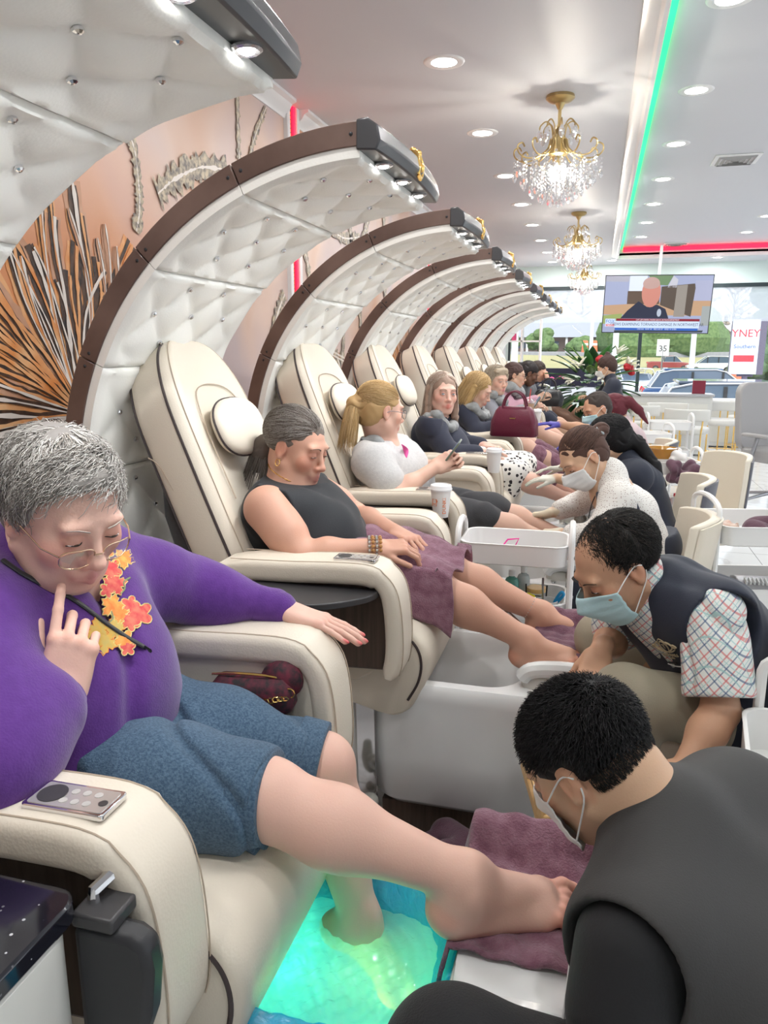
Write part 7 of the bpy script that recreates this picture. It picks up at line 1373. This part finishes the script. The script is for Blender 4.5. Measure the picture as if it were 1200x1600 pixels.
for i, (x_, c_) in enumerate([(.36, (.1, .45, .3)), (.42, (.75, .76, .76)), (.48, (.7, .05, .08)), (.54, (.72, .73, .74))]): bottle(x_, 5.25, .43, .03, .15, c_, ['green bottle', 'white bottle beside the green one', 'red-capped bottle', 'white bottle at the right end'][i]+' on the trolley with the amber bowl', grp='bottles on the trolley with the amber bowl', capc=(.7, .05, .07) if i % 2 else (.8, .8, .8), tr=0)
# wooden tray with petals on the floor
t = thing('wooden_tray', 'light bamboo tray holding red and orange petals by the second tub', 'tray', (.005, 1.79, .38), .25)
MB().box((-.11, -.15, 0), (.11, .15, .012)).build('tray_base', M_bamboo, t, bevel=.002)
for s in (-1, 1):
    MB().box((-.11, s*.15-.006, 0), (.11, s*.15+.006, .055)).build('end_board', M_bamboo, t, bevel=.003)
    m = MB(); m.box((s*.11-.006, -.15, 0), (s*.11+.006, .15, .025)).box((s*.11-.006, -.15, .025), (s*.11+.006, -.05, .065)).box((s*.11-.006, .05, .025), (s*.11+.006, .15, .065)).box((s*.11-.006, -.05, .052), (s*.11+.006, .05, .065)); m.build('side_board', M_bamboo, t, bevel=.002)
MB().box((-.08, -.12, -.38), (.08, .12, 0)).build('stand', M_white, t, bevel=.005)
heap('petals', (-.02, 1.87, .393), .07, 'bright red artificial petals in the bamboo tray', 'petals', mat('petal_red', (.62, .01, .04), .7), 14, 31, 1.0, wr=.006, h=.004)['kind'] = 'stuff'
heap('orange_cloth', (.01, 1.74, .393), .075, 'orange cloth in the bamboo tray', 'cloth', mat('cloth_orange', (.80, .30, .04), .8), 10, 32, .5, wr=.005, h=.004)
# ---------------------------------------------------------------- bags, cups
t = thing('handbag', 'burgundy leather handbag with twin handles on the armrest tray', 'handbag', (-.52, 5.10, .93), -.1); M_bur = mat('burgundy_leather', (.115, .012, .032), .3, bump=(150, .08, 'voronoi'))
MB().loft([[Vector((x, y, z)) for x, y in rrect(w_, d_, min(.03, d_/2-.002), 5)] for z, w_, d_ in [(.0, .30, .13), (.01, .31, .14), (.10, .30, .13), (.17, .25, .09), (.195, .21, .05)]]).build('bag_body', M_bur, t, ang=50)
for s in (-1, 1): MB().tube(catmull([(-.075, s*.03, .16), (-.075, s*.03, .21), (-.05, s*.03, .27), (0, s*.028, .295), (.05, s*.03, .27), (.075, s*.03, .21), (.075, s*.03, .16)], 5), .0065, 8).build('handle', M_bur, t)
MB().box((-.02, -.068, .12), (.02, -.064, .126)).build('bag_mark', M_gold, t)
t = thing('handbag', 'black leather handbag on the lap of the woman in dark grey', 'handbag', (-.50, 8.35, .90)); MB().loft([[Vector((x, y, z)) for x, y in rrect(w_, d_, min(.05, d_/2-.002), 5)] for z, w_, d_ in [(.0, .30, .16), (.08, .33, .18), (.16, .26, .1), (.18, .2, .05)]]).build('bag_body', mat('black_leather', (.015, .015, .017), .3), t, ang=50); MB().tube(catmull([(-.08, 0, .15), (-.06, 0, .25), (0, 0, .29), (.06, 0, .25), (.08, 0, .15)], 5), .01, 8).build('handle', _M['black_leather'], t)
def coffee(x, y, z, label, marks=True):
    t = thing('coffee_cup', label, 'paper cup', (x, y, z), 0, 'white takeaway coffee cups on armrest trays'); c_ = MB().lathe([(0, 0), (.029, 0), (.0395, .108), (.0, .108)], n=30).build('cup', mat('paper_cup', (.84, .81, .79), .5), t)
    MB().lathe([(.0, .104), (.0425, .104), (.0435, .110), (.0415, .114), (.040, .124), (.034, .127), (.033, .123), (0, .123)], n=30).build('lid', mat('cup_lid', (.86, .86, .87), .3), t)
    if marks:
        o = text('cup_lettering', 'DUNKIN', .020, (.010, -.0352, .058), (R90, R90*0, .25), mat('cup_orange', (.80, .20, .03), .5), t, .0003); o.rotation_euler = Euler((0, 0, R90)).to_matrix().to_4x4().to_euler(); o.matrix_local = Matrix.Translation((.020, -.0300, .056)) @ Matrix.Rotation(.55, 4, 'Z') @ Matrix.Rotation(R90, 4, 'X') @ Matrix.Rotation(R90, 4, 'Z')
        m = MB(); m.M = Matrix.Translation((-.018, -.0315, .060)) @ Matrix.Rotation(-.45, 4, 'Z'); m.tube([(-.009, 0, -.013), (-.009, 0, .013), (.009, 0, .013), (.009, 0, -.013)], .0013, 5, closed=True).tube([(.006, 0, .013), (.013, 0, .007), (.009, 0, 0)], .0013, 5).tube([(-.005, 0, -.004), (.0, 0, -.006), (.005, 0, -.004)], .0012, 5).build('cup_logo', _M['cup_orange'], t)
    return t
coffee(-.555, 2.80, .867, 'white coffee cup with orange lettering on the tray nearest the trolley'); coffee(-.50, 3.93, .867, 'white coffee cup with faint pink print on the tray left of the leopard skirt', False); coffee(-.46, 6.2, .90, 'white coffee cup on the armrest beyond the burgundy handbag', False)
t = thing('iced_drink', 'clear plastic cup of iced drink with red straw near the older woman', 'cup', (-.50, 5.95, .98)); MB().lathe([(0, 0), (.03, 0), (.042, .11), (0, .11)], n=20).build('cup', mat('iced_coffee', (.62, .42, .28), .15, trans=.2), t); MB().lathe([(.043, .11), (.04, .13), (.02, .145), (0, .145)], n=20).build('dome_lid', M_clear, t); MB().cyl((0, 0, .12), (.01, 0, .22), .0035, n=8).build('straw', mat('straw_red', (.8, .1, .08), .4), t)
# quilted purse and strap of the nearest woman
t = thing('crossbody_purse', 'small black and red floral crossbody purse on the seat beside the purple sweatshirt', 'handbag', (-.625, 1.27, .80), .12); t.scale = (.8, .8, .8)
m_ = mat('floral_fabric', (.012, .010, .012), .7, noise=(60, (.20, .012, .04), .55, 5)); MB().loft([[Vector((x, y, z)) for x, y in rrect(w_, d_, min(.028, d_/2-.002), 5, cx)] for z, w_, d_, cx in [(.0, .20, .06, 0), (.02, .22, .075, 0), (.06, .21, .07, 0), (.085, .17, .035, 0)]]).build('purse_body', m_, t, ang=60)
MB().ell((.07, .02, .07), (.055, .035, .05), 16, 10).build('pompom', m_, t); MB().tube(catmull([(-.10, -.01, .088), (-.03, -.015, .096), (.06, -.01, .09), (.10, 0, .07)], 5), .003, 6).build('zip', M_gold, t); MB().tube([(.10+.012*math.cos(a), -.02, .055+.012*math.sin(a)) for a in [k*.63 for k in range(10)]], .002, 6, closed=True).build('ring', M_gold, t)
m = MB()
for k in range(16): m.tube([(-.085+.012*k+.008*math.cos(a), -.042+.003*math.sin(a+k), .045+.006*math.sin(k*.5)+.006*math.sin(a)) for a in [j*1.05 for j in range(6)]], .0016, 4, closed=True)
m.build('chain', M_gold, t)
# ---------------------------------------------------------------- technicians' stools and chairs
def star_base(t, h=.40, r=.24, m=None):
    m = m or M_chrome; MB().cyl((0, 0, .10), (0, 0, h), .025, n=14).build('gas_column', m, t)
    for k in range(5):
        a = 2*math.pi*k/5+.3; l = MB().tube([(0, 0, .13), (r*.6*math.cos(a), r*.6*math.sin(a), .10), (r*math.cos(a), r*math.sin(a), .075)], [.020, .016, .012], 8).build('base_arm', m, t)
        MB().lathe([(0, -.016), (.026, -.016), (.028, 0), (.026, .016), (0, .016)], (r*math.cos(a), r*math.sin(a), .03), 14, (-math.sin(a), math.cos(a), 0)).build('caster', M_black, l)
def tech_chair(x, y, rz, label, back=.30, seat=.44, shell=False, w=.44):
    """chair facing local -x (towards the customers)"""
    t = thing('swivel_chair', label, 'swivel chair', (x, y, 0), rz, 'cream and grey swivel chairs'); star_base(t, seat-.04)
    MB().loft([[Vector((a, b, z)) for a, b in rrect(.44*k, w*k, .10*k, 7)] for z, k in [(seat-.03, .92), (seat-.015, 1), (seat+.04, 1), (seat+.06, .96), (seat+.068, .85)]]).build('seat', M_cream, t, ang=60)
    def bf(off, sh=1.0): return lambda u, v: ((.20+.05*v-.10*abs(2*u-1)**2.2+off)*1.0, (u-.5)*w*1.02*sh*(1-.10*v*v), seat+.02+back*v*(1-.04*abs(2*u-1)**4))
    rings = []
    for j in range(9):
        v = j/8; rr = []
        for k in range(17): rr.append(Vector(bf(-.018)(k/16, v)))
        for k in range(16, -1, -1): rr.append(Vector(bf(.022)(k/16, v)))
        rings.append(rr)
    MB().loft(rings).build('backrest', M_cream, t, ang=70, bevel=.008)
    rings = []
    for j in range(9):
        v = j/8*.97; rr = [Vector(bf(.024)(k/16, v)) for k in range(17)]+[Vector(bf(.034)(k/16, v)) for k in range(16, -1, -1)]; rings.append(rr)
    MB().loft(rings).build('back_shell', mat('shell_grey', (.10, .10, .12), .4) if shell else M_cream, t, ang=70)
    return t
tech_chair(.24, 3.26, .0, 'cream swivel chair behind the technician in the dotted blouse', .36, .46, False)
tech_chair(.36, 4.25, .1, 'grey-shelled swivel chair directly behind the ponytailed technician', .40, .42, True); tech_chair(.62, 4.75, .45, 'grey-shelled swivel chair with its back leaning toward the window', .46, .42, True)
tech_chair(.37, 2.05, -.25, 'large cream chair at the right edge behind the technician in the navy waistcoat', .44, .42, False, .52)
tech_chair(.27, 5.8, .2, 'cream swivel chair behind the technician in the violet gloves', .32, .46, False); tech_chair(.38, 6.5, .1, 'grey-shelled chair behind the burgundy-haired technician', .3, .46, True)
t = thing('swivel_stool', 'low cream stool under the technician nearest the viewer', 'stool', (.50, .93, 0)); star_base(t, .30); MB().lathe([(0, .30), (.17, .30), (.18, .33), (.17, .36), (0, .365)], n=30).build('seat', M_cream, t)
t = thing('client_chair', 'large grey swivel client chair with armrests at the right edge', 'swivel chair', (1.70, 8.0, 0), 2.2); star_base(t, .45, .34, M_steel)
MB().loft([[Vector((a, b, z)) for a, b in rrect(.5*k, .5*k, .1, 6)] for z, k in [(.44, .95), (.47, 1), (.54, 1), (.56, .92)]]).build('seat', mat('grey_leather', (.36, .345, .345), .4), t, ang=60); MB().prism([Vector((.2+.1*(z-.5), y, z)) for y, z in [(p[0], p[1]+.85) for p in rrect(.50, .66, .12, 6)]], (0, 0, 0), (.08, 0, 0)).build('backrest', _M['grey_leather'], t, bevel=.015)
for s in (-1, 1): MB().tube([(.20, s*.28, .50), (.0, s*.31, .50), (-.05, s*.31, .68)], .02, 8).build('arm_support', M_steel, t); MB().box((-.18, s*.31-.035, .68), (.12, s*.31+.035, .715)).build('armrest', _M['grey_leather'], t, bevel=.012)
# ---------------------------------------------------------------- far end: counter, bar stools, cabinets, television
M_wd = mat('counter_white', (.62, .62, .60), .4)
t = thing('reception_counter', 'white waist-high counter with grey edge in front of the window', 'counter', (.95, 11.55, 0)); MB().box((-.72, 0, .02), (.62, .35, .84)).build('body', M_wd, t, smooth=False); MB().box((-.74, -.03, .84), (.64, .38, .875)).build('countertop', mat('edge_grey', (.42, .42, .44), .3), t, bevel=.004); MB().box((-.66, -.012, .50), (.56, 0, .74)).build('recess_panel', mat('panel_cream', (.66, .65, .60), .4), t, smooth=False)
t = thing('nail_bar', 'long white nail bar against the window wall', 'counter', (2.6, 12.7, 0)); MB().box((-1.0, 0, .02), (1.9, .45, .70)).build('body', M_wd, t, smooth=False); MB().box((-1.03, -.03, .70), (1.93, .48, .73)).build('top', M_trim, t, bevel=.004)
for k in range(4): MB().box((-.95+.7*k, -.012, .08), (-.32+.7*k, 0, .66)).build('door', mat('panel_cream', (.66, .65, .60), .4), t, bevel=.004)
def bar_stool(x, y, rz, label):
    t = thing('gold_leg_chair', label, 'chair', (x, y, 0), rz, 'white chairs with slim gold legs'); M_wl = mat('white_seat', (.66, .65, .62), .35)
    MB().loft([[Vector((a, b, z)) for a, b in rrect(.42*k, .46*k, .12*k, 7)] for z, k in [(.44, .94), (.455, 1), (.51, 1), (.525, .93)]]).build('seat', M_wl, t, ang=60)
    m = MB(); m.grid(lambda u, v: (.24-.09*(2*u-1)**2, (u-.5)*.54, .62+.14*v), 18, 4).build('backrest', M_wl, t, solid=.035, bevel=.008)
    for sx, sy in ((1, 1), (1, -1), (-1, 1), (-1, -1)): MB().tube([(sx*.18, sy*.19, .0), (sx*.18, sy*.19, .44)]+([(sx*.21, sy*.21, .62)] if sx > 0 else []), .010, 8).build('leg', M_gold, t)
    for y_ in (-.05, .05): MB().tube([(.23, y_, .0), (.24, y_, .64)], .009, 8).build('back_bar', M_gold, t)
    MB().tube([(-.18, -.19, .08), (-.18, .19, .08), (.18, .19, .08), (.18, -.19, .08)], .007, 6, closed=True).build('foot_ring', M_gold, t); return t
for x, y, rz, l in [(1.15, 10.35, -1.9, 'nearest gold-legged white chair, its back toward the viewer'), (.55, 10.9, -1.6, 'gold-legged white chair at the left end, partly behind the trolley'), (1.75, 11.7, 1.4, 'gold-legged white chair behind the nearest one'), (2.15, 12.3, -1.5, 'gold-legged white chair on the right facing the nail bar'), (.95, 11.15, 1.5, 'gold-legged white chair tucked against the counter')]: bar_stool(x, y, rz, l)
t = thing('display_shelf', 'white open shelving with a pink rolled item at the far left of the window', 'shelf', (-1.25, 12.9, 0)); 
for x_ in (-.3, .0, .3): MB().box((x_-.012, 0, 0), (x_+.012, .3, 2.05)).build('upright', M_white, t, smooth=False)
for k in range(6): MB().box((-.3, 0, .05+.39*k), (.3, .3, .075+.39*k)).build('shelf', M_white, t, smooth=False)
tag(MB().cyl((-1.38, 12.98, 1.635), (-1.38, 12.98, 1.93), .04, n=14).build('rolled_towel', mat('roll_pink', (.75, .1, .25), .8)), 'tall pink roll standing on the white shelving', 'roll')
t = thing('notice_board', 'dark signboard with pink neon bird script and menu behind the far customers', 'sign', (-.30, 11.6, 0)); MB().box((-.85, 0, .95), (.35, .03, 1.22)).build('board', mat('board_navy', (.03, .03, .06), .3), t, smooth=False); MB().tube(catmull([(-.42, -.012, 1.05), (-.36, -.012, 1.09), (-.30, -.012, 1.06), (-.24, -.012, 1.10), (-.18, -.012, 1.07), (-.14, -.012, 1.11)], 5), .006, 6).tube(catmull([(-.75, -.012, 1.06), (-.69, -.012, 1.11), (-.64, -.012, 1.08), (-.60, -.012, 1.13)], 5), .006, 6).build('pink_script', mat('neon_pink', (.8, .1, .3), .4, emit=(1, .15, .3), estr=.8), t)
for x_ in (-.80, .30): MB().box((x_-.02, 0, 0), (x_+.02, .03, .95)).build('leg', M_dark, t, smooth=False)
tag(MB().box((1.30, 11.62, .876), (1.47, 11.66, 1.06)).build('card_display', mat('maroon_card', (.20, .02, .04), .4), smooth=False), 'small maroon card display standing on the white counter', 'sign')
# television
t = thing('television', 'large wall television hung from the ceiling showing a news broadcast', 'television', (.745, 11.8, 2.12)); t.rotation_euler = (math.radians(6), math.radians(1.0), 0)
TW, TH = .73, .405
def em(name, c_, e=1.0): return mat('tv_'+name, tuple(q*.15 for q in c_), .35, emit=c_, estr=e*.55)
MB().box((-TW, 0, -TH), (TW, .05, TH)).build('bezel', M_black, t, bevel=.004); MB().box((-.02, .05, .2), (.02, .09, .8)).build('ceiling_mount', M_trim, t, smooth=False)
scn = MB().box((-TW+.012, -.003, -TH+.012), (TW-.012, .0, TH-.012)).build('screen', em('wallblue', (.36, .40, .58)), t, smooth=False)
def tp(x, y): return ((x/1200*1.0*1.92-.96)*TW/.93, (.5-y/800)*1.33*TH/.60)
def T_(x, y): return (-TW+.012+(x-55)/(1135-55)*(2*TW-.024), TH-.012-(y-78)/(668-78)*(2*TH-.024))
def tvp(name, pts, c_, z, e=1.0): return MB().prism([Vector((T_(x, y)[0], 0, T_(x, y)[1])) for x, y in pts], (0, -.003-.0006*z, 0), (0, -.0036-.0006*z, 0)).build(name, em(name, c_, e), scn, smooth=False)
tvp('pale_sky', [(300, 78), (480, 78), (480, 235), (300, 235)], (.70, .76, .90), 1); tvp('tree_leaves', [(490, 78), (740, 78), (690, 180), (560, 170)], (.16, .25, .13), 1); tvp('garage_roof', [(55, 78), (310, 78), (290, 140), (55, 135)], (.42, .42, .50), 1); tvp('gable', [(690, 200), (740, 78), (790, 120), (780, 200)], (.55, .55, .62), 2)
tvp('dark_fence', [(290, 235), (620, 235), (620, 370), (290, 370)], (.12, .08, .06), 2); tvp('fence_boards', [(630, 190), (960, 160), (970, 200), (950, 500), (630, 380)], (.10, .075, .06), 2); tvp('weathered_boards', [(785, 180), (890, 170), (885, 500), (775, 500)], (.30, .27, .24), 3)
tvp('dirt', [(55, 385), (1000, 330), (1135, 330), (1135, 490), (55, 480)], (.52, .33, .20), 1); tvp('lawn', [(55, 490), (250, 470), (250, 570), (55, 580)], (.32, .40, .14), 2); tvp('right_wall', [(965, 130), (1135, 130), (1135, 335), (965, 335)], (.40, .42, .58), 2); tvp('column', [(1055, 390), (1135, 390), (1135, 590), (1055, 590)], (.35, .38, .38), 3)
tvp('uniform', [(235, 520), (300, 440), (410, 340), (500, 400), (600, 375), (690, 420), (730, 520)], (.025, .03, .06), 4)
m = MB(); c_ = T_(530, 250); m.ell((c_[0], -.008, c_[1]), (.128, .004, .205), 24, 12).build('newsman_face', em('face', (.58, .24, .19)), scn); c_ = T_(525, 160); MB().ell((c_[0], -.0095, c_[1]), (.115, .004, .09), 20, 10).build('scalp', em('scalp', (.50, .33, .30)), scn)
c_ = T_(628, 460); MB().ell((c_[0], -.009, c_[1]), (.03, .003, .055), 14, 8).build('badge', em('badge', (.45, .50, .60)), scn)
tvp('lower_third', [(180, 548), (1045, 548), (1045, 620), (180, 620)], (.62, .74, .93), 5); tvp('red_band', [(195, 522), (1045, 522), (1045, 548), (195, 548)], (.25, .02, .04), 6); tvp('blue_band', [(185, 620), (1035, 620), (1035, 645), (185, 645)], (.03, .12, .50), 6); tvp('channel_bug', [(80, 525), (185, 525), (185, 610), (80, 610)], (.62, .72, .92), 6); tvp('bug_red', [(88, 582), (178, 582), (178, 605), (88, 605)], (.75, .25, .28), 7)
tvp('dark_foot', [(180, 648), (1090, 640), (1080, 662), (180, 668)], (.05, .06, .07), 5)
def tvt(s_, x, y, sz, c_, sx=1): p = T_(x, y); text('screen_text', s_, sz, (p[0], -.009, p[1]), (R90, 0, 0), em('txt%.2f' % sum(c_), c_), scn, .0002, sx=sx)
tvt('FOX', 132, 553, .062, (.04, .18, .55)); tvt('NEWS', 132, 594, .026, (.9, .9, .95)); tvt('CREWS EXAMINING TORNADO DAMAGE IN NORTHWEST AR', 612, 583, .058, (.03, .04, .08), .78); tvt('CAPT. JEFF O\'BRIEN | PRAIRIE GROVE, AR POLICE DEPARTMENT', 620, 535, .026, (.85, .85, .9), .8); tvt('CHICAGO   NOW  46°   FEELS LIKE 39°   WIND  W  8 MPH', 620, 632, .026, (.85, .88, .95), .8)
# flower arrangement on a perforated white stand
t = thing('flower_arrangement', 'tall arrangement of green leaves, lilies and red roses on a white stand', 'flowers', (-.06, 9.45, 0)); rs = random.Random(2)
MB().lathe([(0, 0), (.15, 0), (.16, .05), (.12, .70), (.16, .76), (0, .76)], n=26).build('stand', mat('lace_white', (.78, .80, .82), .4, noise=(22, (.05, .08, .15), 1, 0)), t)
M_lf = [mat('leaf_%d' % i, c_, .35) for i, c_ in enumerate([(.03, .11, .03), (.06, .20, .05), (.18, .34, .08), (.02, .07, .025)])]
def leaf(m, p, d, l, w_):
    d = Vector(d).normalized(); s_ = d.cross(Vector((0, 0, 1))).normalized(); n_ = s_.cross(d); R_ = []
    pts = [p+d*l*k/5+n_*(-.25*l*(k/5)**2) for k in range(6)]; ws = [.1, .8, 1, .85, .5, .02]
    b = [(q-s_*w_*ws[i]+n_*.012, q, q+s_*w_*ws[i]+n_*.012) for i, q in enumerate(pts)]; vv_ = [x for r_ in b for x in r_]; m.add(vv_, [(3*i+j, 3*i+j+1, 3*i+j+4, 3*i+j+3) for i in range(5) for j in range(2)])
for i in range(95):
    a, e_ = rs.uniform(0, 6.28), rs.uniform(-.6, 1.3); d = Vector((math.cos(a)*math.cos(e_), math.sin(a)*math.cos(e_), math.sin(e_))); p = Vector((0, 0, 1.02))+Vector((d.x*.26, d.y*.2, d.z*.30)); m = MB(); leaf(m, p, d, rs.uniform(.20, .34), rs.uniform(.04, .07)); m.build('leaf', M_lf[rs.choice([0, 0, 1, 1, 2, 3])], t, solid=.002)
for i in range(16):
    a, e_ = rs.uniform(2.4, 7.2), rs.uniform(-.5, 1.2); d = Vector((math.cos(a)*math.cos(e_), math.sin(a)*math.cos(e_), math.sin(e_))); p = Vector((0, 0, 1.02))+Vector((d.x*.50, d.y*.42, d.z*.50)); m = MB(); red = i % 3 == 0
    if red: [m.ell(p+Vector((rs.uniform(-.015, .015), rs.uniform(-.015, .015), rs.uniform(-.015, .015))), (.042, .042, .036), 9, 6) for _ in range(5)]
    else: [leaf(m, p, d+Vector((rs.uniform(-1, 1), rs.uniform(-1, 1), rs.uniform(-.5, 1)))*.8, .14, .026) for _ in range(6)]
    m.build('rose' if red else 'lily', mat('rose_red', (.45, .01, .02), .5) if red else mat('lily_white', (.85, .83, .72), .5), t, solid=0 if red else .002)
